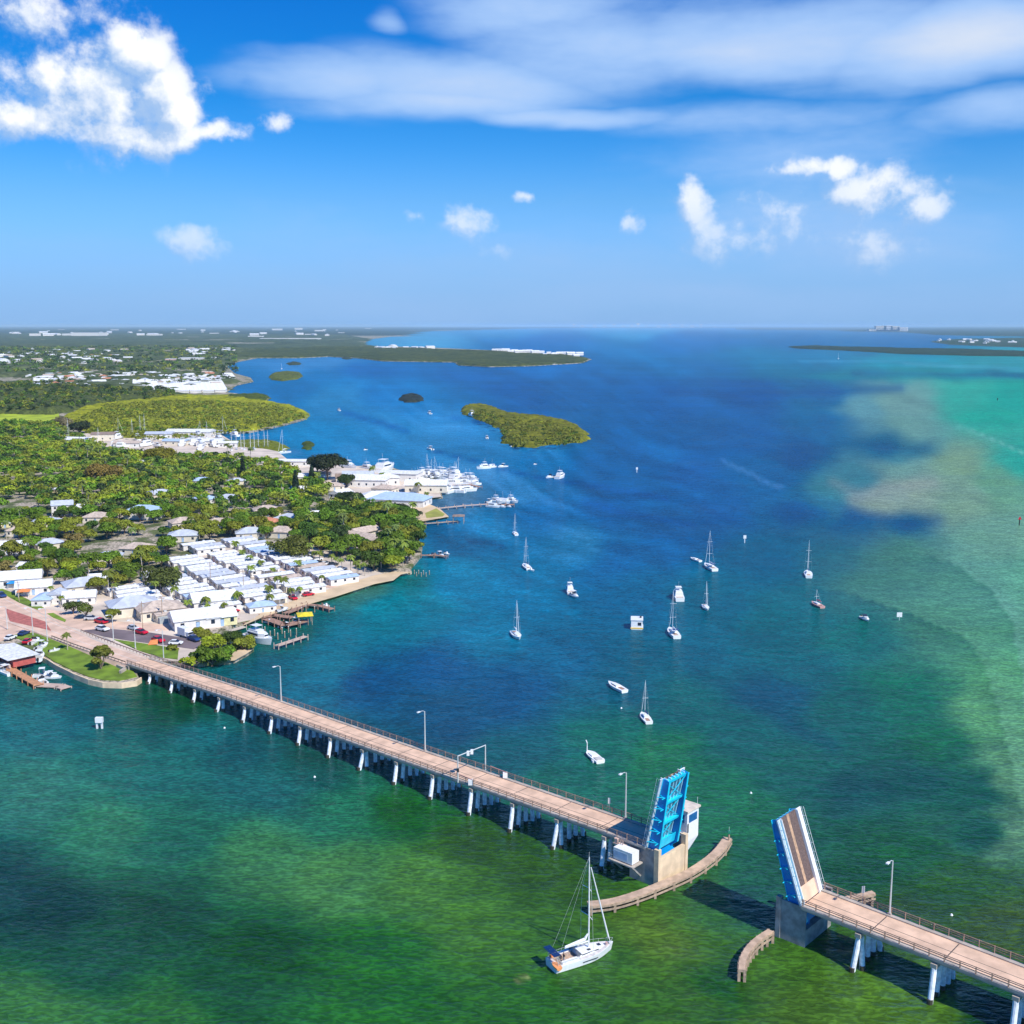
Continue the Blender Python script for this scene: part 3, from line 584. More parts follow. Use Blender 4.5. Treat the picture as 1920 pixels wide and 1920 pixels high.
for (a, b_, nm) in SPANS:
    mb = MB(); strip(mb, a, b_, ON + .9, OF - .9, -.35, -.17); bw(mb, 'road_deck', deckc)
    for (o0, o1) in ((ON, ON + .9), (OF - .9, OF)):
        mb = MB(); strip(mb, a, b_, o0, o1, -.42, .05); bw(mb, 'walkway', concrete)
    mb = MB()
    for o in (ON + .6, 1.7, 4.7, OF - .6): strip(mb, a, b_, o - .22, o + .22, -.85, -.425)
    bw(mb, 'girder', concrete)
    mb = MB()
    s = a + 12
    while s < b_ - 2:
        mb.add([W(s - .09, ON + .95, ZD(s) - .165), W(s + .09, ON + .95, ZD(s) - .165), W(s + .09, OF - .95, ZD(s) - .165), W(s - .09, OF - .95, ZD(s) - .165)], [(0, 1, 2, 3)]); s += 12.1
    strip(mb, a, b_, 3.14, 3.26, -.168, -.163)
    bw(mb, 'deck_joint', JM)
    for o in (ON + .12, OF - .12):
        mb = MB()
        for hh_ in (.55, .95, 1.25): strip(mb, a, b_, o - .05, o + .05, hh_ - .05, hh_ + .05)
        s = a + .3
        while s < b_:
            mb.bar(W(s, o, ZD(s)), W(s, o, ZD(s) + 1.32), .16, .16); s += 2.42
        bw(mb, 'railing', railm)
# abutment walls
mb = MB(); mb.prism([tuple(W(s, o))[:2] for s, o in ((-29, ON - .2), (-24.5, ON - .2), (-24.5, OF + .2), (-29, OF + .2))], -1, ZD(-26) - .45); bw(mb, 'abutment', concrete)
mb = MB(); mb.prism([tuple(W(s, o))[:2] for s, o in ((-30, ON - .7), (-24.8, ON - .7), (-23.0, ON - 3.4), (-23.8, ON - 3.7), (-25.6, ON - 1.25), (-30, ON - 1.25))], -1, 2.4); bw(mb, 'wing_wall', concrete)
# pile bents
def bent(s, big):
    z = ZD(s) - .85
    mb = MB(); M = Matrix.Translation(W(s, 3.2, 0)) @ Matrix.Rotation(BANG, 4, 'Z'); mb.box(-.5, .5, -4.3, 4.1, z - .7, z, M)
    cap = bw(mb, 'bent_cap', concrete)
    offs = [(-.7, -2.0, .1), (1.5, .9, -.1), (3.4, 3.4, 0), (5.2, 5.8, 0), (6.6, 7.9, 0)]
    if big: offs = [(-.5, -1.9, -.4), (.4, -.2, .8), (3.2, 3.2, 0), (5.3, 5.3, 0), (6.4, 7.8, .4)]
    for (ot, ob, sb) in offs:
        mb = MB(); mb.tube([W(s, ot, z - .8), W(s + sb, ob + (ot - ob) * .05, -1.2)], .46, 10)
        nv = len(mb.f); mb.m(1).tube([W(s + sb * .9, ob + (ot - ob) * .12, .75), W(s + sb, ob + (ot - ob) * .05, -1.2)], .485, 10)
        bw(mb, 'pile', [pilec, mat('wet_growth', (.05, .045, .03), .6)], cap)
sb = [s for s in np.arange(-12.5, 166, 12.15)]
for i, s in enumerate(sb): bent(s, i % 5 == 3)
for i, s in enumerate((210.2, 222.8, 235.2, 247.5, 260.0)): bent(s, i == 0)
# bascule piers
def pier(s0, s1, chan, nm):
    """hollow concrete pier; chan is +1 when the channel is on the +s side"""
    L = chan > 0
    p = bw(MB().prism([tuple(W(s, o))[:2] for s, o in ((s0, -.5), (s1, -.5), (s1, 9.2), (s0, 9.2))], -2, 3.0), 'pier', [pierg])
    zt = 7.2
    for (a, b_, o0, o1, m, zz, n_) in ((s0, s1, -.5, -.22, pierg, zt, 'side_wall'), (s0, s1, 8.7, 9.2, pierg, zt, 'side_wall'),
                                   ((s1 - .7 if L else s0), (s1 if L else s0 + .7), .2, 8.5, piert if L else pierg, 5.6, 'channel_wall'),
                                   ((s1 - .9 if L else s0), (s1 + .15 if L else s0 + .9), -.65, .25, piert if L else pierg, zt + .4, 'corner_post'),
                                   ((s1 - .9 if L else s0), (s1 + .15 if L else s0 + .9), 8.4, 9.3, piert if L else pierg, zt + .4, 'corner_post')):
        mb = MB(); mb.prism([tuple(W(s, o))[:2] for s, o in ((a, o0), (b_, o0), (b_, o1), (a, o1))], 3.0 if n_ != 'corner_post' else -1.5, zz); bw(mb, n_, m, p)
    mb = MB()
    if L: mb.prism([tuple(W(s, o))[:2] for s, o in ((s1 + .0, .26), (s1 + .04, .26), (s1 + .04, 8.38), (s1 + .0, 8.38))], -1.5, 5.5); bw(mb, 'channel_face', piert, p)
    r2 = random.Random(3); M = Matrix.Translation(A0) @ Matrix.Rotation(BANG, 4, 'Z')
    for k in range(14):   # trunnions, racks and machinery seen in the pit
        o = r2.uniform(.8, 8); a = r2.uniform(s0 + .8, s1 - 1.2); z = r2.uniform(3.2, 5.0)
        mb = MB().box(a, a + r2.uniform(.4, 1.0), o, o + r2.uniform(.3, .9), 3, z); mb.v = [tuple(M @ Vector(q)) for q in mb.v]
        bw(mb, 'machinery', [blue], p)
    return p
pl = pier(163.6, 170.2, 1, 'left'); pr = pier(195.0, 200.6, -1, 'right')
# leaves: built lying along +x from the hinge, then tipped up
def leaf(sh, dirn, name):
    LL, wd = 14.6, 8.1
    e_ = bpy.data.objects.new('bascule_leaf', None); COL.objects.link(e_); e_.parent = bridge
    base = W(sh, 3.2, ZD(sh) + .0) - W(170, 3, 0)
    ang = R(78 if dirn > 0 else 70)
    M = Matrix.Translation(base) @ Matrix.Rotation(BANG + (0 if dirn > 0 else math.pi), 4, 'Z') @ Matrix.Rotation(-ang, 4, 'Y')
    e_.matrix_local = M
    hw = wd / 2
    def prof(x): return 2.55 - 1.0 * (x / LL) ** 1.2          # girder depth
    for sgn in (-1, 1):                                        # two main girders
        mb = MB(); y0, y1 = sgn * (hw - .95) - .07, sgn * (hw - .95) + .07
        xs_ = [-3.2, -1.2, 0, 2, 4, 6, 8, 10, 12, LL]; n = len(xs_)
        vs = []
        for x in xs_:
            d_ = prof(max(x, 0)) if x > -1.2 else 1.6
            for y in (y0, y1): vs += [(x, y, -.12), (x, y, -d_)]
        fs = []
        for i in range(n - 1):
            a = i * 4; b_ = a + 4
            fs += [(a, b_, b_ + 1, a + 1), (a + 2, a + 3, b_ + 3, b_ + 2), (a, a + 2, b_ + 2, b_), (a + 1, b_ + 1, b_ + 3, a + 3)]
        fs += [(0, 1, 3, 2), ((n - 1) * 4, (n - 1) * 4 + 2, (n - 1) * 4 + 3, (n - 1) * 4 + 1)]
        mb.add(vs, fs)
        mb.m(1)
        for i in range(n - 1):                                  # flanges
            for z in (-.12, None):
                za = z if z else -prof(max(xs_[i], 0)) if xs_[i] > -1.2 else -1.6
                zb = z if z else -prof(max(xs_[i + 1], 0)) if xs_[i + 1] > -1.2 else -1.6
                mb.bar((xs_[i], sgn * (hw - .95), za), (xs_[i + 1], sgn * (hw - .95), zb), .5, .1, Vector((0, 0, 1)))
        g_ = mb.build('main_girder', [blue, cyan], e_)
        for x in (1.6, 4.0, 6.4, 8.8, 11.2):                     # brackets under the walkway, outside of each girder
            d_ = prof(x) - .5; mb = MB()
            mb.bar((x, sgn * (hw - .87), -d_), (x, sgn * (hw + .35), -.3), .16, .10)
            mb.bar((x, sgn * (hw - .85), -d_), (x, sgn * (hw - .85), -.2), .30, .12)
            mb.bar((x + .05, sgn * (hw - .9), -d_ - .1), (x + .05, sgn * (hw + .3), -d_ - .1), .14, .14)
            mb.build('bracket', [cyan], e_)
    for x in (.9, 5.2, 9.6, 14.2):                                # floor beams
        mb = MB(); d_ = prof(x) * .72
        mb.box(x - .06, x + .06, -hw + 1.03, hw - 1.03, -d_, -.25); mb.m(1); mb.box(x - .26, x + .26, -hw + 1.03, hw - 1.03, -d_ - .05, -d_ + .03)
        if x > 14:
            for k in range(8): mb.box(x + .065, x + .10, -hw + 1 + k * .82, -hw + 1.35 + k * .82, -.9, -.5)
        if x < 1: mb.m(1); mb.box(x - 1.0, x + .9, -hw + 1.03, hw - 1.03, -d_ - .08, -d_ + .0)
        mb.build('floor_beam', [cyan, cyan], e_)
    mb = MB()
    for y in np.linspace(-hw + 1.35, hw - 1.35, 6): mb.box(0, LL, y - .10, y + .10, -.95, -.24)
    mb.build('stringer', [mat('sunlit_blue_steel', (.35, .72, .85), .5)], e_)  # stringers paler than the beams: sunlight put into their colour
    mb = MB()
    for (xa, xb) in ((1, 5.2), (5.2, 9.6), (9.6, 14.1)):
        mb.bar((xa, -hw + .8, -1.25), (xb, hw - .8, -1.15), .12); mb.bar((xa, hw - .8, -1.22), (xb, -hw + .8, -1.12), .12)
    mb.build('bracing', [cyan], e_)
    stripm = mat('worn_centre_strip', (.45, .28, .17), .8, var=.25, scale=1.5); gpaint = mat('grey_painted_edge', (.40, .46, .50), .6, var=.15, scale=2)
    ys_ = [(-hw, -hw + .8, gratlt, 'walkway'), (-hw + .85, -hw + 1.55, gpaint, 'edge_panel'), (-hw + 1.55, -.75, grating, 'roadway_grating'), (-.75, .0, stripm, 'centre_strip'), (.0, hw - 1.75, grating, 'roadway_grating'), (hw - 1.6, hw, mat('white_walkway', (.70, .72, .72), .6), 'walkway')]
    for (ya, yb, m_, n_) in ys_:
        if dirn < 0: ya, yb = -yb, -ya       # same side of the bridge on both leaves
        top = .12 if n_ == 'walkway' else 0
        mb = MB(); mb.box(2.6 if n_ != 'walkway' else -.2, LL + .05, ya, yb, -.10, top)
        mb.build(n_, [m_], e_)
    mb = MB(); mb.box(-.15, 2.58, -hw + 1.0, hw - 1.55, -.12, .02) if dirn > 0 else mb.box(-.15, 2.58, -hw + 1.55, hw - 1.0, -.12, .02)
    mb.build('concrete_apron', [deckc], e_)
    mb = MB()
    for y in ((-hw + .9, hw - 1.65) if dirn > 0 else (hw - .9, -hw + 1.65)): mb.box(0, LL, y - .07, y + .07, .0, .5)
    mb.build('guard_rail', [gel], e_)
    for sgn in (-1, 1):
        mb = MB()
        for z in (.35, .75): mb.bar((0, sgn * (hw - .05), z), (LL, sgn * (hw - .05), z), .05)
        for x in np.arange(.2, LL, 1.6): mb.bar((x, sgn * (hw - .05), 0), (x, sgn * (hw - .05), .78), .05)
        mb.build('walkway_rail', [cyan if sgn > 0 else gel], e_)
    mb = MB()                                                    # counterweight arms below the hinge
    mb.box(-3.4, -1.6, -hw + 1.05, hw - 1.05, -2.4, -.5)
    mb.build('counterweight', [blue], e_)
    return e_
leafL = leaf(167.4, 1, 'left'); leafR = leaf(199.6, -1, 'right')
# bridge tender's house on the far side of the left pier
def sbox(mb, s0, s1, o0, o1, z0, z1):
    mb.prism([tuple(W(s, o))[:2] for s, o in ((s0, o0), (s1, o0), (s1, o1), (s0, o1))], z0, z1); return mb
th_ = bw(sbox(MB(), 165.0, 169.8, 9.6, 13.6, 5.6, 11.6), 'tender_house', [white])
bw(sbox(MB(), 164.7, 170.1, 9.3, 13.9, 11.6, 11.95), 'roof', [mat('roof_deck', (.66, .56, .46), .8)], th_)
mbb = MB(); c_ = [W(s, o) for s, o in ((165.0, 9.6), (169.8, 9.6), (169.8, 13.6), (165.0, 13.6))]; cc_ = [W(s, o) for s, o in ((166.3, 9.4), (169.4, 9.4), (169.4, 11.0), (166.3, 11.0))]
mbb.add([(*p.xy, 3.4) for p in cc_] + [(*p.xy, 5.6) for p in c_], [(0, 1, 5, 4), (1, 2, 6, 5), (2, 3, 7, 6), (3, 0, 4, 7), (3, 2, 1, 0)]); bw(mbb, 'house_base', [white], th_)
for (s0, s1, o0, o1) in ((165.6, 169.2, 9.54, 9.6), (169.8, 169.86, 10.2, 13.0), (164.94, 165.0, 10.2, 13.0)):
    bw(sbox(MB(), s0, s1, o0, o1, 9.3, 10.9), 'window', [mat('blue_glass', (.02, .12, .30), .1)], th_)
bw(sbox(MB(), 169.8, 169.86, 9.7, 10.1, 7.4, 9.2), 'door', [greydk], th_)
bw(sbox(MB(), 167.5, 169.8, 8.6, 9.5, 7.0, 7.2), 'balcony', [white], th_)
mb = MB(); mb.bar(W(169.6, 13.4, 11.95), W(169.6, 13.4, 13.6), .08); bw(mb, 'antenna', [galv], th_)
# generator box on its platform by the near side of the left pier
mach = thing('generator_container', 'white generator box on a railed platform beside the left pier', 'container', W(163.5, -3, 0))
def ob(mb, name, mats, par):
    mb.v = [tuple(Vector(p) - par.location) for p in mb.v]; return mb.build(name, mats, par)
ob(sbox(MB(), 161.0, 166.8, -4.0, -.75, 4.0, 4.25), 'platform', [concrete], mach)
ob(sbox(MB(), 161.9, 166.3, -3.5, -1.3, 4.45, 6.7), 'container', [gel], mach)
ob(sbox(MB(), 161.89, 165.2, -3.53, -3.5, 4.9, 6.2), 'vent_panel', [mat('vent_grey', (.45, .55, .70), .5)], mach)
mb = MB()
for (s, o) in ((161.4, -3.6), (166.4, -3.6)): mb.bar(W(s, o, 4), W(s + (.5 if s < 163 else -.2), -.6, 1.2), .3)
ob(mb, 'support_strut', [pierg], mach)
mb = MB()
for z in (4.8, 5.3):
    mb.bar(W(161.05, -3.95, z), W(161.05, -.9, z), .06); mb.bar(W(161.05, -3.95, z), W(162.0, -3.95, z), .06)
for o in (-3.9, -2.9, -1.9, -1.0): mb.bar(W(161.05, o, 4.2), W(161.05, o, 5.35), .07)
ob(mb, 'platform_rail', [galv], mach)
# stair head and equipment on the near walkway
mb = MB(); sbox(mb, 160.5, 163.2, -1.9, -.95, 6.4, 6.6)
for k in range(5): sbox(mb, 160.7 + k * .5, 160.85 + k * .5, -1.8, -1.7, 6.6, 7.6)
sbox(mb, 160.7, 161.5, -1.8, -1.2, 6.6, 7.5)
bw(mb, 'equipment_landing', [mat('pinkish_landing', (.6, .42, .34), .8)])

# ---------------------------------------------------------------- fenders
def curve_pts(px, z, n=40):
    P_ = [G(x, y, z) for x, y in px]; out = []
    for i in range(len(P_) - 1):
        p0 = P_[max(i - 1, 0)]; p1 = P_[i]; p2 = P_[i + 1]; p3 = P_[min(i + 2, len(P_) - 1)]
        for k in range(8):
            t = k / 8; out.append(.5 * ((2 * p1) + (p2 - p0) * t + (2 * p0 - 5 * p1 + 4 * p2 - p3) * t * t + (3 * p1 - p0 - 3 * p2 + p3) * t ** 3))
    out.append(P_[-1]); return out
def fender(px, wd, z, label, gap, m, side=1):
    pts = curve_pts(px, z); c0 = pts[len(pts) // 2].copy(); c0.z = 0
    root = thing('fender', label, 'fender', c0)
    mb = MB(); vs = []; fs = []
    for i, p in enumerate(pts):
        d = (pts[min(i + 1, len(pts) - 1)] - pts[max(i - 1, 0)]).normalized(); nn = Vector((-d.y, d.x, 0))
        for o, zz in ((-wd / 2, z), (wd / 2, z), (wd / 2, z - .45), (-wd / 2, z - .45)): vs.append(p + nn * o + Vector((0, 0, zz - z)))
    for i in range(len(pts) - 1):
        for k in range(4): fs.append((i * 4 + k, i * 4 + (k + 1) % 4, i * 4 + 4 + (k + 1) % 4, i * 4 + 4 + k))
    e = (len(pts) - 1) * 4; fs += [(3, 2, 1, 0), (e, e + 1, e + 2, e + 3)]
    ob(mb.add(vs, fs), 'walkway', [m], root)
    # planking seams + waling boards along the edges
    mb = MB(); acc = 0; last = pts[0]
    for i in range(1, len(pts)):
        d = (pts[i] - pts[i - 1]); L = d.length; d.normalize(); nn = Vector((-d.y, d.x, 0))
        for o in (-wd / 2 - .1, wd / 2 + .1):
            for zz in (z - .35, z - 1.1): mb.bar(pts[i - 1] + nn * o + Vector((0, 0, zz - z)), pts[i] + nn * o + Vector((0, 0, zz - z)), .14, .35)
    ob(mb, 'waling', [wood], root)
    mb = MB(); acc = 0
    for i in range(1, len(pts)):
        L = (pts[i] - pts[i - 1]).length; acc += L
        if acc >= gap or i == 1:
            acc = 0; d = (pts[i] - pts[i - 1]).normalized(); nn = Vector((-d.y, d.x, 0))
            for o in (-wd / 2 + .1, wd / 2 - .1):
                p = pts[i] + nn * o
                q_ = MB().bar(Vector((p.x, p.y, -1)), Vector((p.x, p.y, z - .05)), .45, .45)
                ob(q_, 'pile', [wood], root)
    return root
fendw = mat('fender_planks', (.50, .35, .24), .9, var=.2, scale=.8)
fender([(1103, 1694), (1150, 1688), (1197, 1674), (1240, 1657), (1290, 1635), (1330, 1609), (1352, 1588), (1364, 1570)], 1.7, 1.9, 'long curved timber walkway fender around the left bridge pier', 4.2, fendw)
fender([(1391, 1818), (1393, 1798), (1404, 1777), (1422, 1759), (1445, 1744)], 1.1, 2.2, 'short curved timber fender in the water left of the right pier', 1.4, fendw)
fender([(1572, 1688), (1590, 1682), (1612, 1678), (1638, 1672)], 1.0, 2.6, 'short timber fender standing behind the right bridge deck', 1.6, fendw)
p = G(1366, 1592, 0)
t = thing('channel_light', 'small light post at the tip of the long curved fender', 'marker', p)
MB().tube([(0, 0, -1), (0, 0, 3.2)], .18, 8).build('post', [wood], t); MB().cbox((0, 0, 3.7), (.6, .6, .5)).build('lantern', [mat('green_board', (.02, .2, .12), .5)], t)
MB().tube([(0, 0, 3.9), (0, 0, 4.8)], .05, 6).build('aerial', [galv], t)

# ---------------------------------------------------------------- lamps, gantry, gates
def lamp_tpl(h):
    t = thing('street_lamp', 'x', 'street lamp')
    MB().tube([(0, 0, 0), (0, 0, h)], [.17, .11], 8).build('pole', [galv], t)
    MB().tube([(0, 0, h - .1), (0, -.5, h + .25), (0, -1.6, h + .35)], .07, 6).build('arm', [galv], t)
    MB().cbox((0, -1.95, h + .32), (.42, .9, .2)).build('lamp_head', [white], t)
    MB().cbox((0, 0, .15), (.55, .55, .3)).build('base_plate', [concrete], t)
    return template(t)
LT = lamp_tpl(9.6)
for s, nm in ((41.8, 'tall galvanised street lamp nearest the shore end of the bridge'), (98.3, 'tall galvanised street lamp on the bridge left of the gantry'), (156.9, 'tall galvanised street lamp beside the left raised leaf'), (212.0, 'tall galvanised street lamp on the right bridge section')):
    place(LT, W(s, OF - .3, ZD(s) + .05), BANG, nm, 'street lamps along the bridge')
g = thing('signal_gantry', 'white overhead signal gantry crossing the bridge road', 'gantry', W(117.5, 3, ZD(117)))
for o in (-1.2, 7.5): ob(MB().tube([W(117.5, o, ZD(117) - .3), W(117.5, o, ZD(117) + 5.9)], [.16, .12], 8), 'post', [galv], g)
ob(MB().tube([W(117.5, -1.2, ZD(117) + 5.8), W(117.5, 7.5, ZD(117) + 5.8)], .11, 8), 'beam', [galv], g)
for o in (2.0, 3.2): ob(MB().cbox(tuple(W(117.5, o, ZD(117) + 5.5)), (.6, .8, .9)), 'signal_head', [white], g)
ob(MB().cbox(tuple(W(117.5, -1.2, ZD(117) + 2.6)), (.5, .5, .8)), 'warning_light', [black], g)
for (s, o, lb) in ((124.0, 7.0, 'white barrier gate machine on the far walkway of the bridge'), (121.0, -.8, 'white barrier gate machine on the near bridge walkway under the gantry')):
    g = thing('barrier_gate', lb, 'gate', W(s, o, ZD(s)))
    ob(MB().cbox(tuple(W(s, o, ZD(s) + .6)), (1.0, .8, 1.2), None), 'housing', [white], g)
    ob(MB().bar(W(s + .4, o, ZD(s) + 1.3), W(s - 4.4, o - .1, ZD(s) + 1.5), .12), 'gate_arm', [mat('faded_red', (.6, .3, .25), .6)], g)
for (s, o, lb) in ((152.6, 7.2, 'small pale sign on a post beside the lamp by the left leaf'), (207.0, 7.4, 'small white sign behind the right bridge railing')):
    g = thing('road_sign', lb, 'sign', W(s, o, ZD(s)))
    ob(MB().tube([W(s, o, ZD(s)), W(s, o, ZD(s) + 2.2)], .05, 6), 'post', [galv], g)
    ob(MB().cbox(tuple(W(s, o, ZD(s) + 2.5)), (.5, .12, 1.2)), 'sign_board', [galv], g)

# ================================================================== roads and ground of the town
def gsheet(name, pts, z, m, label, **kw): return sheet(name, pts, z, m, label, th=.25, **kw)
gsheet('shell_ground', [(0,1098),(90,1085),(200,1112),(330,1050),(430,1012),(560,1015),(640,1045),(705,1070),(735,1082),(702,1091),(628,1115),(571,1131),(500,1150),(470,1162),(440,1168),(405,1178),(380,1184),(385,1212),(345,1238),(262,1240),(200,1225),(60,1185),(0,1190),(-300,1300),(-300,1100)], 1.42, pale, 'pale shell and concrete ground of the trailer park')
gsheet('beach', [(455,1172),(500,1153),(571,1134),(628,1118),(702,1094),(738,1087),(752,1076),(770,1072),(740,1072),(704,1078),(612,1106),(560,1122),(498,1145)], 1.5, sand, 'narrow sandy beach below the trailer homes')
gsheet('beach', [(774,978),(790,977),(841,968),(824,953),(800,943),(782,931),(740,930),(735,940),(760,950),(770,965)], 1.5, sand, 'sandy point below the marina restaurant')
gsheet('beach', [(425,1238),(440,1237),(462,1225),(475,1216),(462,1212),(440,1222)], 1.5, sand, 'small sand beach by the mangroves at the bridge')
gsheet('lawn', [(797,962),(818,953),(834,964),(830,968),(800,971)], 1.58, mat('dry_lawn', (.30, .30, .05), .9, var=.2, scale=.2), 'dry yellow lawn on the restaurant point')
gsheet('marina_ground', [(110,815),(300,806),(400,806),(440,830),(520,846),(540,862),(600,872),(640,872),(700,876),(770,890),(800,898),(860,905),(870,914),(822,921),(828,931),(770,936),(700,965),(660,935),(600,905),(420,862),(300,850),(150,832)], 1.44, pale, 'pale yard ground around the marina')
gsheet('lawn', [(20,1191),(45,1187),(61,1186),(87,1192),(110,1202),(140,1214),(168,1223),(200,1231),(225,1238),(243,1250),(257,1268),(225,1275),(192,1274),(166,1268),(140,1258),(100,1239),(84,1228),(66,1210)], 1.56, grass, 'bright green lawn between the sea wall and the bridge road')
gsheet('lawn', [(212,1198),(240,1202),(290,1209),(335,1216),(333,1236),(300,1232),(262,1220)], 1.56, grass, 'green lawn strip between the bridge and the parking lane')
gsheet('lawn', [(-60,1086),(0,1102),(32,1114),(60,1127),(82,1139),(70,1143),(30,1127),(0,1113),(-60,1095)], 1.56, grass, 'green verge beside the blue awning shed')
gsheet('lawn', [(88,1150),(100,1149),(124,1162),(122,1166),(100,1158)], 1.56, grass, 'thin grass strip along the side street')
gsheet('parking_lane', [(153,1182),(197,1178),(276,1185),(372,1200),(383,1209),(363,1217),(306,1209),(241,1201),(197,1194)], 1.50, asph, 'purple grey parking lane beside the bridge ramp')
gsheet('side_street', [(76,1140),(140,1150),(215,1165),(330,1172),(336,1180),(276,1184),(197,1177),(153,1181),(120,1172),(60,1140)], 1.48, roadm, 'pale concrete side street in front of the trailer park')
gsheet('side_street', [(196,1108),(206,1104),(340,1178),(322,1180)], 1.46, mat('sandy_lane', (.58, .46, .37), .9, var=.12, scale=.2), 'sandy lane running into the trailer park')
gsheet('park_lane', [(330,1098),(340,1093),(510,1148),(498,1152)], 1.46, roadm, 'narrow lane between rows of trailer homes')
gsheet('park_lane', [(425,1042),(433,1038),(640,1102),(628,1106)], 1.46, roadm, 'narrow lane behind the beach row of trailer homes')
# the main road: ramp down from the bridge and the crossing
def mroad(name, pz, m, label, dz=0):
    P_ = [G(x, y, z) for x, y, z in pz]; mb = MB(); mb.prism([tuple(p + Vector((0, 0, dz))) for p in P_], -.3, 0); return tag(mb.build(name, m), label, kind='structure')
LFT = [(s, ON + .1, OF - .1) for s in (-26, -40, -52, -62)] + [(-74, -.9, 8.8), (-90, -1.2, 9.5), (-110, -2, 11.5), (-135, -3, 14), (-160, -5, 17), (-200, -8, 20)]
mb = MB()
for (s0, a0, b0), (s1, a1, b1) in zip(LFT, LFT[1:]):
    z0, z1 = ZD(s0) - .17, ZD(s1) - .17
    vs = [W(s0, a0, z0), W(s0, b0, z0), W(s1, b1, z1), W(s1, a1, z1)]
    mb.add(vs + [Vector((q.x, q.y, .8)) for q in (W(s0, a0 - (z0 - 1.5) * 1.2), W(s0, b0 + (z0 - 1.5) * 1.2), W(s1, b1 + (z1 - 1.5) * 1.2), W(s1, a1 - (z1 - 1.5) * 1.2))], [(0, 1, 2, 3), (0, 3, 7, 4), (1, 5, 6, 2)])
tag(mb.build('main_road', roadm), 'wide pinkish concrete road running off the bridge', kind='structure')
mb = MB()
def rs(s, o, dz): return W(s, o, ZD(s) - .17 + dz)
mb.add([rs(-84, 3.2, .012), rs(-108, -.5, .012), rs(-128, 6.5, .012), rs(-98, 7.6, .012)], [(0, 3, 2, 1)])
mb.add([rs(-140, 8, .012), rs(-150, 3, .012), rs(-172, 9, .012), rs(-158, 12, .012)], [(0, 3, 2, 1)])
tag(mb.build('brick_median', brick), 'red brick paved medians in the road', kind='structure')
mb = MB()
def stripe(s0, s1, o0, o1, wd=.16, n=6):
    for k in range(n):
        a, b_ = k / n, (k + 1) / n; sa, sb_ = s0 + (s1 - s0) * a, s0 + (s1 - s0) * b_; oa, ob_ = o0 + (o1 - o0) * a, o0 + (o1 - o0) * b_
        mb.add([rs(sa, oa - wd / 2, .02), rs(sa, oa + wd / 2, .02), rs(sb_, ob_ + wd / 2, .02), rs(sb_, ob_ - wd / 2, .02)], [(0, 1, 2, 3)])
stripe(-27, -84, 3.2, 3.2); stripe(-27, -110, .2, -.9); stripe(-27, -100, 6.2, 8.5); stripe(-110, -195, 0, -5); stripe(-100, -195, 9, 17)
tag(mb.build('road_marking', mat('road_paint', (.7, .68, .62), .7)), 'worn white lane lines on the road', kind='structure')
gsheet('side_road', [(-10,1150),(34,1166),(60,1186),(20,1193),(-10,1206),(-200,1230),(-200,1170)], 1.52, roadm, 'pale road turning off to the restaurant pier')
# kerb railing on the ramp
for o0, o1, lb in ((ON, -1.0, 'low metal guard rail on the near edge of the ramp'), (OF, 9.2, 'low metal guard rail on the far edge of the ramp')):
    gr = thing('guard_rail', lb, 'railing', W(-50, o0, 0))
    mb = MB(); pm = MB(); n = 22
    for k in range(n + 1):
        s = -26.5 - 2.2 * k; o = o0 + (o1 - o0) * k / n; p = W(s, o, ZD(s) - .2); pm.bar(p, p + Vector((0, 0, .95)), .12)
        if k: mb.bar(pp + Vector((0, 0, .8)), p + Vector((0, 0, .8)), .10, .3); 
        pp = p
    ob(mb, 'rail', [railm], gr); ob(pm, 'post', [railm], gr)
# sea wall round the lawn
sw = [(60,1222),(88,1235),(105,1246),(140,1263),(166,1273),(193,1279),(228,1280),(255,1276),(264,1270)]
pw = [G(x, y, 1.7) for x, y in sw]; mb = MB()
for a, b_ in zip(pw, pw[1:]): mb.bar(Vector((a.x, a.y, .3)), Vector((b_.x, b_.y, .3)), .5, 2.7)
for p in pw: mb.tube([(p.x, p.y, -1), (p.x, p.y, 1.66)], .27, 10)
tag(mb.build('sea_wall', piert), 'concrete sea wall curving round the green lawn', 'wall')

# ================================================================== buildings
roofs = {'white': mat('white_metal_roof', (.74, .735, .72), .5, var=.2, scale=.9), 'grey': mat('grey_metal_roof', (.50, .53, .58), .5, var=.12, scale=.6), 'blue': mat('pale_blue_roof', (.40, .52, .68), .5, var=.1, scale=.6),
         'tan': mat('tan_shingle_roof', (.50, .40, .32), .8, var=.2, scale=.8), 'brown': mat('brown_shingle_roof', (.26, .19, .15), .85, var=.2, scale=.8), 'terracotta': mat('terracotta_roof', (.55, .22, .12), .8, var=.2, scale=.8)}
walls = {'white': mat('white_siding', (.74, .70, .64), .7, var=.08, scale=.7), 'cream': mat('cream_siding', (.72, .64, .50), .7, var=.08, scale=.7), 'aqua': mat('aqua_siding', (.35, .62, .62), .7), 'pink': mat('pink_siding', (.66, .42, .36), .7), 'yellow': mat('yellow_siding', (.76, .68, .36), .7), 'blue': mat('blue_siding', (.32, .45, .62), .7)}
def windows(root, L, Wd, z0, z1, nx_, ny_):
    for sgn in (-1, 1):
        for k in range(nx_):
            x = -L / 2 + L * (k + .5) / nx_
            f = MB().box(x - .55, x + .55, sgn * Wd / 2 - .03, sgn * Wd / 2 + .03, z0, z1).build('window', [greydk], root)
        for k in range(ny_):
            y = -Wd / 2 + Wd * (k + .5) / ny_
            MB().box(sgn * L / 2 - .03, sgn * L / 2 + .03, y - .55, y + .55, z0, z1).build('window', [greydk], root)
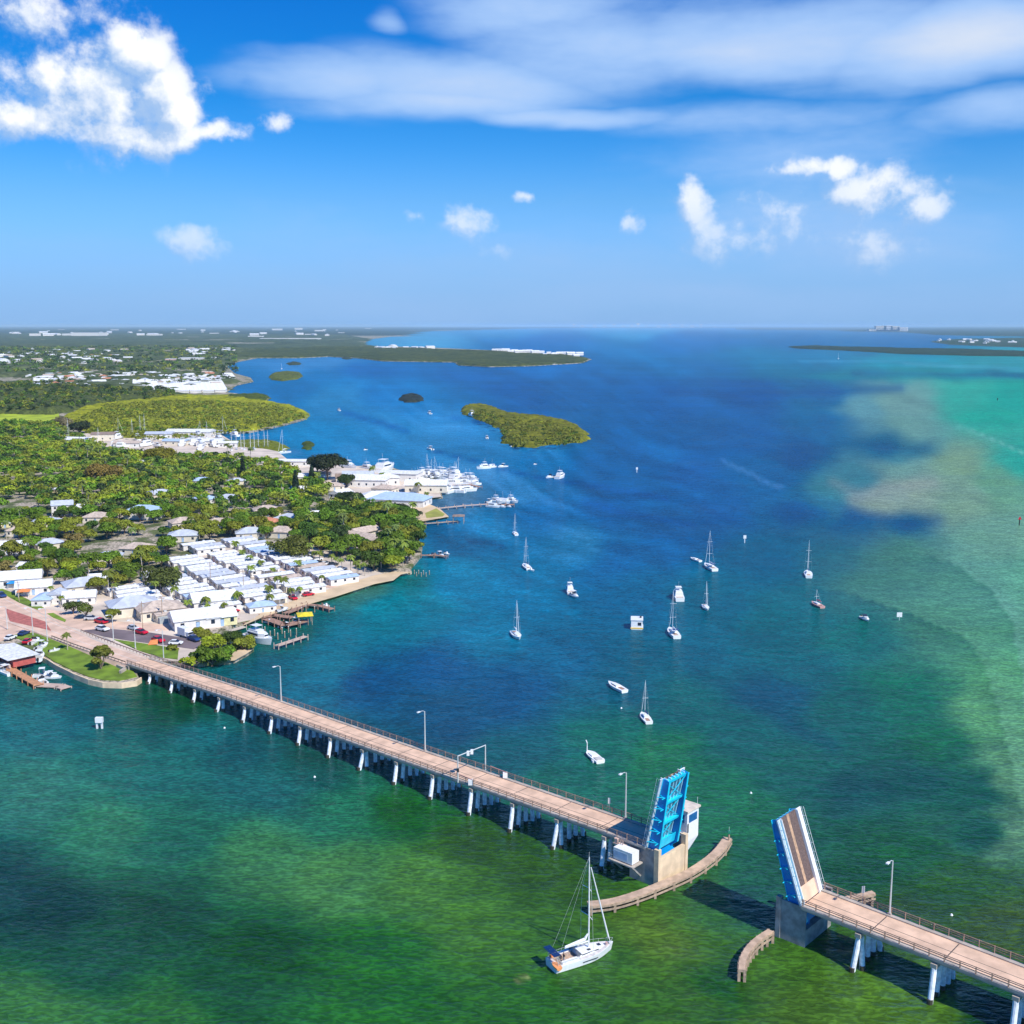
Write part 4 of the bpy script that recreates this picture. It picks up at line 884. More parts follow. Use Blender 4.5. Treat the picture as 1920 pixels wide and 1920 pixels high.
def gable(mb, L, Wd, z, rise, ov=.4, th=.14):
    a, b_ = L / 2 + ov, Wd / 2 + ov; zz = z - ov * rise / (Wd / 2)
    mb.add([(-a, -b_, zz), (a, -b_, zz), (a, 0, z + rise), (-a, 0, z + rise), (-a, b_, zz), (a, b_, zz),
            (-a, -b_, zz - th), (a, -b_, zz - th), (a, b_, zz - th), (-a, b_, zz - th)],
           [(0, 1, 2, 3), (3, 2, 5, 4), (0, 3, 4, 9, 6), (1, 7, 8, 5, 2), (0, 6, 7, 1), (4, 5, 8, 9), (6, 9, 8, 7)])
def hip(mb, L, Wd, z, rise, ov=.5, th=.14):
    a, b_ = L / 2 + ov, Wd / 2 + ov; r = max(L / 2 - Wd / 2, .05)
    mb.add([(-a, -b_, z), (a, -b_, z), (a, b_, z), (-a, b_, z), (-r, 0, z + rise), (r, 0, z + rise), (-a, -b_, z - th), (a, -b_, z - th), (a, b_, z - th), (-a, b_, z - th)],
           [(0, 1, 5, 4), (1, 2, 5), (2, 3, 4, 5), (3, 0, 4), (0, 6, 7, 1), (1, 7, 8, 2), (2, 8, 9, 3), (3, 9, 6, 0), (6, 9, 8, 7)])
def mobile_home(L, Wd, rf, wl, variant):
    t = thing('mobile_home', 'x', 'mobile home')
    MB().box(-L / 2, L / 2, -Wd / 2, Wd / 2, 0, 2.9).build('wall', [walls[wl]], t)
    mb = MB(); gable(mb, L, Wd, 3.0, .55, .35); mb.build('roof', [roofs[rf]], t)
    for sgn in (-1, 1):
        for k in range(3): 
            x = -L / 2 + L * (k + .5) / 3; MB().box(x - .6, x + .6, sgn * Wd / 2 - .03, sgn * Wd / 2 + .03, 1.3, 2.3).build('window', [greydk], t)
    MB().box(-L / 2 - .03, -L / 2 + .02, -.7, .7, 1.2, 2.3).build('window', [greydk], t); MB().box(L / 2 - .02, L / 2 + .03, -.9, .9, 1.1, 2.3).build('window', [greydk], t)
    if variant != 2:
        c = MB().box(-L * .45, L * .1, Wd / 2 + .02, Wd / 2 + 2.7, 2.55, 2.66).build('carport', [roofs['white']], t)
        for x in (-L * .44, -L * .17, L * .09): MB().box(x - .06, x + .06, Wd / 2 + 2.5, Wd / 2 + 2.62, 0, 2.55).build('post', [white], c)
    if variant == 1:
        MB().box(L * .15, L * .48, Wd / 2 + .02, Wd / 2 + 2.3, 0, 2.3).build('screened_porch', [mat('porch_screen', (.35, .38, .38), .7)], t)
    MB().cbox((L * .2, 0, 3.75), (1.0, 1.0, .5)).build('roof_unit', [galv], t)
    MB().box(-L * .1, -L * .1 + .9, -Wd / 2 - .05, -Wd / 2 + .0, .3, 2.2).build('door', [walls['blue'] if variant else white], t)
    return template(t)
MH = [('white roofed white', mobile_home(15, 5.6, 'white', 'white', 0)), ('white roofed cream', mobile_home(13.5, 5.0, 'white', 'cream', 1)), ('grey roofed white', mobile_home(15.5, 5.4, 'grey', 'white', 1)),
      ('white roofed long', mobile_home(17, 5.8, 'white', 'white', 2)), ('pale blue roofed', mobile_home(14, 5.2, 'blue', 'white', 0)), ('white roofed aqua', mobile_home(13.5, 5.4, 'white', 'aqua', 2)),
      ('tan roofed', mobile_home(14, 5.2, 'tan', 'cream', 1)), ('white roofed pink', mobile_home(14.5, 5.2, 'white', 'pink', 0))]
park = wpoly([(205,1128),(250,1098),(330,1062),(345,1030),(440,1016),(540,1024),(590,1045),(698,1078),(640,1103),(560,1124),(500,1142),(470,1156),(420,1150),(330,1168),(262,1152),(222,1148)], 1.4)
u0 = (G(683, 1082, 1.4) - G(591, 1049, 1.4)); u0.z = 0; u0.normalize(); v0 = Vector((-u0.y, u0.x, 0))
if v0.x < 0: v0 = -v0
OCC = []     # (x, y, radius) kept clear of trees
HOMES = []
org = G(591, 1049, 1.4)
for r_ in range(-2, 12):
    off = -r_ * 19.0 + (0 if r_ % 2 else 0)
    for k in range(-15, 18):
        p = org + v0 * (off + 6 + rnd.uniform(-.8, .8)) + u0 * (k * 7.0 + rnd.uniform(-.5, .5)); p.z = 1.42
        if inside([p.xy], park)[0] and rnd.random() < .93: HOMES.append((p, r_, k))
names2 = {r: nmm for r, nmm in zip(sorted(set(h[1] for h in HOMES)), ['beach side','second','third','fourth','fifth','sixth','seventh','eighth','ninth','tenth','eleventh','twelfth','thirteenth','fourteenth'])}
names = {0: 'beach side', 1: 'second', 2: 'third', 3: 'fourth', 4: 'fifth', 5: 'sixth', 6: 'inner', 7: 'back'}
ORD = ['first','second','third','fourth','fifth','sixth','seventh','eighth','ninth','tenth','eleventh','twelfth','thirteenth','fourteenth','fifteenth','sixteenth','seventeenth','eighteenth','nineteenth','twentieth','twenty first','twenty second','twenty third','twenty fourth','twenty fifth']
rc_ = {}
for i, (p, r_, k) in enumerate(HOMES):
    rc_[r_] = rc_.get(r_, -1) + 1
    nm, tp = MH[rnd.choices(range(8), (28, 14, 16, 20, 8, 3, 5, 6))[0]]
    row = names.get(max(0, min(7, r_ + 1)))
    place(tp, p, math.atan2(v0.y, v0.x) + rnd.uniform(-.02, .02) + (math.pi if rnd.random() < .3 else 0), '%s mobile home, %s from the inland end of the %s row' % (nm, ORD[rc_[r_]], names2[r_]), 'mobile homes packed in the trailer park', .90)
    OCC.append((p.x, p.y, 9.5))
print('homes', len(HOMES))
def house(L, Wd, h, rf, wl, kind, st=1):
    t = thing('house', 'x', 'house')
    MB().box(-L / 2, L / 2, -Wd / 2, Wd / 2, 0, h).build('wall', [walls[wl]], t)
    mb = MB(); (gable if kind == 'g' else hip)(mb, L, Wd, h + .02, Wd * .22); rr = mb.build('roof', [roofs[rf]], t)
    if kind == 'g':
        MB().add([(-L / 2, -Wd / 2, h), (-L / 2, Wd / 2, h), (-L / 2, 0, h + Wd * .22 - .15), (L / 2, -Wd / 2, h), (L / 2, Wd / 2, h), (L / 2, 0, h + Wd * .22 - .15)], [(0, 2, 1), (3, 4, 5)]).build('gable_end', [walls[wl]], t)
    for f in range(st): windows(t, L, Wd, 1.1 + f * 2.9, 2.3 + f * 2.9, 3, 2)
    MB().box(-.5, .5, -Wd / 2 - .05, -Wd / 2 + .02, 0, 2.1).build('door', [walls['blue']], t)
    return template(t)
HS = {'white': house(13, 9, 3.2, 'white', 'white', 'g'), 'grey': house(14, 10, 3.2, 'grey', 'cream', 'h'), 'blue': house(14, 9, 3.4, 'blue', 'white', 'h'), 'brown': house(13, 9, 3.2, 'brown', 'cream', 'g'),
      'tan': house(14, 10, 3.2, 'tan', 'cream', 'h'), 'tall': house(11, 9, 6.2, 'grey', 'white', 'g', 2), 'cottage': house(9, 7, 3.0, 'white', 'yellow', 'g'), 'terracotta': house(12, 9, 3.2, 'terracotta', 'cream', 'h')}
HL = [(118,962,'tall',20,1,'small two storey grey gabled house in the left woods'),(272,968,'blue',-5,1.35,'large pale blue hip roofed house amid the palms'),(300,932,'grey',25,1.1,'light grey roofed house above the pale blue one'),
 (88,985,'grey',10,1,'low grey roofed house beside the small two storey house'),(20,1033,'white',10,1.1,'long white roofed house at the left edge'),(92,1025,'grey',40,.9,'grey gabled house right of the left edge white house'),
 (57,1066,'white',-10,.7,'small white roofed cottage in the left trees'),(205,1048,'grey',10,.8,'little grey roof under the tall palm'),(380,905,'blue',15,.9,'pale blue roofed house in the upper woods'),(385,940,'blue',-20,.9,'second pale blue roofed house in the upper woods'),
 (445,905,'grey',30,.8,'grey roofed house left of the dark cypress'),(430,940,'grey',-10,1,'grey roofed house in the middle woods'),(500,962,'tan',20,1,'tan hip roofed house between village trees'),(500,985,'terracotta',10,1,'terracotta roofed house between village trees'),
 (545,978,'grey',-25,1,'grey hip roofed house below the green oaks'),(595,968,'white',20,.8,'white gabled house below the green oaks'),(560,920,'white',0,.8,'small white house behind the bright green trees'),(640,930,'white',60,1,'white house beside the big dark oak'),
 (625,915,'tan',20,.9,'tan house behind the big dark oak'),(650,900,'brown',10,1.1,'brown roofed building near the umbrella tree'),(605,890,'brown',30,.8,'brown roofed house under the umbrella tree'),(572,898,'white',0,1,'round looking white house left of the umbrella tree'),
 (345,985,'tan',30,1,'tan roofed house near the middle palms'),(345,1010,'grey',10,1,'grey roofed house behind the trailer rows'),(260,1035,'tan',-10,1,'tan hip house behind the tall palm'),(320,880,'white',10,.7,'white cottage in the far woods'),
 (160,905,'cottage',10,.8,'cream cottage deep in the left woods'),(110,920,'cottage',60,.7,'pale cottage under left palms'),(40,1000,'tan',0,.9,'tan roofed house on the left street'),(10,985,'cottage',20,.8,'yellow walled cottage at the left edge'),(275,870,'white',0,.8,'white house peeking through far trees'),
 (40,1094,'white',18,1.2,'long white roofed shed by the left road'),(65,1108,'white',18,1.0,'white roofed shop behind the road verge'),(85,1128,'blue',95,.75,'pale blue roofed gabled house beside the green verge'),(108,1126,'tall',92,.62,'white fronted house next to the pale blue gable'),
 (160,1106,'grey',30,1.1,'grey roofed house behind the aqua awning'),(150,1126,'white',15,.9,'white cottage with aqua porch by the road'),(190,1092,'cottage',15,1,'cream cottage under the spreading trees'),
 (250,1146,'grey',28,1.2,'grey roofed building at the front of the park'),(300,1152,'tan',30,1.1,'tan flat building at the front of the park'),(365,1170,'white',28,1.2,'long white roofed hall by the parking yard'),(412,1166,'cottage',28,1.15,'cream fronted cottage beside the boat basin'),(400,1135,'white',25,1.2,'white roofed clubhouse above the parking yard'),
 (490,1142,'blue',25,.7,'aqua and blue fish shed by the planked docks'),(530,1003,'tan',-10,1,'tan roofed house above the trailer rows'),(470,1005,'grey',15,1,'grey roofed house above the trailer rows'),(410,985,'tan',15,.9,'tan roofed house in the village centre'),(185,975,'tan',0,1,'tan roofed house in a sandy yard'),(160,955,'cottage',0,.9,'cream cottage in a sandy yard'),(730,905,'white',0,.8,'white cottage behind the marina hall')]
for (x, y, k_, rz, s_, lb) in HL:
    p = G(x, y + 3, 1.4); place(HS[k_], p, R(rz) + math.pi / 2 * 0, lb, 'houses of the village', s_); OCC.append((p.x, p.y, 7.5 * s_))
# lodge with the long brown ridge roof in the trees
t = thing('lodge', 'long low brown roofed lodge with two wings in the shore trees', 'house', G(690, 1018, 1.4), R(-38))
MB().box(-19, 19, -4, 4, 0, 3.2).build('wall', [walls['cream']], t); mb = MB(); gable(mb, 38, 8, 3.2, 1.8, .8); mb.build('roof', [roofs['tan']], t)
MB().box(-18, -10, 4.05, 17, 0, 3.2).build('wing', [walls['cream']], t); M_ = Matrix.Translation((-14, 11, 0)) @ Matrix.Rotation(R(90), 4, 'Z'); mb = MB(); gable(mb, 15, 8, 3.3, 1.7, .8); mb.v = [tuple(M_ @ Vector(q)) for q in mb.v]; mb.build('wing_roof', [roofs['tan']], t)
OCC.append((t.location.x, t.location.y, 13)); q_ = t.location + Vector((-8, 12, 0)); OCC.append((q_.x, q_.y, 8))
# marina and restaurant buildings
def bldg(name, label, x, y, L, Wd, h, rz, rf, wl, kind='g', win=3, rise=None, cat='building'):
    t = thing(name, label, cat, G(x, y, 1.4), R(rz))
    MB().box(-L / 2, L / 2, -Wd / 2, Wd / 2, 0, h).build('wall', [walls[wl]], t)
    mb = MB(); (gable if kind == 'g' else hip)(mb, L, Wd, h + .02, rise or Wd * .2, .6); mb.build('roof', [roofs[rf]], t)
    if kind == 'g':
        rr = (rise or Wd * .2); MB().add([(-L / 2, -Wd / 2, h), (-L / 2, Wd / 2, h), (-L / 2, 0, h + rr - .15), (L / 2, -Wd / 2, h), (L / 2, Wd / 2, h), (L / 2, 0, h + rr - .15)], [(0, 2, 1), (3, 4, 5)]).build('gable_end', [walls[wl]], t)
    windows(t, L, Wd, 1.2, 2.6, win, 2); OCC.append((t.location.x, t.location.y, max(L, Wd) * .55)); return t
bldg('restaurant_hall', 'large pale blue hip roofed restaurant beside the sandy point', 750, 946, 34, 17, 4, -14, 'blue', 'white', 'h')
bldg('restaurant_wing', 'bright white roofed wing left of the blue restaurant hall', 712, 942, 24, 15, 4, 10, 'white', 'white', 'h')
bldg('marina_hall', 'long white marina hall between the restaurant and the yachts', 692, 911, 25, 13, 5, -8, 'white', 'white', 'g', 5)
bldg('marina_office', 'blue grey two storey marina office behind the palms', 672, 906, 20, 12, 6, 5, 'grey', 'blue', 'g', 4)
bldg('fish_house', 'white waterside fish house with tan lower wall', 800, 921, 26, 13, 5, -2, 'white', 'cream', 'g', 4)
bldg('boat_shed', 'big white flat boat storage shed at the marina', 752, 900, 26, 16, 5.5, -12, 'white', 'white', 'g', 3, 1.2)
bldg('boat_shed', 'long white covered boat slip shed on the water', 552, 873, 26, 10, 4, -3, 'white', 'white', 'g', 3, 1)
bldg('boat_shed', 'large white shed on the far marina yard', 358, 820, 42, 20, 6, -2, 'white', 'white', 'g', 3, 2)
bldg('boat_shed', 'long white shed at the left of the far marina yard', 150, 834, 26, 12, 5, -12, 'white', 'white', 'g', 3, 2)
bldg('boat_shed', 'low white shed in the middle of the far marina yard', 240, 838, 22, 11, 4, 3, 'tan', 'white', 'g', 3, 1.5)
bldg('boat_shed', 'white shed nearest the mangroves in the far yard', 300, 824, 24, 14, 6, 5, 'grey', 'white', 'g', 3, 1.5)
bldg('boat_shed', 'white shed right of the large far yard shed', 395, 836, 22, 12, 5, 0, 'white', 'white', 'g', 3, 1.5)
bldg('boat_shed', 'pale blue roofed shed before the large far yard shed', 330, 834, 20, 11, 4, -8, 'blue', 'cream', 'g', 3, 1.5)
bldg('boat_shed', 'small white shed by the masts of the far yard', 428, 838, 16, 9, 4, 6, 'white', 'white', 'g', 3, 1.2)
bldg('marina_store', 'small white marina store between hall and boat shed', 726, 908, 15, 11, 5, 12, 'white', 'white', 'h', 3)
bldg('marina_store', 'tan roofed marina store beside the palms', 722, 926, 14, 10, 4, -20, 'tan', 'cream', 'h', 3)
bldg('net_shed', 'brown roofed net shed on the far marina yard', 195, 825, 20, 14, 6, 10, 'brown', 'cream', 'g', 3, 1.5)
# far neighbourhoods: small houses, one mesh each
FH = []
for _ in range(0): pass
def fhouse(L, Wd, h, rf, wl):
    mb = MB().m(0).box(-L / 2, L / 2, -Wd / 2, Wd / 2, 0, h); mb.m(1); gable(mb, L, Wd, h + .05, Wd * .18)
    return mb.mesh('far_house', [walls[wl], roofs[rf]])
FM = [fhouse(15, 8, 3.6, 'white', 'white'), fhouse(18, 9, 4, 'white', 'white'), fhouse(14, 10, 4, 'grey', 'cream'), fhouse(16, 9, 5, 'tan', 'white'), fhouse(13, 9, 4, 'terracotta', 'cream')]
def farset(n, x0, x1, y0, y1, label, group, sc_=1.0, w_=(5, 4, 2, 1, 1), name='far_house', cat='house', rot=None, poly=None):
    k = 0
    while k < n:
        x, y = rnd.uniform(x0, x1), rnd.uniform(y0, y1)
        if poly and not inside([(x, y)], poly)[0]: continue
        k += 1
        o = bpy.data.objects.new(name, rnd.choices(FM, w_)[0]); COL.objects.link(o); o.location = G(x, y, 1.3); o.rotation_euler = (0, 0, R(rot) + rnd.uniform(-.05, .05) if rot is not None else rnd.uniform(0, 3.1)); o.scale = (sc_ * rnd.uniform(.85, 1.4),) * 3
        tag(o, label, cat, group)
farset(150, 55, 430, 702, 727, 'small pale roofed house in the far neighbourhood behind the olive thicket', 'pale houses behind the olive thicket', 1.0)
farset(16, 62, 105, 712, 728, 'pale house at the left end of the far neighbourhood', 'pale houses at the left of the far neighbourhood', 1.15)
farset(44, 60, 250, 656, 682, 'tiny pale house in the distant left suburb', 'tiny houses of the distant left suburb', 1.4)
farset(18, 350, 440, 655, 668, 'tiny house in the distant suburb near the bay', 'tiny houses near the distant bay shore', 1.6)
farset(12, 0, 60, 664, 686, 'tiny pale house at the far left edge', 'tiny houses at the far left edge', 1.6)
# regular rows of the far trailer park
for col_, (xa, ya, xb, yb) in enumerate([(322,737,316,716),(346,737,338,716),(368,737,359,715),(392,737,382,714),(414,736,403,713),(288,733,284,716),(262,730,260,716),(432,712,426,704)]):
    a, b_ = G(xa, ya, 1.3), G(xb, yb, 1.3); n = max(3, int((b_ - a).length / 13.5))
    for k in range(n):
        o = bpy.data.objects.new('far_trailer', FM[1 if k % 3 else 0]); COL.objects.link(o); o.location = a.lerp(b_, (k + .5) / n); o.rotation_euler = (0, 0, R(4)); o.scale = (1.05,) * 3
        tag(o, 'white trailer home in row %s of the far trailer park, counted from the bay' % ['six', 'five', 'four', 'three', 'two', 'seven', 'eight', 'one'][col_], 'trailer home', 'white trailers in rows at the far trailer park')
def fblock(label, x, y, L, Wd, h, rz=0, m=None, cat='building', z=1.3):
    L *= .62; Wd *= .7; h *= .8
    o = MB().m(0).box(-L / 2, L / 2, -Wd / 2, Wd / 2, 0, h).m(1).box(-L / 2 - .5, L / 2 + .5, -Wd / 2 - .5, Wd / 2 + .5, h, h + .6).build('far_building', [m or walls['white'], roofs['white']])
    o.location = G(x, y, z); o.rotation_euler = (0, 0, R(rz)); tag(o, label, cat); return o
fblock('long white warehouse left of the distant bay shore', 360, 677, 110, 60, 12, 4); fblock('white warehouse right of the long one by the bay', 398, 675, 60, 40, 10, 4); fblock('pinkish low building joined to the long warehouse', 322, 677, 50, 40, 8, 4, walls['pink'])
fblock('huge white plant on the left horizon', 168, 631, 420, 300, 45); fblock('white block left of the huge plant', 136, 630, 240, 200, 30); fblock('small white block on the left horizon', 66, 631, 120, 120, 35); fblock('white tank building at the far left horizon', 31, 627, 130, 90, 25)
fblock('very long white greenhouse row beyond the bay', 545, 637, 700, 120, 14); fblock('white shed left of the greenhouse row', 480, 633, 200, 90, 18)
for i, (x, y, L, h, lb) in enumerate([(290,630,220,25,'white block right of the huge horizon plant'),(402,627,160,22,'white block above the greenhouse row at left'),(520,620,300,50,'pale block on the horizon above the greenhouse row'),(560,619,250,60,'tall pale block on the horizon beside the bay'),(600,622,260,36,'wide pale block on the horizon by the bay'),(640,626,120,22,'pale block near the horizon bay shore'),(440,624,200,26,'low pale block mid horizon'),(215,620,220,30,'faint pale block behind the huge plant'),(690,617,260,30,'faint pale block on the far bay coast'),(340,619,280,30,'faint block on the far inland horizon'),(495,626,120,20,'small white block above the long greenhouse row'),(580,629,140,20,'white block right above the long greenhouse row'),(115,619,200,24,'faint block on the left inland horizon')]):
    fblock(lb, x, y, L, L * .5, h)
farset(14, 700, 830, 651.5, 655.5, 'white house on the near part of the wooded peninsula', 'white houses along the peninsula', 1.9, (6, 4, 0, 0, 0))
farset(26, 925, 1060, 0, 1, 'white house toward the tip of the wooded peninsula', 'white houses at the peninsula tip', 1.7, (6, 4, 0, 0, 0)) if False else None
for k in range(24):
    f_ = k / 23; x = 925 + f_ * 160 + rnd.uniform(-3, 3); y = 658.5 + f_ * 10 + rnd.uniform(-2.5, 2)
    o = bpy.data.objects.new('peninsula_house', FM[k % 2]); COL.objects.link(o); o.location = G(x, y, 2.5); o.rotation_euler = (0, 0, rnd.uniform(-.3, .3)); s_ = rnd.uniform(.9, 1.7); o.scale = (s_, s_, s_ * 1.5)
    tag(o, 'white house toward the tip of the wooded peninsula', 'house', 'white houses at the peninsula tip')
farset(34, 20, 640, 619.5, 631, 'tiny pale speck of a building on the hazy mainland plain', 'tiny buildings on the hazy mainland plain', 4.0, (6, 4, 0, 0, 0), 'far_building', 'building')
for k in range(24):
    x = rnd.uniform(1752, 1915); y = 638.5 + (x - 1752) * .02 + rnd.uniform(-2.5, 4.5)
    o = bpy.data.objects.new('island_house', FM[k % 2]); COL.objects.link(o); o.location = G(x, y, 2); o.rotation_euler = (0, 0, rnd.uniform(0, 3)); s_ = rnd.uniform(1.3, 2.2); o.scale = (s_, s_, s_ * 1.2)
    tag(o, 'pale house on the far island at the right edge', 'house', 'pale houses on the far right island')
for i, (x, wd_, h, lb) in enumerate([(1650,170,95,'white apartment tower at the left of the far right group'),(1663,150,100,'second white apartment tower of the far right group'),(1676,150,90,'middle white apartment tower on the far right coast'),(1690,180,70,'lower wide apartment block of the far right group'),(1655,500,35,'long low terrace below the far apartment towers')]):
    t = thing('apartment_tower', lb, 'tower', G(x, 621.5, 1.5)); MB().box(-wd_ / 2, wd_ / 2, -60, 60, 0, h).build('wall', [walls['white' if i % 2 else 'cream']], t)
    for f in range(3): MB().box(-wd_ * .45, wd_ * .45, -60.6, -60.01, h * (.2 + .27 * f), h * (.3 + .27 * f)).build('window_band', [greydk], t)
hz_b = mat('horizon_tower', (.6, .6, .6), .8)
for k in range(16):
    x = 1080 + k * 17 + rnd.uniform(-6, 6); L = rnd.uniform(60, 200); h = rnd.uniform(60, 190)
    o = MB().box(-L / 2, L / 2, -40, 40, 0, h).box(-L / 4, L / 4, -20, 20, h, h * 1.08).build('skyline_tower', [hz_b]); o.location = G(x, 614.2, 1.5); tag(o, 'faint pale tower on the centre horizon skyline', 'tower', 'faint towers of the centre horizon skyline')
land('skyline_shore', [(1040,615),(1380,615),(1380,613.6),(1040,613.6)], 1.4, farm, 'faint shore under the horizon skyline')

# ================================================================== trees
leafm = bpy.data.materials.new('foliage'); leafm.use_nodes = True; lt = leafm.node_tree; lb_ = lt.nodes['Principled BSDF']; lb_.inputs['Roughness'].default_value = .6; lb_.inputs['Specular IOR Level'].default_value = .25
la = lt.nodes.new('ShaderNodeAttribute'); la.attribute_name = 'tone'
oi = lt.nodes.new('ShaderNodeObjectInfo'); hs = lt.nodes.new('ShaderNodeHueSaturation'); lt.links.new(la.outputs[0], hs.inputs['Color'])
lt.links.new(smooth(lt, oi.outputs['Random'], 0, 1, .494, .512), hs.inputs['Hue']); lt.links.new(smooth(lt, oi.outputs['Random'], 0, 1, .82, 1.25), hs.inputs['Value'])
tr_ = lt.nodes.new('ShaderNodeBsdfTranslucent'); lt.links.new(hs.outputs[0], tr_.inputs[0]); lt.links.new(hs.outputs[0], lb_.inputs['Base Color'])
mx_ = lt.nodes.new('ShaderNodeMixShader'); mx_.inputs[0].default_value = .18; lt.links.new(lb_.outputs[0], mx_.inputs[1]); lt.links.new(tr_.outputs[0], mx_.inputs[2]); lt.links.new(mx_.outputs[0], lt.nodes['Material Output'].inputs['Surface'])
def leaves(rg, lobes, n, size, col, top=.0):
    """leaf clumps on the shells of lobes (centre, radius, squash); returns verts, quads, colours"""
    L = len(lobes); w_ = np.array([l[1] ** 2 for l in lobes]); pick = rg.choice(L, n, p=w_ / w_.sum())
    C = np.array([l[0] for l in lobes])[pick]; Rr = np.array([l[1] for l in lobes])[pick]; S = np.array([l[2] for l in lobes])[pick]
    d = rg.normal(size=(n, 3)); d[:, 2] = np.where(d[:, 2] < -.3, -d[:, 2], d[:, 2]); d /= np.linalg.norm(d, axis=1)[:, None]
    r = Rr * (.72 + .36 * rg.random(n)); P_ = C + d * r[:, None] * np.stack([np.ones(n), np.ones(n), S], 1)
    nn = d + rg.normal(size=(n, 3)) * .38 + [0, 0, .25]; nn /= np.linalg.norm(nn, axis=1)[:, None]
    a = np.cross(nn, rg.normal(size=(n, 3))); a /= np.linalg.norm(a, axis=1)[:, None]; b_ = np.cross(nn, a)
    sz = size * (.6 + .8 * rg.random(n))[:, None]
    a = a * sz; b_ = b_ * sz * .75
    V = np.stack([P_ - a - b_ * .4, P_ + a * .2 - b_, P_ + a + b_ * .4, P_ - a * .2 + b_], 1).reshape(-1, 3)
    Fq = np.arange(4 * n).reshape(n, 4)
    lt_ = .75 + .5 * rg.random(L); tone = lt_[pick] * (.84 + .32 * rg.random(n))
    yel = (rg.random(n) < .035)[:, None]
    cc_ = np.array(col)[None] * tone[:, None]; cc_ = np.where(yel, cc_ * [1.4, 1.4, .9], cc_)
    return V, Fq, np.repeat(cc_, 4, 0)
def broad_lobes(rg, r, h, base, n=11):
    lb = [((0, 0, base + h * .45), r * .62, .75)]
    for k in range(n):
        a = rg.random() * 6.283; q = r * (.35 + .42 * rg.random()); z = base + h * (.18 + .62 * rg.random() * (1 - .45 * q / r))
        lb.append(((q * math.cos(a), q * math.sin(a), z), r * (.28 + .2 * rg.random()), .8))
    return lb
def tree_tpl(name, seed, r, h, base, n, size, col, trunk=True, nl=11, lobes=None, squash=None):
    rg = np.random.default_rng(seed); t = thing(name, 'x', 'tree')
    lb = lobes or broad_lobes(rg, r, h, base, nl)
    V, Fq, Cc = leaves(rg, lb, n, size, col)
    if squash: V[:, 2] = np.minimum(V[:, 2], squash + .25 * np.sin(V[:, 0]) )
    npobj('crown', npmesh('crown', V, Fq, leafm, Cc), t)
    if trunk:
        mb = MB(); mb.tube([(0, 0, -.6), (.1, .05, base * .5), (0, 0, base + h * .35)], [r * .085, r * .06, r * .035], 7)
        for k in range(5):
            a = k * 1.26 + rg.random(); mb.tube([(0, 0, base * .75), (math.cos(a) * r * .3, math.sin(a) * r * .3, base + h * .2), (math.cos(a) * r * .6, math.sin(a) * r * .6, base + h * .45)], [r * .045, r * .03, r * .015], 5)
        mb.build('trunk', [trunkm], t)
    return template(t)
GR = {'green': (.115, .195, .012), 'olive': (.19, .205, .018), 'dark': (.033, .057, .012), 'lime': (.25, .285, .016), 'brown': (.24, .19, .05), 'deep': (.06, .11, .012)}
TT = {}
for k_, c_, sd in (('green', 'green', 1), ('green2', 'green', 2), ('olive', 'olive', 3), ('olive2', 'olive', 4), ('deep', 'deep', 5), ('deep2', 'deep', 6), ('lime', 'lime', 7), ('dark', 'dark', 8), ('brown', 'brown', 9)):
    TT[k_] = tree_tpl('broadleaf_tree', sd, 5.2, 6.5, 2.6, 1500, .46, GR[c_])
def palm_tpl(seed, h, col=(.12, .15, .02)):
    rg = random.Random(seed); t = thing('palm_tree', 'x', 'palm')
    lx, ly = rg.uniform(-.6, .6), rg.uniform(-.6, .6)
    MB().tube([(0, 0, -.5), (lx * .3, ly * .3, h * .5), (lx, ly, h)], [.26, .18, .16], 7).build('trunk', [palmtr], t)
    vs, fs, cs = [], [], []
    for k in range(20):
        a = k * 2.4 + rg.random() * .4; up = rg.uniform(-.25, .9); L = rg.uniform(2.4, 3.1); tn = rg.uniform(.7, 1.4)
        for sgn in (-1, 1):
            b0 = len(vs); m_ = 6
            for i in range(m_ + 1):
                f = i / m_; rr = L * f * (1 - .12 * f); z = h + up * L * f * .9 - 1.9 * f * f * (1.1 + .3 * up)
                wd_ = .55 * math.sin(math.pi * min(1, f * .92 + .08)) + .03
                px, py = lx + math.cos(a) * rr, ly + math.sin(a) * rr
                vs.append((px, py, z)); vs.append((px - math.sin(a) * wd_ * sgn, py + math.cos(a) * wd_ * sgn, z - wd_ * .55)); cs += [tn, tn * .8]
            for i in range(m_):
                q = b0 + i * 2; fs.append((q, q + 1, q + 3, q + 2))
    C_ = np.array(cs)[:, None] * np.array(col) * 1.5
    npobj('frond_crown', npmesh('frond_crown', vs, fs, leafm, C_), t)
    return template(t)
PT = [palm_tpl(1, 7.5), palm_tpl(2, 9.5), palm_tpl(3, 6), palm_tpl(4, 11, (.10, .13, .03))]
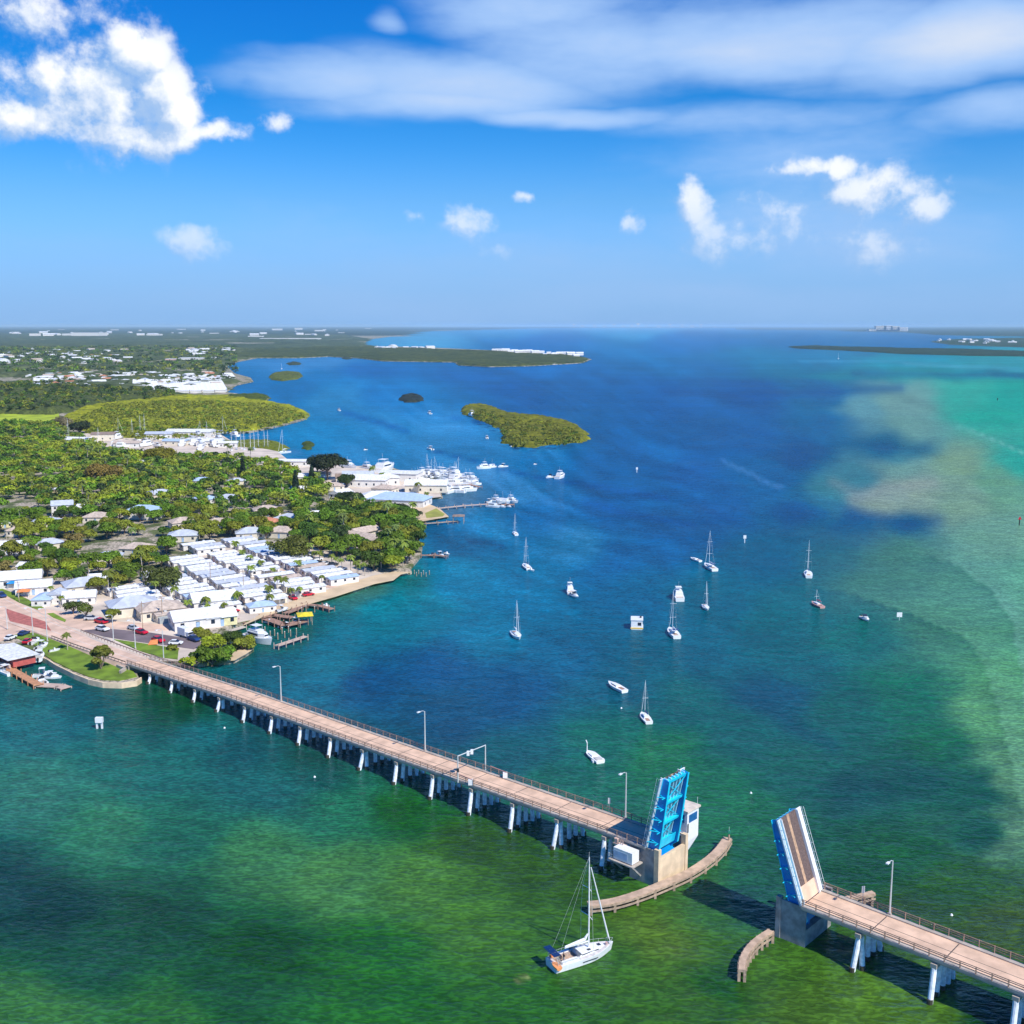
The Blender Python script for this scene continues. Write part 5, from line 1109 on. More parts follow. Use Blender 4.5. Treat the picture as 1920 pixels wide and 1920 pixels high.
LMK = [(118,962,'the two storey grey gabled house'),(272,968,'the big pale blue hip roof'),(300,932,'the upper light grey roof'),(20,1033,'the long white left edge house'),(92,1025,'the grey gabled left house'),(57,1066,'the small white left cottage'),(205,1048,'the little grey roof'),
 (380,905,'the upper pale blue roof'),(445,905,'the dark cypress'),(430,940,'the grey middle woods roof'),(500,962,'the tan hip roof'),(500,985,'the terracotta roof'),(545,978,'the grey hip roof'),(595,968,'the white gabled house'),(560,920,'the small white woods house'),(640,930,'the big dark oak'),
 (614,880,'the umbrella tree'),(345,985,'the tan palm side house'),(345,1010,'the grey house behind the trailers'),(260,1035,'the tan house by the tall palm'),(160,905,'the cream woods cottage'),(196,905,'the rust tinged crown'),(40,1000,'the tan left street house'),(690,1018,'the long brown lodge'),(645,985,'the broad bright crown'),
 (750,946,'the blue restaurant hall'),(300,1108,'the large spreading olive tree'),(548,1050,'the bushy middle row tree'),(600,1020,'the top of the beach row'),(700,1050,'the beach end grove edge'),(750,1050,'the pier by the grove'),(760,1000,'the thin sheltered pier'),(190,1092,'the cream street cottage'),(160,1106,'the aqua awning'),(410,985,'the tan village centre house'),(185,975,'the sandy yard'),(530,1003,'the tan house above the trailers'),(100,870,'the upper left treetops'),(20,900,'the upper left corner'),(30,950,'the left edge palms'),(470,1005,'the grey house above the trailers'),(130,1060,'the left village lane'),(400,1060,'the back trailer rows'),(250,1075,'the sandy lane'),(620,1080,'the beach row homes'),(470,1110,'the middle trailer rows'),(350,1130,'the clubhouse'),(260,1150,'the front park buildings')]
def desc(x, y):
    l = min(LMK, key=lambda q: ((q[0] - x) ** 2 + ((q[1] - y) * 2.2) ** 2))
    dx, dy = x - l[0], (y - l[1]) * 2.2
    far_ = math.hypot(dx, dy) > 38
    sd = ('right of' if dx > 0 else 'left of') if abs(dx) > abs(dy) else ('in front of' if dy > 0 else 'behind')
    return ('well ' if far_ and sd[0] in 'rl' else ('some way ' if far_ else '')) + sd + ' ' + l[2]
def desc_old(x, y):
    """where a tree stands, in words"""
    if y > 1125: return 'by the street at the park entrance'
    if x > 545 and y > 985: return 'in the shore grove beside the beach'
    if x > 560: return 'near the marina restaurant'
    if y > 1060: return 'along the left edge of the trailer park'
    if y > 985: return 'between the village and the trailer rows' if x > 240 else 'in the lower left village'
    if y > 930: return 'in the village centre' if x > 240 else 'in the left village'
    return 'in the upper woods' if x > 240 else 'in the upper left woods'
TN = {'green': 'bright green leafy', 'green2': 'fresh green bushy', 'olive': 'olive green round', 'olive2': 'broad olive crowned', 'deep': 'deep green dense', 'deep2': 'deep green rounded', 'lime': 'yellow green', 'dark': 'very dark green', 'brown': 'brownish faded'}
def put(kind, x, y, sc_, z=1.4, label=None, zs=None):
    p = G(x, y, z); s3 = (sc_, sc_, sc_ * (zs or 1))
    place(TT[kind], p, rnd.uniform(0, 6.28), label or '%s tree %s' % (TN[kind], desc(x, y)), None if label else 'trees of the wooded village', s3); TREES.append((p.x, p.y, 5 * sc_))
TREES = []
# trees that can be told apart
def special(name, label, x, y, **kw):
    tp = tree_tpl(name, **kw); place(tp, G(x, y, 1.4), rnd.random() * 6, label); q = G(x, y, 1.4); TREES.append((q.x, q.y, kw['r'] * .9))
special('sea_grape_tree', 'round yellow green tree standing alone on the sea wall lawn', 190, 1255, seed=21, r=3.4, h=9.5, base=.6, nl=16, n=2800, size=.34, col=(.15, .165, .02))
special('umbrella_pine', 'very wide dark flat topped tree beside the far boat slip', 614, 900, seed=22, r=13, h=8, base=8, n=5200, size=.7, col=(.03, .045, .012), nl=20)
special('dark_oak', 'big round almost black oak beside the restaurant roof', 658, 952, seed=23, r=8, h=8, base=2, n=3000, size=.55, col=(.022, .04, .008))
special('dark_oak', 'dark round tree between umbrella tree and marina office', 650, 913, seed=24, r=6.5, h=7, base=2, n=2000, size=.55, col=(.035, .055, .008))
special('dark_oak', 'left dark tree in the row below the restaurant roof', 728, 966, seed=25, r=5.5, h=5.5, base=2, n=1800, size=.5, col=(.025, .04, .01))
special('dark_oak', 'middle dark tree in the row below the restaurant roof', 752, 968, seed=26, r=5.5, h=5.5, base=2, n=1800, size=.5, col=(.03, .045, .01))
special('dark_oak', 'right dark tree in the row below the restaurant roof', 775, 974, seed=27, r=5, h=4.5, base=1.5, n=1600, size=.5, col=(.025, .035, .01))
special('banyan_tree', 'large rust tinged crown in the upper left woods', 196, 905, seed=28, r=11, h=9, base=3, n=3600, size=.65, col=(.19, .13, .025), nl=16)
special('banyan_tree', 'broad bright green crown behind the trailer rows', 645, 985, seed=38, r=9, h=7, base=3, n=3200, size=.55, col=(.075, .14, .01), nl=14)
special('banyan_tree', 'wide golden green crown in the front of the far boatyard', 300, 868, seed=39, r=12, h=9, base=3, n=3600, size=.65, col=(.20, .19, .012), nl=16)
special('spreading_oak', 'large spreading olive tree above the clubhouse roofs', 300, 1108, seed=29, r=8.5, h=8, base=2, n=4200, size=.45, col=(.085, .10, .018), nl=16)
special('spreading_oak', 'large bushy olive tree in the middle of the back trailer rows', 548, 1050, seed=30, r=9, h=9, base=2, n=4400, size=.45, col=(.12, .135, .018), nl=16)
special('spreading_oak', 'bushy green tree in front of the grey street building', 210, 1168, seed=31, r=3.2, h=4.5, base=1.6, n=1500, size=.32, col=(.14, .15, .012))
special('spreading_oak', 'sparse tree left of the grey street building', 162, 1160, seed=32, r=3.2, h=4.6, base=1.8, n=900, size=.3, col=(.10, .13, .02))
special('spreading_oak', 'bushy tree by the corner of the street', 138, 1152, seed=33, r=3.4, h=4.2, base=1.4, n=1200, size=.3, col=(.07, .10, .02))
special('spreading_oak', 'small dark bush beside the pale blue gabled house', 76, 1134, seed=34, r=2.3, h=2.6, base=.3, n=700, size=.28, col=(.04, .09, .01))
for i, (x, y, h_) in enumerate([(456, 900, 16), (555, 925, 14), (585, 905, 11)]):
    lobes = [((0, 0, 1.5 + h_ * k / 8), 2.6 * (1 - .09 * k), 1.2) for k in range(8)]
    tp = tree_tpl('cypress_tree', 40 + i, 2.6, h_, 1, 1300, .5, (.012, .028, .012), lobes=lobes)
    place(tp, G(x, y, 1.4), 0, ['tall dark columnar cypress in the upper woods', 'dark columnar cypress left of the umbrella tree', 'small dark columnar cypress by the round white house'][i]); q = G(x, y, 1.4); TREES.append((q.x, q.y, 4))
# mangrove bushes by the bridge and the basin
for i, (x, y, r_, c_, lb) in enumerate([(378, 1240, 3.6, 'deep', 'dark mangrove at the left of the clump by the bridge'), (398, 1246, 4.6, 'green', 'bright green mangrove leaning over the water by the bridge'), (420, 1240, 4.2, 'green', 'second bright mangrove of the clump by the bridge'), (405, 1222, 4.8, 'lime', 'pale green mangrove at the back of the clump by the bridge'),
      (438, 1214, 4.6, 'deep', 'dark mangrove beside the white yacht'), (458, 1220, 4.2, 'olive', 'olive mangrove nearest the white yacht stern'), (385, 1200, 3.0, 'olive', 'small bush at the end of the parking lane'), (370, 1190, 2.4, 'olive', 'thin bush between the hall and the parking lane'), (325, 1222, 2.0, 'olive', 'low bush on the lawn strip near the orange kite'), (352, 1248, 2.4, 'lime', 'low yellowish bush beside the bridge abutment')]):
    tp = tree_tpl('mangrove', 60 + i, r_, r_ * 1.25, .2, int(2000 * (r_ / 4.5) ** 2), .34, GR[c_], nl=10)
    place(tp, G(x, y, .8), 0, lb, scale=1.0)
# palms placed by hand, with what they stand by
for i, (x, y, k_, s_, lb) in enumerate([(127,1219,0,.72,'single fan palm on the sea wall lawn'),(248,1010+24,3,1.0,'very tall palm above the sandy lane in the village'),(295,1128,1,.8,'palm in front of the large spreading olive tree'),(519,1112,0,.9,'palm on the beach edge of the trailer park'),(505,1125,2,.9,'short palm near the aqua fish shed'),(330,1085,2,.8,'short palm at the top of the park lane'),
      (448,1140,2,1,'bushy palm by the parked cars in the park'),(352,1150,2,.8,'palm between the hall and the front buildings'),(385,1148,2,.9,'palm beside the white clubhouse'),(455,1052,2,.8,'first small palm along the upper park lane'),(470,1062,2,.8,'second small palm along the upper park lane'),(490,1072,2,.8,'third small palm along the upper park lane'),
      (96,1120,0,.6,'palm in front of the pale blue gabled house'),(114,1140,0,.6,'palm before the white fronted house'),(215,1120,0,.7,'palm by the lane into the park'),(38,985,3,.9,'tall palm in the sandy left yard'),(12,1010,3,.8,'tall palm at the left edge of the village'),(700,905,1,1.1,'tall palm in front of the white marina hall'),(715,908,0,1.0,'palm right of the tall marina palm'),(735,898,2,1.0,'small palm beside the marina shed'),
      (785,925,2,1.1,'bushy palm beside the fish house'),(800,938,2,.8,'low palm on the sandy restaurant yard'),(360,1000,1,.9,'palm beside the tan village house'),(420,972,1,1,'slender palm above the village centre'),(560,1075,2,.9,'golden palm behind the beach row'),(505,1048,1,.8,'palm left of the large bushy olive tree')]):
    place(PT[k_], G(x, y, 1.4), i * 1.3, lb, None, s_)
# the wooded village
VIL = [(-60,800),(40,798),(100,800),(128,815),(200,850),(290,862),(420,862),(520,872),(590,905),(640,940),(700,958),(775,984),(788,1030),(755,1066),(715,1078),(640,1050),(590,1040),(545,1015),(440,1010),(345,1025),(330,1060),(250,1095),(205,1122),(120,1104),(0,1085),(-60,1080)]
vw = wpoly(VIL, 1.4); vwa = np.array(vw); x0, y0 = vwa.min(0); x1, y1 = vwa.max(0)
cand = nr.random((30000, 2)) * [x1 - x0, y1 - y0] + [x0, y0]; cand = cand[inside(cand, vw)]
pxy = np.array([PX(x, y, 1.4) for x, y in cand])
gate = vnoise(cand, 26, 70) * .65 + vnoise(cand, 9, 71) * .35
grove = inside(pxy, [(548,1000),(600,985),(700,960),(795,980),(800,1050),(740,1085),(640,1052),(580,1040)])
thr = np.where(pxy[:, 1] > 1010, .50, np.where(pxy[:, 1] > 935, .43, .30)); thr = np.where(grove, .12, thr)
ok = gate > thr; cand, pxy, grove = cand[ok], pxy[ok], grove[ok]
occ = np.array(OCC); trs = np.array(TREES)
sel = []; cell = {}
for i in range(len(cand)):
    p = cand[i]; 
    if (np.hypot(occ[:, 0] - p[0], occ[:, 1] - p[1]) < occ[:, 2] * .95 + 1.2).any(): continue
    # keep the line of sight to roofs open: fewer trees right in front of a house
    dx = occ[:, 0] - p[0]; dy = occ[:, 1] - p[1]
    if ((np.abs(dx) < occ[:, 2] * .8) & (dy > 0) & (dy < 19)).any() and rnd.random() < .85: continue
    if (np.hypot(trs[:, 0] - p[0], trs[:, 1] - p[1]) < trs[:, 2] * .8).any(): continue
    md = 5.4 + 2.4 * hsh(np.array([i]), np.array([3]), 5)[0]; k = (int(p[0] // 8), int(p[1] // 8)); bad = False
    for a in (-1, 0, 1):
        for b_ in (-1, 0, 1):
            for q in cell.get((k[0] + a, k[1] + b_), ()):
                if (q[0] - p[0]) ** 2 + (q[1] - p[1]) ** 2 < md * md: bad = True
    if bad: continue
    cell.setdefault(k, []).append(p); sel.append(i)
sel.sort(key=lambda i: -pxy[i][1])
print('village trees', len(sel))
NI = 235
kinds = ['green', 'green2', 'olive', 'olive2', 'deep', 'deep2', 'lime', 'dark', 'brown']
for i in sel[:NI]:
    x, y = pxy[i]; g_ = grove[i]
    k_ = rnd.choices(kinds, (5, 5, 3, 3, 4, 4, 2, .8, .1) if g_ else (4.5, 4.5, 5, 5, 2.5, 2.5, 3, 1, .1))[0]
    sc_ = rnd.uniform(.62, 1.02) * (1.12 if g_ else 1)
    p = Vector((cand[i][0], cand[i][1], 1.35)); place(TT[k_], p, rnd.uniform(0, 6.28), '%s tree %s' % (TN[k_], desc(x, y)), 'trees of the wooded village', (sc_, sc_, sc_ * rnd.uniform(.85, 1.15)))
# palms scattered in the village
pc = 0
for i in sel[::9]:
    x, y = pxy[i]
    if x < 0 or pc > 110: continue
    pc += 1; p = Vector((cand[i][0] + 3, cand[i][1] + 2.5, 1.35)); k_ = rnd.randrange(4)
    place(PT[k_], p, rnd.uniform(0, 6), '%s palm %s' % (['slender', 'tall', 'short', 'very tall'][k_], desc(x, y)), 'palms scattered through the village', rnd.uniform(.9, 1.25))
# the rest of the wood is one mass
Vs, Fs, Cs, b0 = [], [], [], 0
rg = np.random.default_rng(5)
cols = [GR['green'], GR['olive'], GR['deep'], GR['lime'], GR['dark'], GR['brown']]
def mass(pts, name, label, size=.75, n=150, hh=(5, 9), rr=(3.4, 5.8), wts=(.28, .32, .17, .14, .09, .0), z=1.3):
    Vs, Fs, Cs = [], [], []; b0 = 0
    for p in pts:
        r = rg.uniform(*rr); h = rg.uniform(*hh); c = np.array(cols[rg.choice(6, p=wts)]) * rg.uniform(.8, 1.25)
        lb = [((p[0], p[1], z + h * .55), r * .7, h / r * .5)] + [((p[0] + r * .55 * math.cos(a), p[1] + r * .55 * math.sin(a), z + h * rg.uniform(.45, .8)), r * .45, .8) for a in rg.random(5) * 6.28]
        V, Fq, Cc = leaves(rg, lb, n, size, c); Vs.append(V); Fs.append(Fq + b0); Cs.append(Cc); b0 += len(V)
    tag(npobj(name, npmesh(name, np.concatenate(Vs), np.concatenate(Fs), leafm, np.concatenate(Cs))), label, kind='stuff')
mass([cand[i] for i in sel[NI:]], 'woodland', 'dense mixed woodland with bright and dark crowns behind the village')
# taller pines scattered before the far neighbourhoods
def scatter(poly, n, z=1.3, thr=.0, seed=0):
    w_ = wpoly(poly, z); a = np.array(w_); lo, hi = a.min(0), a.max(0); c = np.random.default_rng(seed).random((n * 12, 2)) * (hi - lo) + lo; c = c[inside(c, w_)]
    if thr: c = c[vnoise(c, 60, seed) > thr]
    return c[:n]
mass(scatter([(-100,742),(60,722),(110,722),(150,730),(240,736),(320,736),(330,748),(230,758),(150,768),(100,776),(-100,780)], 620, seed=3), 'woodland', 'rough tall wood behind the meadow', 1.0, 70, (8, 15), (3.5, 6.5), (.12, .33, .3, .03, .22, .0))
mass(scatter([(60,706),(430,700),(440,712),(425,724),(110,732),(60,730)], 90, seed=4), 'woodland', 'scattered trees among the far pale houses', 1.2, 45, (6, 12), (4, 7), (.12, .28, .33, .02, .25, .0))
mass(scatter([(0,653),(440,650),(445,700),(0,704)], 900, seed=6, thr=.45), 'woodland', 'scattered trees across the distant suburbs', 2.2, 30, (8, 13), (8, 14), (.1, .23, .35, .0, .32, .0))
mass(scatter([(400,800),(440,812),(405,815),(300,824),(160,815),(110,800),(130,790),(200,812)], 60, seed=8), 'woodland', 'trees edging the far boatyard', .8, 90, (4, 7), (3, 5))
place(tree_tpl('dark_oak', 90, 11, 10, 1.5, 2600, .7, (.03, .045, .012), nl=12), G(150, 812, 1.3), 0, 'big dark tree at the corner of the meadow')
place(tree_tpl('pale_tree', 91, 11, 8, 1.5, 2600, .7, (.20, .17, .085), nl=12), G(118, 800, 1.3), 0, 'pale dry looking tree at the corner of the meadow')
# reeds and scrub on the mangrove field and rim
mass(scatter([(130,790),(180,815),(300,822),(410,812),(520,795),(570,782),(560,770),(500,755),(330,748),(200,756)], 1500, z=6, seed=9), 'mangrove_scrub', 'bushy olive crowns rising from the mangrove thicket', .9, 22, (1.5, 3.2), (2.5, 4.5), (.08, .86, .02, .04, .0, .0), z=3.6)
mass(scatter([(955,780),(1045,789),(1095,815),(1080,828),(1000,836),(945,826),(945,805),(900,785),(880,770),(900,765)], 330, z=6, seed=10), 'mangrove_scrub', 'bushy crowns on the largest mangrove island', .8, 26, (1.5, 3.4), (2.2, 4), (.10, .78, .10, .02, .0, .0), z=3.2)

# ================================================================== boats
def hull(L, B, fb, stern=.8, rake=.08, draft=.35, n=14, sheer=.3, p=2.2):
    """closed hull from stern (x=-L/2) to bow (x=L/2), deck on top"""
    vs, fs = [], []; m = 6
    for i in range(n + 1):
        t = i / n; x = -L / 2 + L * t
        f = (stern + (1 - stern) * math.sin(min(1, t / .5) * math.pi / 2)) if t < .5 else (1 - ((t - .5) / .5) ** p)
        b_ = max(B / 2 * f, .02); zs = fb * (1 + sheer * (t * t) ) ; k = 1 - .5 * t
        xx = x
        for (yy, zz, xo) in ((-b_, zs, 0), (-b_ * (.93 - .1 * t), .12, -rake * L * t * t * .6), (-b_ * .45, -draft * k, -rake * L * t * t), (b_ * .45, -draft * k, -rake * L * t * t), (b_ * (.93 - .1 * t), .12, -rake * L * t * t * .6), (b_, zs, 0)):
            vs.append((xx + xo, yy, zz))
    for i in range(n):
        for k in range(m): a = i * m + k; b2 = i * m + (k + 1) % m; fs.append((a, a + m, b2 + m, b2))
    fs.append(tuple(range(m))); fs.append(tuple(n * m + k for k in range(m))[::-1])
    return vs, fs
def hz_(L, fb, x, sheer=.3): t = (x + L / 2) / L; return fb * (1 + sheer * t * t)
def sloop(L, B, mast, cover=None, spreaders=1, jib=True, bim=None, hm=None, name='sailboat', mastless=False):
    t = thing(name, 'x', 'sailboat'); fb = L * .095
    v, f = hull(L, B, fb); MB().add(v, f).build('hull', [hm or gel], t)
    z = hz_(L, fb, 0)
    mb = MB(); mb.prism([(-L * .12, -B * .28), (L * .18, -B * .24), (L * .30, -B * .08), (L * .30, B * .08), (L * .18, B * .24), (-L * .12, B * .28)], z - .1, z + L * .042); mb.build('cabin', [gel], t)
    for s in (-1, 1): MB().box(-L * .08, L * .16, s * B * .267 - .02, s * B * .267 + .02, z + .1, z + L * .028).build('window', [greydk], t)
    MB().box(-L * .42, -L * .14, -B * .2, B * .2, fb * .8, fb + .06).build('cockpit', [teak if L > 10 else MATS['dock_planks']], t)
    if mastless: return template(t)
    m_ = MB(); m_.tube([(L * .08, 0, z), (L * .08, 0, z + mast)], [.085, .055], 6).build('mast', [white], t)
    MB().tube([(L * .075, 0, z + 1.4), (-L * .34, 0, z + 1.55)], .12, 6).build('boom', [white], t)
    MB().tube([(L * .05, 0, z + 1.62), (-L * .1, 0, z + 1.75), (-L * .33, 0, z + 1.7)], [.22, .26, .12], 7).build('furled_sail', [cover or white], t)
    for k in range(spreaders):
        zz = z + mast * (k + 1) / (spreaders + 1) * 1.02; MB().bar((L * .07, -B * .33, zz), (L * .07, B * .33, zz), .07).build('spreader', [white], t)
    r = MB()
    for s in (-1, 1): r.bar((L * .06, s * B * .45, z), (L * .07, s * B * .33, z + mast * .5), .015); r.bar((L * .07, s * B * .33, z + mast * .5), (L * .08, 0, z + mast * .97), .015)
    r.bar((-L * .49, 0, fb), (L * .08, 0, z + mast), .015); r.build('rigging', [galv], t)
    if jib: MB().tube([(L * .47, 0, z + .5), (L * .42, 0, z + 1.4), (L * .11, 0, z + mast * .93)], [.04, .09, .04], 6).build('furled_jib', [white], t)
    if bim: MB().box(-L * .36, -L * .16, -B * .3, B * .3, fb + 1.75, fb + 1.83).build('bimini', [bim], t)
    return template(t)
def motorboat(L, B, hm=None, top=True, cab=True, name='motorboat'):
    t = thing(name, 'x', 'motorboat'); fb = L * .10
    v, f = hull(L, B, fb, .92, .1, .25, sheer=.35); MB().add(v, f).build('hull', [hm or gel], t)
    MB().box(-L * .42, L * .05, -B * .36, B * .36, fb * .7, fb + .05).build('cockpit', [mat('boat_floor', (.5, .48, .44), .7)], t)
    if cab: MB().prism([(-L * .02, -B * .34), (L * .2, -B * .3), (L * .32, -B * .1), (L * .32, B * .1), (L * .2, B * .3), (-L * .02, B * .34)], fb * .9, fb * 1.2 + .55).build('cabin', [gel], t); MB().add([(-L * .04, -B * .36, fb * 1.2 + .5), (-L * .04, B * .36, fb * 1.2 + .5), (-L * .1, B * .34, fb + 1.5), (-L * .1, -B * .34, fb + 1.5), (L * .02, -B * .36, fb * 1.2 + .5), (L * .02, B * .36, fb * 1.2 + .5)], [(0, 1, 2, 3), (4, 3, 2, 5), (0, 3, 4), (1, 5, 2)]).build('windscreen', [greydk], t)
    if top:
        MB().box(-L * .22, L * .03, -B * .36, B * .36, fb + 1.95, fb + 2.03).build('hard_top', [white], t)
        for (x, y) in ((-L * .2, -B * .34), (-L * .2, B * .34), (0, -B * .34), (0, B * .34)): MB().bar((x, y, fb), (x, y, fb + 1.95), .06).build('top_support', [galv], t)
    MB().cbox((-L * .52, 0, fb * .8), (.6, .5, 1.1)).build('outboard', [black], t)
    return template(t)
def cruiser(L, B, name='motor_yacht', fly=True):
    t = thing(name, 'x', 'motor yacht'); fb = L * .12
    v, f = hull(L, B, fb, .9, .1, .4, sheer=.45); MB().add(v, f).build('hull', [gel], t)
    z = fb * 1.08
    MB().prism([(-L * .30, -B * .38), (L * .12, -B * .36), (L * .28, -B * .16), (L * .28, B * .16), (L * .12, B * .36), (-L * .30, B * .38)], z - .3, z + 1.7).build('deckhouse', [gel], t)
    for s in (-1, 1): MB().box(-L * .26, L * .10, s * B * .377 - .02, s * B * .377 + .03, z + .7, z + 1.35).build('window', [greydk], t)
    MB().add([(L * .125, -B * .34, z + .8), (L * .275, -B * .16, z + .8), (L * .275, -B * .16, z + 1.4), (L * .125, -B * .34, z + 1.4)], [(0, 1, 2, 3)]).add([(L * .285, -B * .15, z + .8), (L * .285, B * .15, z + .8), (L * .285, B * .15, z + 1.4), (L * .285, -B * .15, z + 1.4)], [(0, 1, 2, 3)]).build('windscreen', [greydk], t)
    MB().box(-L * .46, -L * .31, -B * .36, B * .36, fb * .7, fb + .03).build('cockpit', [teak], t)
    if fly:
        MB().prism([(-L * .26, -B * .33), (L * .08, -B * .3), (L * .16, 0), (L * .08, B * .3), (-L * .26, B * .33)], z + 1.72, z + 2.4).build('flybridge', [white], t)
        MB().box(-L * .2, L * .02, -B * .3, B * .3, z + 3.9, z + 4.0).build('hard_top', [white], t)
        for (x, y) in ((-L * .19, -B * .28), (-L * .19, B * .28), (L * .01, -B * .28), (L * .01, B * .28)): MB().bar((x, y, z + 2.3), (x, y, z + 3.9), .08).build('top_support', [galv], t)
    r = MB()
    for s in (-1, 1): r.bar((L * .1, s * B * .4, z + .75), (L * .46, s * B * .1, z + 1.1), .05)
    r.bar((L * .46, -B * .1, z + 1.1), (L * .46, B * .1, z + 1.1), .05).build('bow_rail', [galv], t)
    MB().bar((-L * .1, 0, z + 2.4), (-L * .14, 0, z + 7), .05).build('antenna', [white], t)
    return template(t)
def skiff(L, B, hm=None):
    t = thing('skiff', 'x', 'skiff'); fb = .55
    v, f = hull(L, B, fb, .9, .08, .2, sheer=.5); MB().add(v, f).build('hull', [hm or gel], t)
    MB().box(-L * .42, L * .15, -B * .34, B * .34, .3, fb + .06).build('interior', [mat('boat_floor', (.5, .48, .44), .7)], t)
    MB().box(-.25, .25, -.3, .3, fb, fb + .9).build('console', [white], t)
    for x in (-L * .3, L * .1): MB().box(x - .15, x + .15, -B * .36, B * .36, fb + .02, fb + .14).build('thwart', [white], t)
    MB().cbox((-L * .5, 0, .6), (.5, .4, .9)).build('outboard', [black], t)
    return template(t)
def hd(x, y, dx, dy):
    a, b_ = G(x, y), G(x + dx, y + dy); return math.atan2(b_.y - a.y, b_.x - a.x)
BT = {'s8': sloop(8, 2.7, 10.5, MATS['navy_paint']), 's9': sloop(9.5, 3.1, 12), 's11': sloop(11, 3.5, 14, MATS['navy_paint'], 2), 's12': sloop(12, 3.8, 15.5, None, 2, bim=MATS['navy_paint']), 'sred': sloop(9, 3, 6, MATS['red_paint'], 1, False, hm=mat('maroon_trim', (.55, .3, .26), .4)),
      'hulk': sloop(9.5, 3.0, .6, None, 0, False, mastless=True), 'm7': motorboat(7, 2.5), 'm9': motorboat(9, 3.0), 'mo': motorboat(6.5, 2.4, top=False), 'c12': cruiser(12, 4.2), 'c16': cruiser(16, 5.0), 'c20': cruiser(21, 6), 'sk': skiff(4.6, 1.9), 'trawl': cruiser(11, 4, 'trawler', False)}
def boat(k_, x, y, dx, dy, label, group=None, s_=1.0, z=0.0):
    return place(BT[k_], G(x, y) + Vector((0, 0, z)), hd(x, y, dx, dy), label, group, s_)
boat('s8', 966, 1002, -4, -4, 'small sloop moored nearest the restaurant pier', None, .95)
boat('s11', 987, 1065, -6, -5, 'sloop with an orange dinghy tied at its side', None, .9)
boat('sk', 996, 1070, 8, 2, 'orange toned dinghy beside the moored sloop', None, .9)
boat('c12', 1068, 1110, -3, -6, 'white cabin cruiser with a long skiff behind it', None, .75); boat('m7', 1077, 1119, 16, 7, 'long white skiff moored behind the cabin cruiser', None, .9)
boat('s9', 968, 1194, 6, 7, 'white sloop moored alone in the inner bay', None, 1.0)
boat('c16', 1271, 1121, -8, -14, 'white motor yacht moored behind a slim mast', None, .78)
boat('s12', 1262, 1190, -12, -13, 'largest moored sloop with a dark cockpit cover', None, .92)
boat('s8', 1323, 1141, 7, 9, 'small sloop with a thin mast right of the motor yacht', None, .95)
boat('s12', 1331, 1066, -16, -9, 'long sloop moored touching a mastless boat', None, 1.0); boat('hulk', 1304, 1051, -16, -5, 'low white mastless hull beside the long sloop', None, .8)
boat('hulk', 1156, 1291, -17, -9, 'white dismasted hull drifting near the middle of the bay', None, .95)
boat('s8', 1210, 1349, -8, -10, 'small sloop moored nearest the bridge', None, .95)
boat('s11', 1515, 1079, -3, -9, 'white sloop moored farthest right', None, 1.0); boat('sred', 1532, 1136, -15, -7, 'maroon hulled sailboat with red sail cover', None, .9); boat('mo', 1622, 1162, 10, 6, 'small white boat right of the maroon sailboat', None, .95)
# houseboat
t = thing('houseboat', 'boxy white houseboat moored in the middle of the bay', 'houseboat', G(1194, 1176), hd(1194, 1176, 0, -10))
v, f = hull(7, 4.4, .7, .98, .02, .3, sheer=.15, p=5); MB().add(v, f).build('hull', [gel], t)
MB().box(-3.3, 1.8, -2.0, 2.0, .6, 3.3).build('cabin', [white], t); MB().box(-3.5, 2.1, -2.15, 2.15, 3.31, 3.5).build('roof', [white], t)
MB().box(-3.35, -3.3, -1.5, -.3, 1.5, 2.6).build('window', [greydk], t); MB().box(-.9, 1.2, -2.05, -2.0, 1.6, 2.7).build('window', [greydk], t); MB().box(-.4, .3, -1.6, -1.0, 3.5, 4.1).build('roof_hatch', [black], t)
MB().box(-3.55, -3.3, -2.2, 2.2, .3, .75).build('stern_deck', [mat('ochre_reflection', (.75, .5, .1), .6)], t)  # yellow reflection at the houseboat put into this board's colour
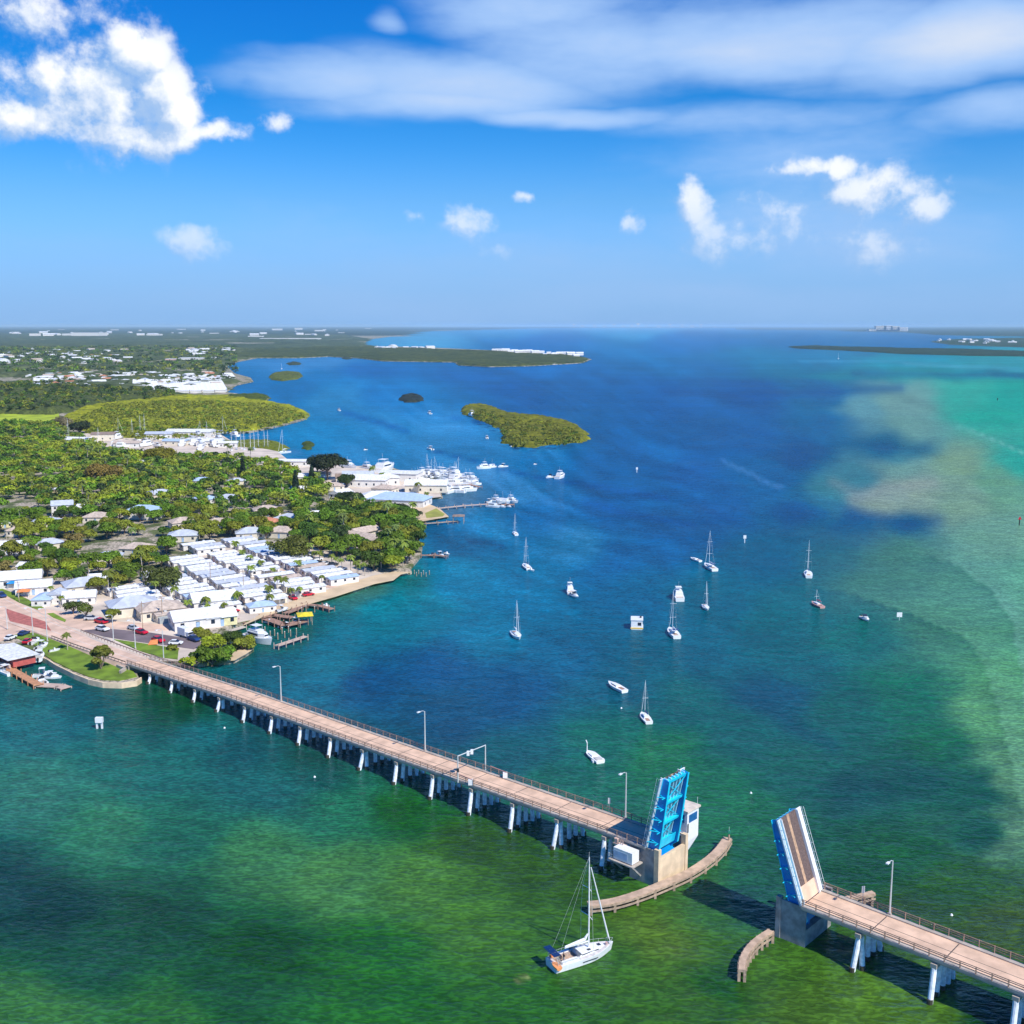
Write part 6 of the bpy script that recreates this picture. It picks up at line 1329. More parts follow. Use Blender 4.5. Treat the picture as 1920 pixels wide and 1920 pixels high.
# wrecked catamaran-like work float
t = thing('work_barge', 'white derelict float with a bent davit post above the bridge', 'barge', G(1114, 1422), hd(1114, 1422, -16, -13))
v, f = hull(7.2, 2.6, .7, .9, .05, .2, sheer=.2, p=4); MB().add(v, f).build('hull', [gel], t)
MB().tube([(3.2, .4, .7), (3.2, .4, 2.9), (3.9, .4, 3.4)], .12, 7).build('davit', [white], t)
for s in (-1, 1): MB().box(-2.6, -1.6, s * 1.3 - .3 if s < 0 else 1.0, s * 1.3 + .3 if s > 0 else -1.0, -.1, .55).build('sponson', [gel], t)
MB().box(-3.1, -1.2, -.8, .8, .72, .9).build('hatch', [mat('boat_floor', (.5, .48, .44), .7)], t); MB().box(-.6, 1.6, -.9, .9, .72, 1.05).build('cover', [white], t)
for (x, y, k_, dx, dy, s_, lb) in [(635,770,'m9',-9,-2,1.1,'motorboat running alone left of the dark round island'),(805,776,'m9',-9,-2,1.3,'motorboat running left of the largest island'),(884,781,'c16',-12,-3,1.25,'white yacht close by the tip of the largest island'),(913,822,'m9',-4,-6,1.0,'small dark topped boat below the largest island'),(806,843,'m9',-10,-2,1.15,'motorboat heading to the marina with a long wake'),
      (906,879,'c12',-14,1,.95,'dark windowed cruiser at the left of the passing trio'),(921,877,'trawl',-12,2,.85,'brown trimmed boat in the middle of the passing trio'),(942,876,'m9',-10,1,1.0,'white boat at the right of the passing trio'),(1051,896,'c16',12,-4,.9,'white multi decked yacht right of the passing trio'),(1031,896,'mo',-14,2,1.3,'low grey skiff trailing beside the multi decked yacht'),
      (960,838,'mo',-6,0,.7,'tiny boat under the edge of the largest island'),(685,844,'mo',-6,1,.8,'tiny runabout off the far boat slip'),(1003,871,'mo',-6,1,.6,'tiny runabout in the open channel'),(1040,684,'m9',-9,0,1.6,'faint boat below the wooded peninsula'),(1572,673,'s11',-3,-3,1.4,'faint distant sail near the far right spit'),(528,692,'s11',-3,-3,1.0,'tiny mast by the oval olive island')]:
    boat(k_, x, y, dx, dy, lb, None, s_)
# big sloop in the foreground: hull 12.2 m
t = thing('sailing_yacht', 'large white sailing yacht under bare mast in front of the bridge', 'sailboat')
S_ = G(1040, 1817); B_ = G(1139, 1784); S_.z = B_.z = 0; L = 12.4; Bm = 4.1; fb = 1.25
v, f = hull(L, Bm, fb, .86, .05, .5, 22, .16, 2.0); MB().add(v, f).build('hull', [gel], t)
def dz(x): return hz_(L, fb, x, .16)
mb = MB(); n = 16                                                   # teak side decks laid just above the deck
top = []
for i in range(n + 1):
    tt = i / n; x = -L * .47 + L * .90 * tt; q = (x + L / 2) / L
    ff = (.86 + .14 * math.sin(min(1, q / .5) * math.pi / 2)) if q < .5 else 1 - ((q - .5) / .5) ** 2
    top.append((x, Bm / 2 * ff - .12, dz(x) + .02))
vs = [(x, -y, z) for x, y, z in top] + [(x, y, z) for x, y, z in top]; fs = [(i, i + 1, n + 2 + i, n + 1 + i) for i in range(n)]
mb.add(vs, fs).build('side_deck', [mat('pale_deck', (.66, .60, .56), .7)], t)
mb = MB(); cs = [(-1.4, 1.25, .0), (-1.2, 1.3, .55), (1.6, 1.2, .5), (3.2, .85, .35), (4.2, .3, .12)]
vs = []; 
for x, y, h_ in cs: vs += [(x, -y, dz(x) + .02), (x, -y * .82, dz(x) + h_), (x, y * .82, dz(x) + h_), (x, y, dz(x) + .02)]
fs = []
for i in range(len(cs) - 1):
    for k in range(3): fs.append((i * 4 + k, i * 4 + k + 4, i * 4 + k + 5, i * 4 + k + 1))
fs += [(3, 2, 1, 0), (16, 17, 18, 19)]
mb.add(vs, fs).build('coachroof', [gel], t)
for s in (-1, 1): MB().bar((-.9, s * 1.2, dz(0) + .30), (2.6, s * 1.02, dz(0) + .27), .04, .2).build('cabin_window', [greydk], t)
for s in (-1, 1): MB().bar((-1.2, s * 2.0, .75), (1.8, s * 2.0, .78), .05, .14).build('hull_window', [greydk], t)
MB().box(2.9, 3.5, -.3, .3, dz(3) + .32, dz(3) + .42).build('deck_hatch', [greydk], t); MB().box(.5, 1.1, -.9, -.4, dz(1) + .53, dz(1) + .58).build('deck_hatch', [greydk], t); MB().box(4.9, 5.3, -.22, .22, dz(5) + .03, dz(5) + .1).build('deck_hatch', [greydk], t)
MB().box(-5.4, -1.5, -1.15, 1.15, dz(-3) - .1, dz(-3) + .06).build('cockpit', [teak], t)
for s in (-1, 1): MB().box(-5.0, -1.7, s * 1.35 - .3, s * 1.35 + .3, dz(-3), dz(-3) + .4).build('bench', [gel], t)
MB().box(-4.3, -2.6, -.25, .25, dz(-3) + .06, dz(-3) + .75).build('table', [teak], t)
mb = MB()
for s in (-1, 1): mb.tube([(-4.9, s * .9 + .5 * math.cos(a), dz(-4) + .9 + .5 * math.sin(a)) for a in np.linspace(0, 6.283, 13)], .035, 5)
mb.build('steering_wheels', [black], t)
MB().add([(-1.9, -1.3, dz(-1) + 1.35), (-1.9, 1.3, dz(-1) + 1.35), (-.9, 1.3, dz(-1) + .5), (-.9, -1.3, dz(-1) + .5), (-1.9, -1.35, dz(-1) + .3), (-1.9, 1.35, dz(-1) + .3)], [(0, 1, 2, 3), (0, 3, 4), (1, 5, 2)]).build('sprayhood', [mat('dark_canvas', (.10, .11, .13), .7)], t)
ar = MB()
for s in (-1, 1): ar.tube([(-5.6, s * 1.45, dz(-5)), (-6.1, s * 1.45, dz(-5) + 1.9)], .05, 6); ar.tube([(-5.0, s * 1.45, dz(-5)), (-5.9, s * 1.45, dz(-5) + 1.9)], .04, 6)
ar.bar((-6.1, -1.5, dz(-5) + 1.9), (-6.1, 1.5, dz(-5) + 1.9), .08).build('stern_arch', [galv], t)
solar = mat('solar_cells', (.01, .035, .12), .15)
for k in range(3): MB().box(-6.7, -5.4, -1.75 + k * 1.2, -.65 + k * 1.2, dz(-5) + 1.96, dz(-5) + 2.02).build('solar_panel', [solar], t)
v2, f2 = hull(2.6, 1.3, .4, .9, .05, .12, 8, .2); MB().add([(-5.9 + b_ * .9, a * .8 - .1 - 1.0, z_ + .9) for a, b_, z_ in v2], f2).build('inflatable', [mat('orange_rubber', (.80, .32, .12), .5)], t)
MB().cbox((-5.6, .9, dz(-5) + .5), (.5, .5, .3)).build('life_buoy', [orange], t)
zm = dz(1) + .4; mt = 16.3
MB().tube([(1.2, 0, zm - .3), (1.2, 0, zm + 6), (1.12, 0, zm + mt)], [.15, .13, .08], 8).build('mast', [white], t)
MB().tube([(1.05, 0, zm + 1.2), (-3.6, 0, zm + 1.35)], .13, 8).build('boom', [white], t)
MB().tube([(1.0, 0, zm + 2.6), (.4, 0, zm + 1.75), (-1.2, 0, zm + 1.62), (-3.5, 0, zm + 1.52)], [.12, .30, .28, .16], 8).build('sail_bag', [white], t)
for k, f_ in enumerate((.36, .66)):
    for s in (-1, 1): MB().bar((1.15, 0, zm + mt * f_), (.75, s * (1.75 - .45 * k), zm + mt * f_ + .1), .10, .05).build('spreader', [white], t)
r = MB()
for s in (-1, 1): r.bar((.9, s * 1.95, dz(1)), (.75, s * 1.75, zm + mt * .36 + .1), .035); r.bar((.75, s * 1.75, zm + mt * .36 + .1), (.75, s * 1.3, zm + mt * .66 + .1), .035); r.bar((.75, s * 1.3, zm + mt * .66 + .1), (1.12, 0, zm + mt * .97), .035)
r.build('shroud', [galv], t)
for s in (-1, 1): MB().bar((-6.0, s * 1.3, dz(-6)), (1.1, 0, zm + mt), .02).build('backstay', [galv], t)
MB().tube([(5.55, 0, dz(6) + .3), (5.2, 0, dz(6) + 1.2), (1.5, 0, zm + mt * .88)], [.06, .15, .09], 7).build('furled_genoa', [white], t)
MB().tube([(1.1, 0, zm + mt), (1.1, 0, zm + mt + .9)], .03, 5).build('masthead_aerial', [galv], t)
r = MB()
for s in (-1, 1):
    pts = [(x, s * (y + .02), z) for x, y, z in top[::2]]
    for p in pts: r.bar(p, (p[0], p[1], p[2] + .6), .035)
    for p, q in zip(pts, pts[1:]):
        r.bar((p[0], p[1], p[2] + .6), (q[0], q[1], q[2] + .6), .03)
r.build('guard_rail', [galv], t)
MB().tube([(5.2, -.75, dz(5)), (5.3, -.7, dz(5) + .65), (6.1, 0, dz(6) + .7), (5.3, .7, dz(5) + .65), (5.2, .75, dz(5))], .03, 5).build('pulpit', [galv], t)
mb = MB(); mb.tube([(4.6, -.35, dz(5) + .05), (4.6, -.35, dz(5) + .5)], .22, 7); mb.build('sail_bundle', [mat('faded_red_canvas', (.6, .35, .3), .7)], t)
t.location = (S_ + B_) / 2 + Vector((.2, .35, 0)); t.rotation_euler = (0, 0, math.atan2(B_.y - S_.y, B_.x - S_.x))
P_ = [('person standing at the wheel of the sailing yacht in dark clothes', (-4.4, -.9), (.04, .04, .05))]
def person(label, loc, rz, shirt, pants, par=None, sit=False, grp=None):
    me = bpy.data.meshes.new('person'); V = [(0, 0, .95), (0, 0, 1.2), (0, 0, 1.42), (0, 0, 1.52), (0, 0, 1.66), (0, .2, 1.40), (.06, .27, 1.13), (.2, .25, .95), (0, -.2, 1.40), (.06, -.27, 1.13), (.2, -.25, .95), (0, .1, .9), (.03, .12, .5), (0, .13, .06), (.14, .13, .03), (0, -.1, .9), (.03, -.12, .5), (0, -.13, .06), (.14, -.13, .03), (0.01, 0, 1.78)]
    E_ = [(0, 1), (1, 2), (2, 3), (3, 4), (4, 19), (2, 5), (5, 6), (6, 7), (2, 8), (8, 9), (9, 10), (0, 11), (11, 12), (12, 13), (13, 14), (0, 15), (15, 16), (16, 17), (17, 18)]
    rad = [.15, .14, .15, .06, .105, .07, .05, .04, .07, .05, .04, .10, .07, .05, .04, .10, .07, .05, .04, .08]
    me.from_pydata(V, E_, []); o = bpy.data.objects.new('person', me); COL.objects.link(o)
    sm = o.modifiers.new('skin', 'SKIN'); me.skin_vertices[0].data[0].use_root = True
    for i, r_ in enumerate(rad): me.skin_vertices[0].data[i].radius = (r_, r_)
    o.modifiers.new('sub', 'SUBSURF').levels = 1
    dg = bpy.context.evaluated_depsgraph_get(); ev = bpy.data.meshes.new_from_object(o.evaluated_get(dg)); o.modifiers.clear(); o.data = ev; ev.name = 'person'
    for m_ in (mat('shirt_%s' % shirt[0], shirt[1], .8), mat('trousers_%s' % pants[0], pants[1], .8), mat('skin', (.45, .27, .18), .6), mat('hair', (.05, .03, .02), .8)):
        ev.materials.append(m_)
    for p in ev.polygons:
        z = p.center.z; p.material_index = 3 if z > 1.70 else (2 if z > 1.46 or (abs(p.center.y) > .2 and z < 1.15) else (0 if z > .93 else 1)); p.use_smooth = True
    o.location = loc; o.rotation_euler = (0, 0, rz); tag(o, label, 'person', grp); return o
def onboat(x, y, z): return t.matrix_basis @ Vector((x, y, z))
t.rotation_euler.z = math.atan2(B_.y - S_.y, B_.x - S_.x)
MX = Matrix.Translation(t.location) @ Matrix.Rotation(t.rotation_euler.z, 4, 'Z')
person('person in a dark shirt standing at the wheel of the sailing yacht', MX @ Vector((-4.4, -1.0, dz(-4) + .06)), t.rotation_euler.z, ('dark', (.03, .03, .04)), ('grey', (.3, .3, .32)))
# ---------------------------------------------------------------- wooden docks
def dock(pts, wd, z, label, m=wood, pg=3.5, ph=.9, name='dock', zb=0, nomark=False):
    P_ = [G(x, y, z) for x, y in pts]; root = thing(name, label, 'dock', (P_[0].x, P_[0].y, 0))
    mb = MB()
    for a, b_ in zip(P_, P_[1:]): mb.bar(a, b_, wd, .25)
    ob(mb, 'planking', [m], root)
    for a, b_ in zip(P_, P_[1:]):
        d = (b_ - a); n = max(1, int(d.length / pg)); nn = Vector((-d.y, d.x, 0)).normalized()
        for k in range(n + 1):
            for s in (-1, 1):
                p = a + d * (k / n) + nn * s * (wd / 2 + .12); ob(MB().tube([(p.x, p.y, -1), (p.x, p.y, z + ph)], .15, 6), 'piling', [m], root)
    return root
dock([(518, 1211), (573, 1193)], 1.9, 1.2, 'long straight dock reaching out beyond the white yacht', mat('pale_dock', (.52, .38, .30), .85), 3.0)
dock([(500, 1160), (535, 1172), (572, 1164)], 3.6, 1.2, 'wide brown plank dock with a small boatlift', woodd); dock([(490, 1157), (512, 1153), (548, 1158)], 3.0, 1.1, 'brown landing below the aqua fish shed', woodd)
dock([(535, 1150), (553, 1143), (571, 1134)], 2.4, 1.3, 'reddish quay edge along the beach', woodd); dock([(571, 1133), (600, 1136), (622, 1142)], 2.4, 1.1, 'brown dock at the left end of the beach', woodd)
dock([(444, 1164), (463, 1169)], 1.6, 1.0, 'little slipway dock at the corner of the basin', woodd); dock([(430, 1183), (458, 1175)], 2.0, .9, 'pale boat ramp pier in the basin', pale)
dock([(790, 1041), (815, 1041), (838, 1043)], 1.8, 1.1, 'short pier with boats by the shore grove', woodd, 4); dock([(776, 983), (820, 980), (857, 977)], 1.6, 1.2, 'thin pier ending in a small roofed shelter', wood, 4.5)
dock([(822, 953), (870, 948), (915, 945)], 2.2, 1.3, 'long pale pier running from the restaurant point', mat('pale_dock', (.52, .38, .30), .85), 4.5); dock([(915, 946), (964, 946)], 4.0, 1.2, 'wide brown pier head crowded with boats', woodd, 5)
dock([(830, 905), (862, 905), (900, 913)], 3.0, 1.2, 'brown fuel pier beyond the moored yachts', woodd, 5)
dock([(4, 1246), (40, 1266), (72, 1284)], 2.6, 1.0, 'orange brown pier beside the red restaurant roof', mat('orange_planks', (.50, .24, .12), .8, var=.2), 3.2)
dock([(72, 1284), (112, 1286), (124, 1290)], 3.2, .5, 'pale floating platform at the end of the orange pier', mat('pale_dock', (.52, .38, .30), .85), 4, .2); dock([(56, 1226), (84, 1232)], 3.0, 1.1, 'planked terrace between the restaurant and the lawn', woodd)
def shelter(name, label, x, y, L, Wd, h, rm, z=1.1, rz=0, cat='shelter', post=None):
    t = thing(name, label, cat, G(x, y, z), R(rz)); mb = MB(); hip(mb, L, Wd, h, .8, .3); mb.build('roof', [rm], t)
    for sx in (-1, 1):
        for sy in (-1, 1): MB().box(sx * (L / 2 - .2) - .1, sx * (L / 2 - .2) + .1, sy * (Wd / 2 - .2) - .1, sy * (Wd / 2 - .2) + .1, -1.5, h).build('post', [post or wood], t)
    return t
shelter('boatlift', 'yellow canvas covered boatlift at the end of the plank dock', 572, 1166, 5, 5.5, 2.8, yellow, .6, 15, 'boatlift')
shelter('gazebo', 'small brown roofed shelter on the thin pier', 860, 977, 6, 6, 3, MATS['brown_shingle_roof'])
shelter('gazebo', 'grey roofed shelter on the pier head crowd', 940, 945, 6, 5, 3, MATS['grey_metal_roof'])
t = thing('waterside_bar', 'white roofed red walled bar beside the orange pier', 'building', G(22, 1238, 1.4), BANG)
MB().box(-7, 8, -3, 4, 0, 2.7).build('wall', [MATS.get('red_wall') or mat('red_wall', (.50, .10, .08), .8)], t); mb = MB(); gable(mb, 17, 9, 2.9, .5, .5); mb.build('roof', [roofs['white']], t)
for k in range(4): MB().box(-6 + k * 3.4, -4.2 + k * 3.4, -3.06, -3, 1.0, 2.2).build('window', [greydk], t)
for k in range(4): MB().cbox((-5 + k * 4, -4.2, .45), (1.2, 1.2, .9)).build('table', [mat('pinkish_landing', (.6, .42, .34), .8)], t)
# boats in the basin, at the docks and at the bar
boat('c16', 486, 1203, 32, 10, 'white yacht berthed between the basin dock and the mangroves', None, .92)
for (x, y, k_, dx, dy, s_, lb) in [(8,1262,'m9',-10,-4,1.0,'white cruiser at the left edge beside the orange pier'),(75,1240,'m9',4,-10,.95,'blue topped boat on the lift beside the lawn'),(80,1222,'m7',10,-5,.95,'white boat parked on the terrace behind the lift'),(66,1212,'mo',10,-6,.95,'blue boat parked by the terrace'),(103,1229,'sk',10,-2,.8,'small dinghy on the green lawn'),
    (84,1268,'m7',12,-1,1.0,'white boat tied to the right of the orange pier'),(78,1279,'mo',-8,-5,.95,'white runabout at the tip of the orange pier'),(98,1272,'m7',10,0,.85,'second white boat beside the floating platform'),(530,1152,'m7',8,-2,.8,'small boat on the landing below the fish shed'),(533,1174,'mo',10,-5,.9,'white runabout moored at the plank dock'),(505,1168,'sk',9,1,1.0,'skiff moored inside the plank dock'),
    (556,1168,'m7',9,-4,.8,'dark covered boat at the plank dock'),(447,1150,'m7',12,-4,.9,'blue covered boat stored by the fish shed'),(461,1146,'mo',12,-4,.9,'white boat on a trailer by the fish shed'),(474,1150,'m7',12,-4,.8,'second trailered boat by the fish shed'),(612,1138,'sk',6,2,1.0,'skiff tied to the dock at the end of the beach'),(826,1044,'m7',9,2,.95,'boat moored at the short pier by the grove'),(812,1044,'mo',9,2,.9,'open boat moored at the short pier by the grove'),(838,1040,'sk',6,2,1.0,'skiff at the tip of the short grove pier')]:
    boat(k_, x, y, dx, dy, lb, None, s_, 1.45 if (x, y) in ((80,1222),(66,1212),(103,1229),(447,1150),(461,1146),(474,1150),(530,1152)) else (1.2 if (x, y) == (75,1240) else 0))
# marina: rows of moored yachts
rows = [('front', 826, 925, 880, 921, 7), ('middle', 826, 910, 890, 910, 9), ('back', 808, 897, 888, 904, 11), ('rear', 790, 890, 850, 893, 9)]
for nm, xa, ya, xb, yb, n in rows:
    for k in range(n):
        f_ = (k + .5) / n; x = xa + (xb - xa) * f_; y = ya + (yb - ya) * f_; kk = rnd.choice(['c12', 'c16', 'c16', 'c20', 'm9', 's12'])
        boat(kk, x, y, rnd.choice([10, -10]), rnd.uniform(-3, 3), '%s, %s from the left in the %s row of the marina' % ({'c12': 'white cruiser', 'c16': 'white motor yacht', 'c20': 'large white motor yacht', 'm9': 'white motorboat', 's12': 'white sloop'}[kk], ORD[k], nm), 'yachts moored in the marina rows', rnd.uniform(.8, 1.0))
boat('c20', 722, 885, 14, -4, 'very large white yacht behind the marina shed', None, 1.45); boat('c20', 655, 880, 20, 4, 'long white yacht moored left of the marina shed', None, 1.0); boat('c16', 690, 882, 18, 3, 'white yacht moored between the two largest ones', None, 1.0)
for k in range(7):
    kk = ['m9', 'trawl', 'c12', 'm9', 'trawl', 'm7', 'c12'][k]; boat(kk, 918 + k * 7, 942 + (k % 2) * 9, 10, rnd.uniform(-2, 2), '%s crowded round the brown pier head' % {'m9': 'motorboat', 'trawl': 'low trawler', 'c12': 'cabin cruiser', 'm7': 'small motorboat'}[kk], 'boats crowded round the brown pier head', .8)
for k in range(9):   # sailing boats in the far basin: masts in a row
    x = 434 + k * 8.6 + rnd.uniform(-2, 2); boat(rnd.choice(['s11', 's12']), x, 846 - k * .3 + rnd.uniform(-2, 2), rnd.choice((4, -4)), -6, 'moored sloop, %s from the left in the row of masts at the far boatyard' % ORD[k], 'sloops in a row at the far boatyard', rnd.uniform(.95, 1.2))
boat('s12', 532, 850, -14, 2, 'sloop moored beyond the mast row near the mangrove spit', None, 1.2)
for k in range(34):
    kk = rnd.choice(['c16', 'c12', 'm9', 's11', 'c16', 'm9']); x = rnd.uniform(125, 440); y = rnd.uniform(815, 843) + (0 if x > 200 else 4)
    p = G(x, y, 1.5)
    if any((p.x - a) ** 2 + (p.y - b_) ** 2 < (r_ + 5) ** 2 for a, b_, r_ in OCC[-16:]) or (x < 210 and y < 824): continue
    boat(kk, x, y, rnd.choice([8, -8]), rnd.uniform(-3, 3), '%s standing ashore in the far boatyard' % {'s11': 'masted sloop', 'c16': 'big white yacht', 'c12': 'white cruiser', 'm9': 'small motorboat'}[kk], 'boats standing ashore in the far boatyard', 1.1, 2.0)
for k in range(16):
    kk = rnd.choice(['c12', 'm9', 'c12', 'm7']); boat(kk, rnd.uniform(775, 835), rnd.uniform(893, 904), rnd.choice([8, -8]), rnd.uniform(-3, 3), '%s packed on the quay behind the fish house' % {'c12': 'white cruiser', 'm9': 'motorboat', 'm7': 'small motorboat'}[kk], 'boats packed behind the fish house', .9, 1.5)
for k, (x, y) in enumerate([(128,826),(165,838),(186,842),(248,822),(263,818),(272,815),(310,830),(330,836),(365,836),(388,828),(215,840),(285,838),(344,838),(378,846)]):
    kk = ['s12', 'c16', 's11', 's11', 's12', 's12', 'c12', 'm9', 'c16', 's11', 'c12', 'm9', 'c16', 'c12'][k]
    boat(kk, x, y, rnd.choice([8, -8]), -4, '%s standing ashore in the far boatyard' % {'s12': 'large masted sloop', 's11': 'masted sloop', 'c16': 'big white yacht', 'c12': 'white cruiser', 'm9': 'small motorboat'}[kk], 'boats standing ashore in the far boatyard', 1.1, 2.0)
# basin and shallow water pilings
def piling(x, y, h, label, grp): o = MB().tube([(0, 0, -1), (0, 0, h)], .17, 7).m(1).tube([(0, 0, h), (0, 0, h + .15)], [.19, .02], 7).build('piling', [wood, white]); o.location = G(x, y); return tag(o, label, 'piling', grp)
for x, y in [(488,1190),(497,1187),(507,1195),(515,1192),(521,1199),(529,1188),(534,1196),(541,1186),(545,1193),(556,1190),(563,1177),(578,1170),(566,1150),(574,1147),(590,1148)]: piling(x, y, 2.2, 'bare mooring pile in the basin before the planked docks', 'mooring piles in the boat basin')
for x, y in [(777,1076),(781,1080),(785,1076),(790,1081),(794,1077),(799,1081),(805,1077)]: piling(x, y, 1.6, 'old broken pile off the tip of the beach', 'old broken piles off the beach tip')
# markers
t = thing('channel_marker', 'white boxy marker platform on two legs in the left water', 'marker', G(187, 1366))
for s in (-1, 1): MB().box(s * .65 - .22, s * .65 + .22, -.22, .22, -1, 1.7).build('leg', [white], t)
MB().box(-.95, .95, -.5, .5, 1.7, 3.1).build('platform', [white], t)
t = thing('channel_marker', 'small white board on a post at the edge of the sandbar', 'marker', G(1686, 1163)); MB().tube([(0, 0, -1), (0, 0, 1.6)], .12, 6).build('post', [galv], t); MB().box(-.95, .95, -.06, .06, 1.2, 2.9).build('board', [white], t)
t = thing('channel_marker', 'red triangular daymark on a dark pile at the right edge', 'marker', G(1911, 985)); MB().tube([(0, 0, -1), (0, 0, 3.6)], .28, 7).build('post', [black], t); MB().add([(-1.0, -.3, 3.2), (1.0, -.3, 3.2), (0, -.3, 5.0), (-1.0, -.2, 3.2), (1.0, -.2, 3.2), (0, -.2, 5.0)], [(0, 1, 2), (5, 4, 3), (0, 3, 4, 1), (1, 4, 5, 2), (2, 5, 3, 0)]).build('board', [red], t)
for (x, y, lb) in [(1194,886,'pale marker post with a yellow base in mid bay'),(1396,1018,'thin pale marker post left of the sandbar'),(1400+470,752,'dark marker post on the far green shallows')]:
    t = thing('channel_marker', lb, 'marker', G(x, y)); MB().tube([(0, 0, -1), (0, 0, 3.4)], .25, 6).build('post', [white if x < 1800 else black], t); MB().box(-.7, .7, -.35, -.28, 2.2, 3.9).build('board', [white if x < 1800 else black], t)
for (x, y, lb) in [(1165,1328,'tiny float near the small sloop'),(1408,1487,'small pale float right of the left leaf'),(1784,1716,'small pale float right of the street lamp'),(421,1365,'tiny float left below the bridge start'),(590,1457,'tiny float below the bridge middle'),(200,1285,'tiny float off the sea wall'),(237,1284,'second tiny float off the sea wall')]:
    bm = MB().tube([(0, 0, -.3), (0, 0, 0), (0, 0, .3)], [.1, .3, .12], 8).build('float', [white]); bm.location = G(x, y); tag(bm, lb, 'float')
# ================================================================== vehicles and street furniture
def car_tpl(m_, kind='car'):
    t = thing('parked_car' if kind == 'car' else 'box_truck', 'x', kind if kind == 'car' else 'truck')
    if kind == 'car':
        prof = [(-2.2, .45), (-2.25, .85), (-2.1, 1.02), (-1.3, 1.08), (1.0, 1.0), (2.0, .85), (2.25, .6), (2.2, .4), (2.0, .32), (-2.0, .32)]
        vs = [(x, -.9, z) for x, z in prof] + [(x, .9, z) for x, z in prof]; n = len(prof)
        MB().add(vs, [tuple(range(n)), tuple(range(n, 2 * n))[::-1]] + [(i, n + i, n + (i + 1) % n, (i + 1) % n) for i in range(n)]).build('body', [m_], t)
        g_ = [(-1.9, 1.02), (-1.35, 1.52), (.2, 1.52), (1.05, 1.0)]; vs = [(x, -.82 if z < 1.2 else -.66, z) for x, z in g_] + [(x, .82 if z < 1.2 else .66, z) for x, z in g_]
        MB().add(vs, [(0, 1, 2, 3), (7, 6, 5, 4), (0, 4, 5, 1), (2, 6, 7, 3)]).build('windows', [greydk], t); MB().box(-1.36, .2, -.67, .67, 1.51, 1.56).build('roof', [m_], t)
    else:
        MB().box(-3.0, 1.4, -1.15, 1.15, .7, 3.2).build('cargo_box', [m_], t); MB().box(1.5, 3.0, -1.0, 1.0, .5, 2.2).build('cab', [m_], t); MB().box(2.3, 3.03, -.95, .95, 1.4, 2.1).build('windscreen', [greydk], t); MB().box(-3, 3, -.5, .5, .45, .7).build('chassis', [black], t)
    for x in (-1.4, 1.4):
        for s in (-1, 1):
            M = Matrix.Translation((x, s * .85, .34)) @ Matrix.Rotation(R(90), 4, 'X'); mb = MB().tube([(0, 0, -.11), (0, 0, .11)], .34, 10); mb.v = [tuple(M @ Vector(q)) for q in mb.v]; mb.build('wheel', [black], t)
    return template(t)
CT = {'red': car_tpl(red), 'white': car_tpl(gel), 'silver': car_tpl(silver), 'blue': car_tpl(dkblue), 'dark': car_tpl(greydk), 'truck': car_tpl(gel, 'truck')}
for (c_, x, y, dx, dy, lb, s_) in [('red',190,1168,10,2,'red car parked behind the street palm',1.15),('silver',172,1162,10,0,'silver car parked left of the red one',1.1),('white',192,1182,10,2,'white car driving on the side street',1.15),('red',265,1188,10,2,'red car in the middle of the parking lane',1.1),('red',297,1203,10,3,'red car beside the orange kite',1.15),('white',330,1208,10,0,'white car at the end of the lawn strip',1.0),
      ('truck',348,1194,10,3,'white box truck parked in the yard',1.0),('blue',364,1201,10,3,'blue car parked beside the white truck',1.15),('blue',3,1119,10,5,'dark blue car crossing the upper red median',1.2),('dark',430,1139,10,-4,'dark car parked in front of the park clubhouse',1.1),('silver',441,1136,10,-4,'silver car parked beside the dark one',1.1),('white',420,1143,10,-4,'white car at the clubhouse row',1.1),
      ('red',345,1112,10,3,'red car among the trailer homes',1.0),('red',415,1118,10,3,'red car in the park lane',1.0),('silver',250,1180,10,2,'silver car at the top of the parking lane',1.0),('dark',300,1090,10,3,'dark car by the spreading olive tree',1.0),('blue',45,1190,10,-4,'blue car turning by the restaurant',1.0),('white',20,1198,10,-4,'white car waiting by the restaurant',1.0),('red',52,1205,10,-6,'red car parked by the bar',1.0)]:
    z = ZD(-150) - .1 if (x, y) == (3, 1119) else 1.6
    place(CT[c_], G(x, y, z), hd(x, y, dx, dy), lb, None, s_)
k_ = thing('flag_banner', 'orange fabric banner lying beside the red car on the lawn', 'banner', G(288, 1208, 1.6)); MB().add([(-1.6, -1, .1), (1.6, -.8, .3), (1.2, 1, 1.5), (-1.2, .8, 1.2), (-1.6, -1, .0), (1.6, -.8, .2), (1.2, 1, 1.4), (-1.2, .8, 1.1)], [(0, 1, 2, 3), (7, 6, 5, 4), (0, 4, 5, 1), (1, 5, 6, 2), (2, 6, 7, 3), (3, 7, 4, 0)]).build('cloth', [orange], k_)
for (x, y, w_, m_, lb) in [(28,1100,5,mat('bright_blue_canvas', (.02, .25, .60), .6),'bright blue canvas awning by the roadside shops'),(45,1116,4,orange,'orange roadside stall under the shops'),(166,1124,4,mat('aqua_canvas', (.05, .50, .48), .6),'aqua canvas awning by the white cottage'),(12,1098,5,mat('bright_blue_canvas', (.02, .25, .60), .6),'second blue awning at the far left road')]:
    shelter('awning', lb, x, y + 3, w_, 3.2, 2.4, m_, 1.4, 15, 'awning', galv)
poles = [(62,1191,9.5,'street lamp at the left corner of the red median'),(89,1202,11,'tall street lamp at the tip of the red median'),(14,1180,8,'street lamp near the restaurant turning'),(213,1203,9,'street lamp in front of the bushy street tree'),(254,1216,9.5,'street lamp beside the lawn strip start'),(307,1236,9.5,'street lamp at the bridge end of the lawn strip')]
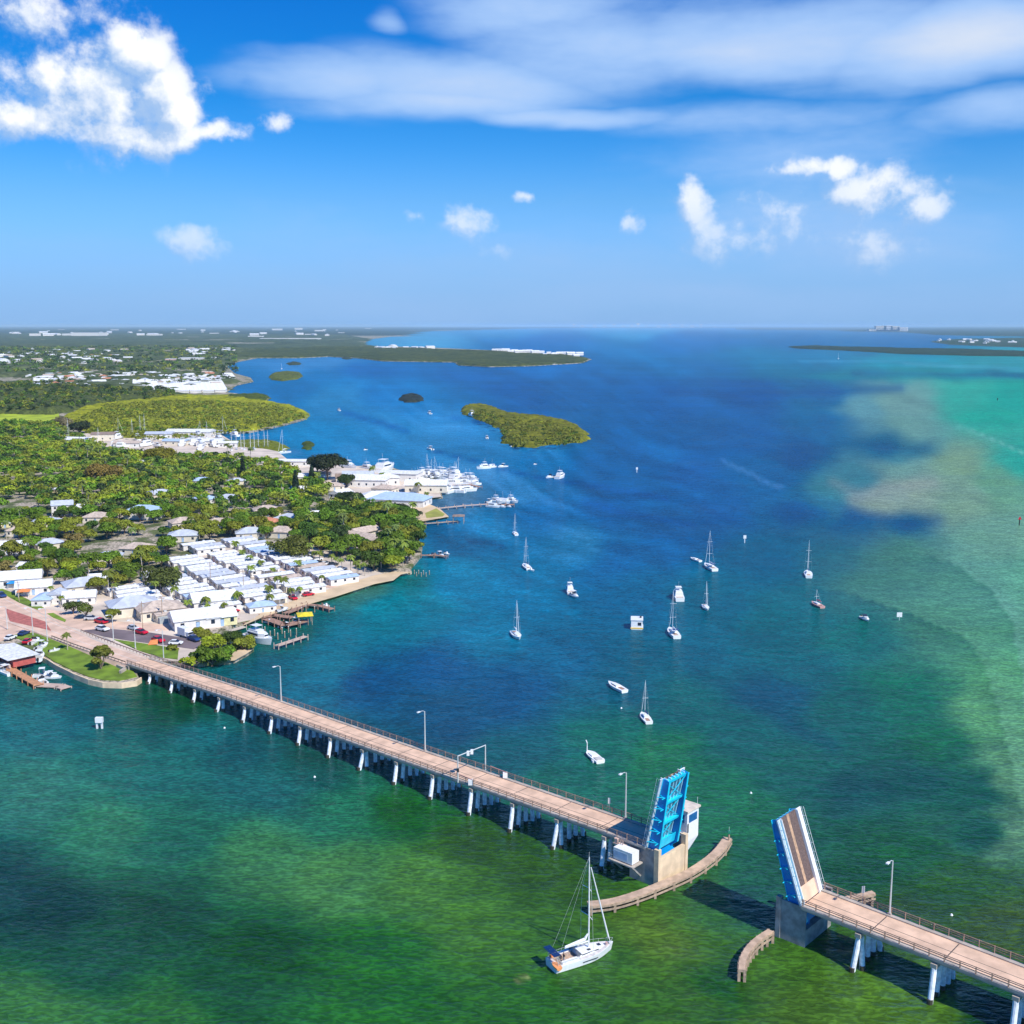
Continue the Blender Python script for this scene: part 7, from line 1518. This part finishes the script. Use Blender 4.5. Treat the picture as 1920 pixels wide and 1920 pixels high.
for x, y, h, lb in poles: place(LT, G(x, y, 1.6), BANG, lb, None, (1, 1, h / 9.6))
def upole(x, y, h, lb):
    t = thing('utility_pole', lb, 'pole', G(x, y, 1.5)); MB().tube([(0, 0, -.3), (0, 0, h)], [.16, .11], 6).build('pole', [wood], t); MB().box(-1.1, 1.1, -.08, .08, h - .8, h - .6).build('crossarm', [wood], t); MB().tube([(.4, 0, h - 1.9), (.4, 0, h - 1.1)], .22, 6).build('transformer', [galv], t)
for x, y, h, lb in [(268,1180,10,'wooden utility pole before the tan front building'),(212,1143,9,'wooden utility pole left of the grey front building'),(395,1095,9,'wooden utility pole amid the trailer rows'),(457,1110,9,'wooden utility pole in the third trailer row'),(36,1128,8,'wooden pole beside the verge'),(305,1165,9,'wooden pole between the front buildings'),(168,1105,9,'wooden pole behind the aqua awning')]: upole(x, y, h, lb)

# cars, sheds and bushes tucked between the trailer homes
parkpx = [(215,1135),(330,1070),(440,1024),(540,1030),(690,1080),(600,1112),(500,1142),(440,1152),(330,1165),(262,1150)]
hc = np.array([(p.x, p.y) for p, _, _ in HOMES]); k = 0; tries = 0
while k < 46 and tries < 4000:
    tries += 1; x, y = rnd.uniform(215, 690), rnd.uniform(1026, 1160)
    if not inside([(x, y)], parkpx)[0]: continue
    p = G(x, y, 1.5); q = p.xy - org.xy; a = (hc - [p.x, p.y]); al = np.abs(a @ np.array([v0.x, v0.y])); ac = np.abs(a @ np.array([u0.x, u0.y]))
    if ((al < 9.4) & (ac < 4.2)).any(): continue
    k += 1
    if k % 2: c_ = rnd.choice(['white', 'silver', 'dark', 'blue', 'red', 'white']); place(CT[c_], p, math.atan2(u0.y, u0.x) + rnd.choice((0, 1.57)) , '%s car parked %s' % (c_, desc(x, y)), 'cars parked between the trailer homes', 1.05)
    else: place(PT[2] if k % 4 else PT[0], p, rnd.random() * 6, '%s palm among trailer homes %s' % ('short' if k % 4 else 'slender', desc(x, y)), 'palms between the trailer homes', rnd.uniform(.6, .95))

# drop templates that ended up unused
for o in [o for o in COL.objects if o.get('label') == 'x' and o.name not in USED]:
    for c in [c for c in COL.objects if c.parent is o]:
        for g in [g for g in COL.objects if g.parent is c]: bpy.data.objects.remove(g)
        bpy.data.objects.remove(c)
    bpy.data.objects.remove(o)

# ------------------------------------------------------------------ haze: the humid air over the bay
hm = bpy.data.materials.new('haze'); hm.use_nodes = True; t9 = hm.node_tree; t9.nodes.clear()
pv = t9.nodes.new('ShaderNodeVolumePrincipled'); pv.inputs['Color'].default_value = (.60, .84, 1.0, 1); pv.inputs['Density'].default_value = 0.000029; pv.inputs['Anisotropy'].default_value = 0.0
oo = t9.nodes.new('ShaderNodeOutputMaterial'); t9.links.new(pv.outputs[0], oo.inputs['Volume'])
hb = MB(); hb.box(-90000, 90000, -2000, 160000, -3, 125)
hz = hb.build('haze', hm); tag(hz, 'thin blue haze fading the far shore', kind='stuff')
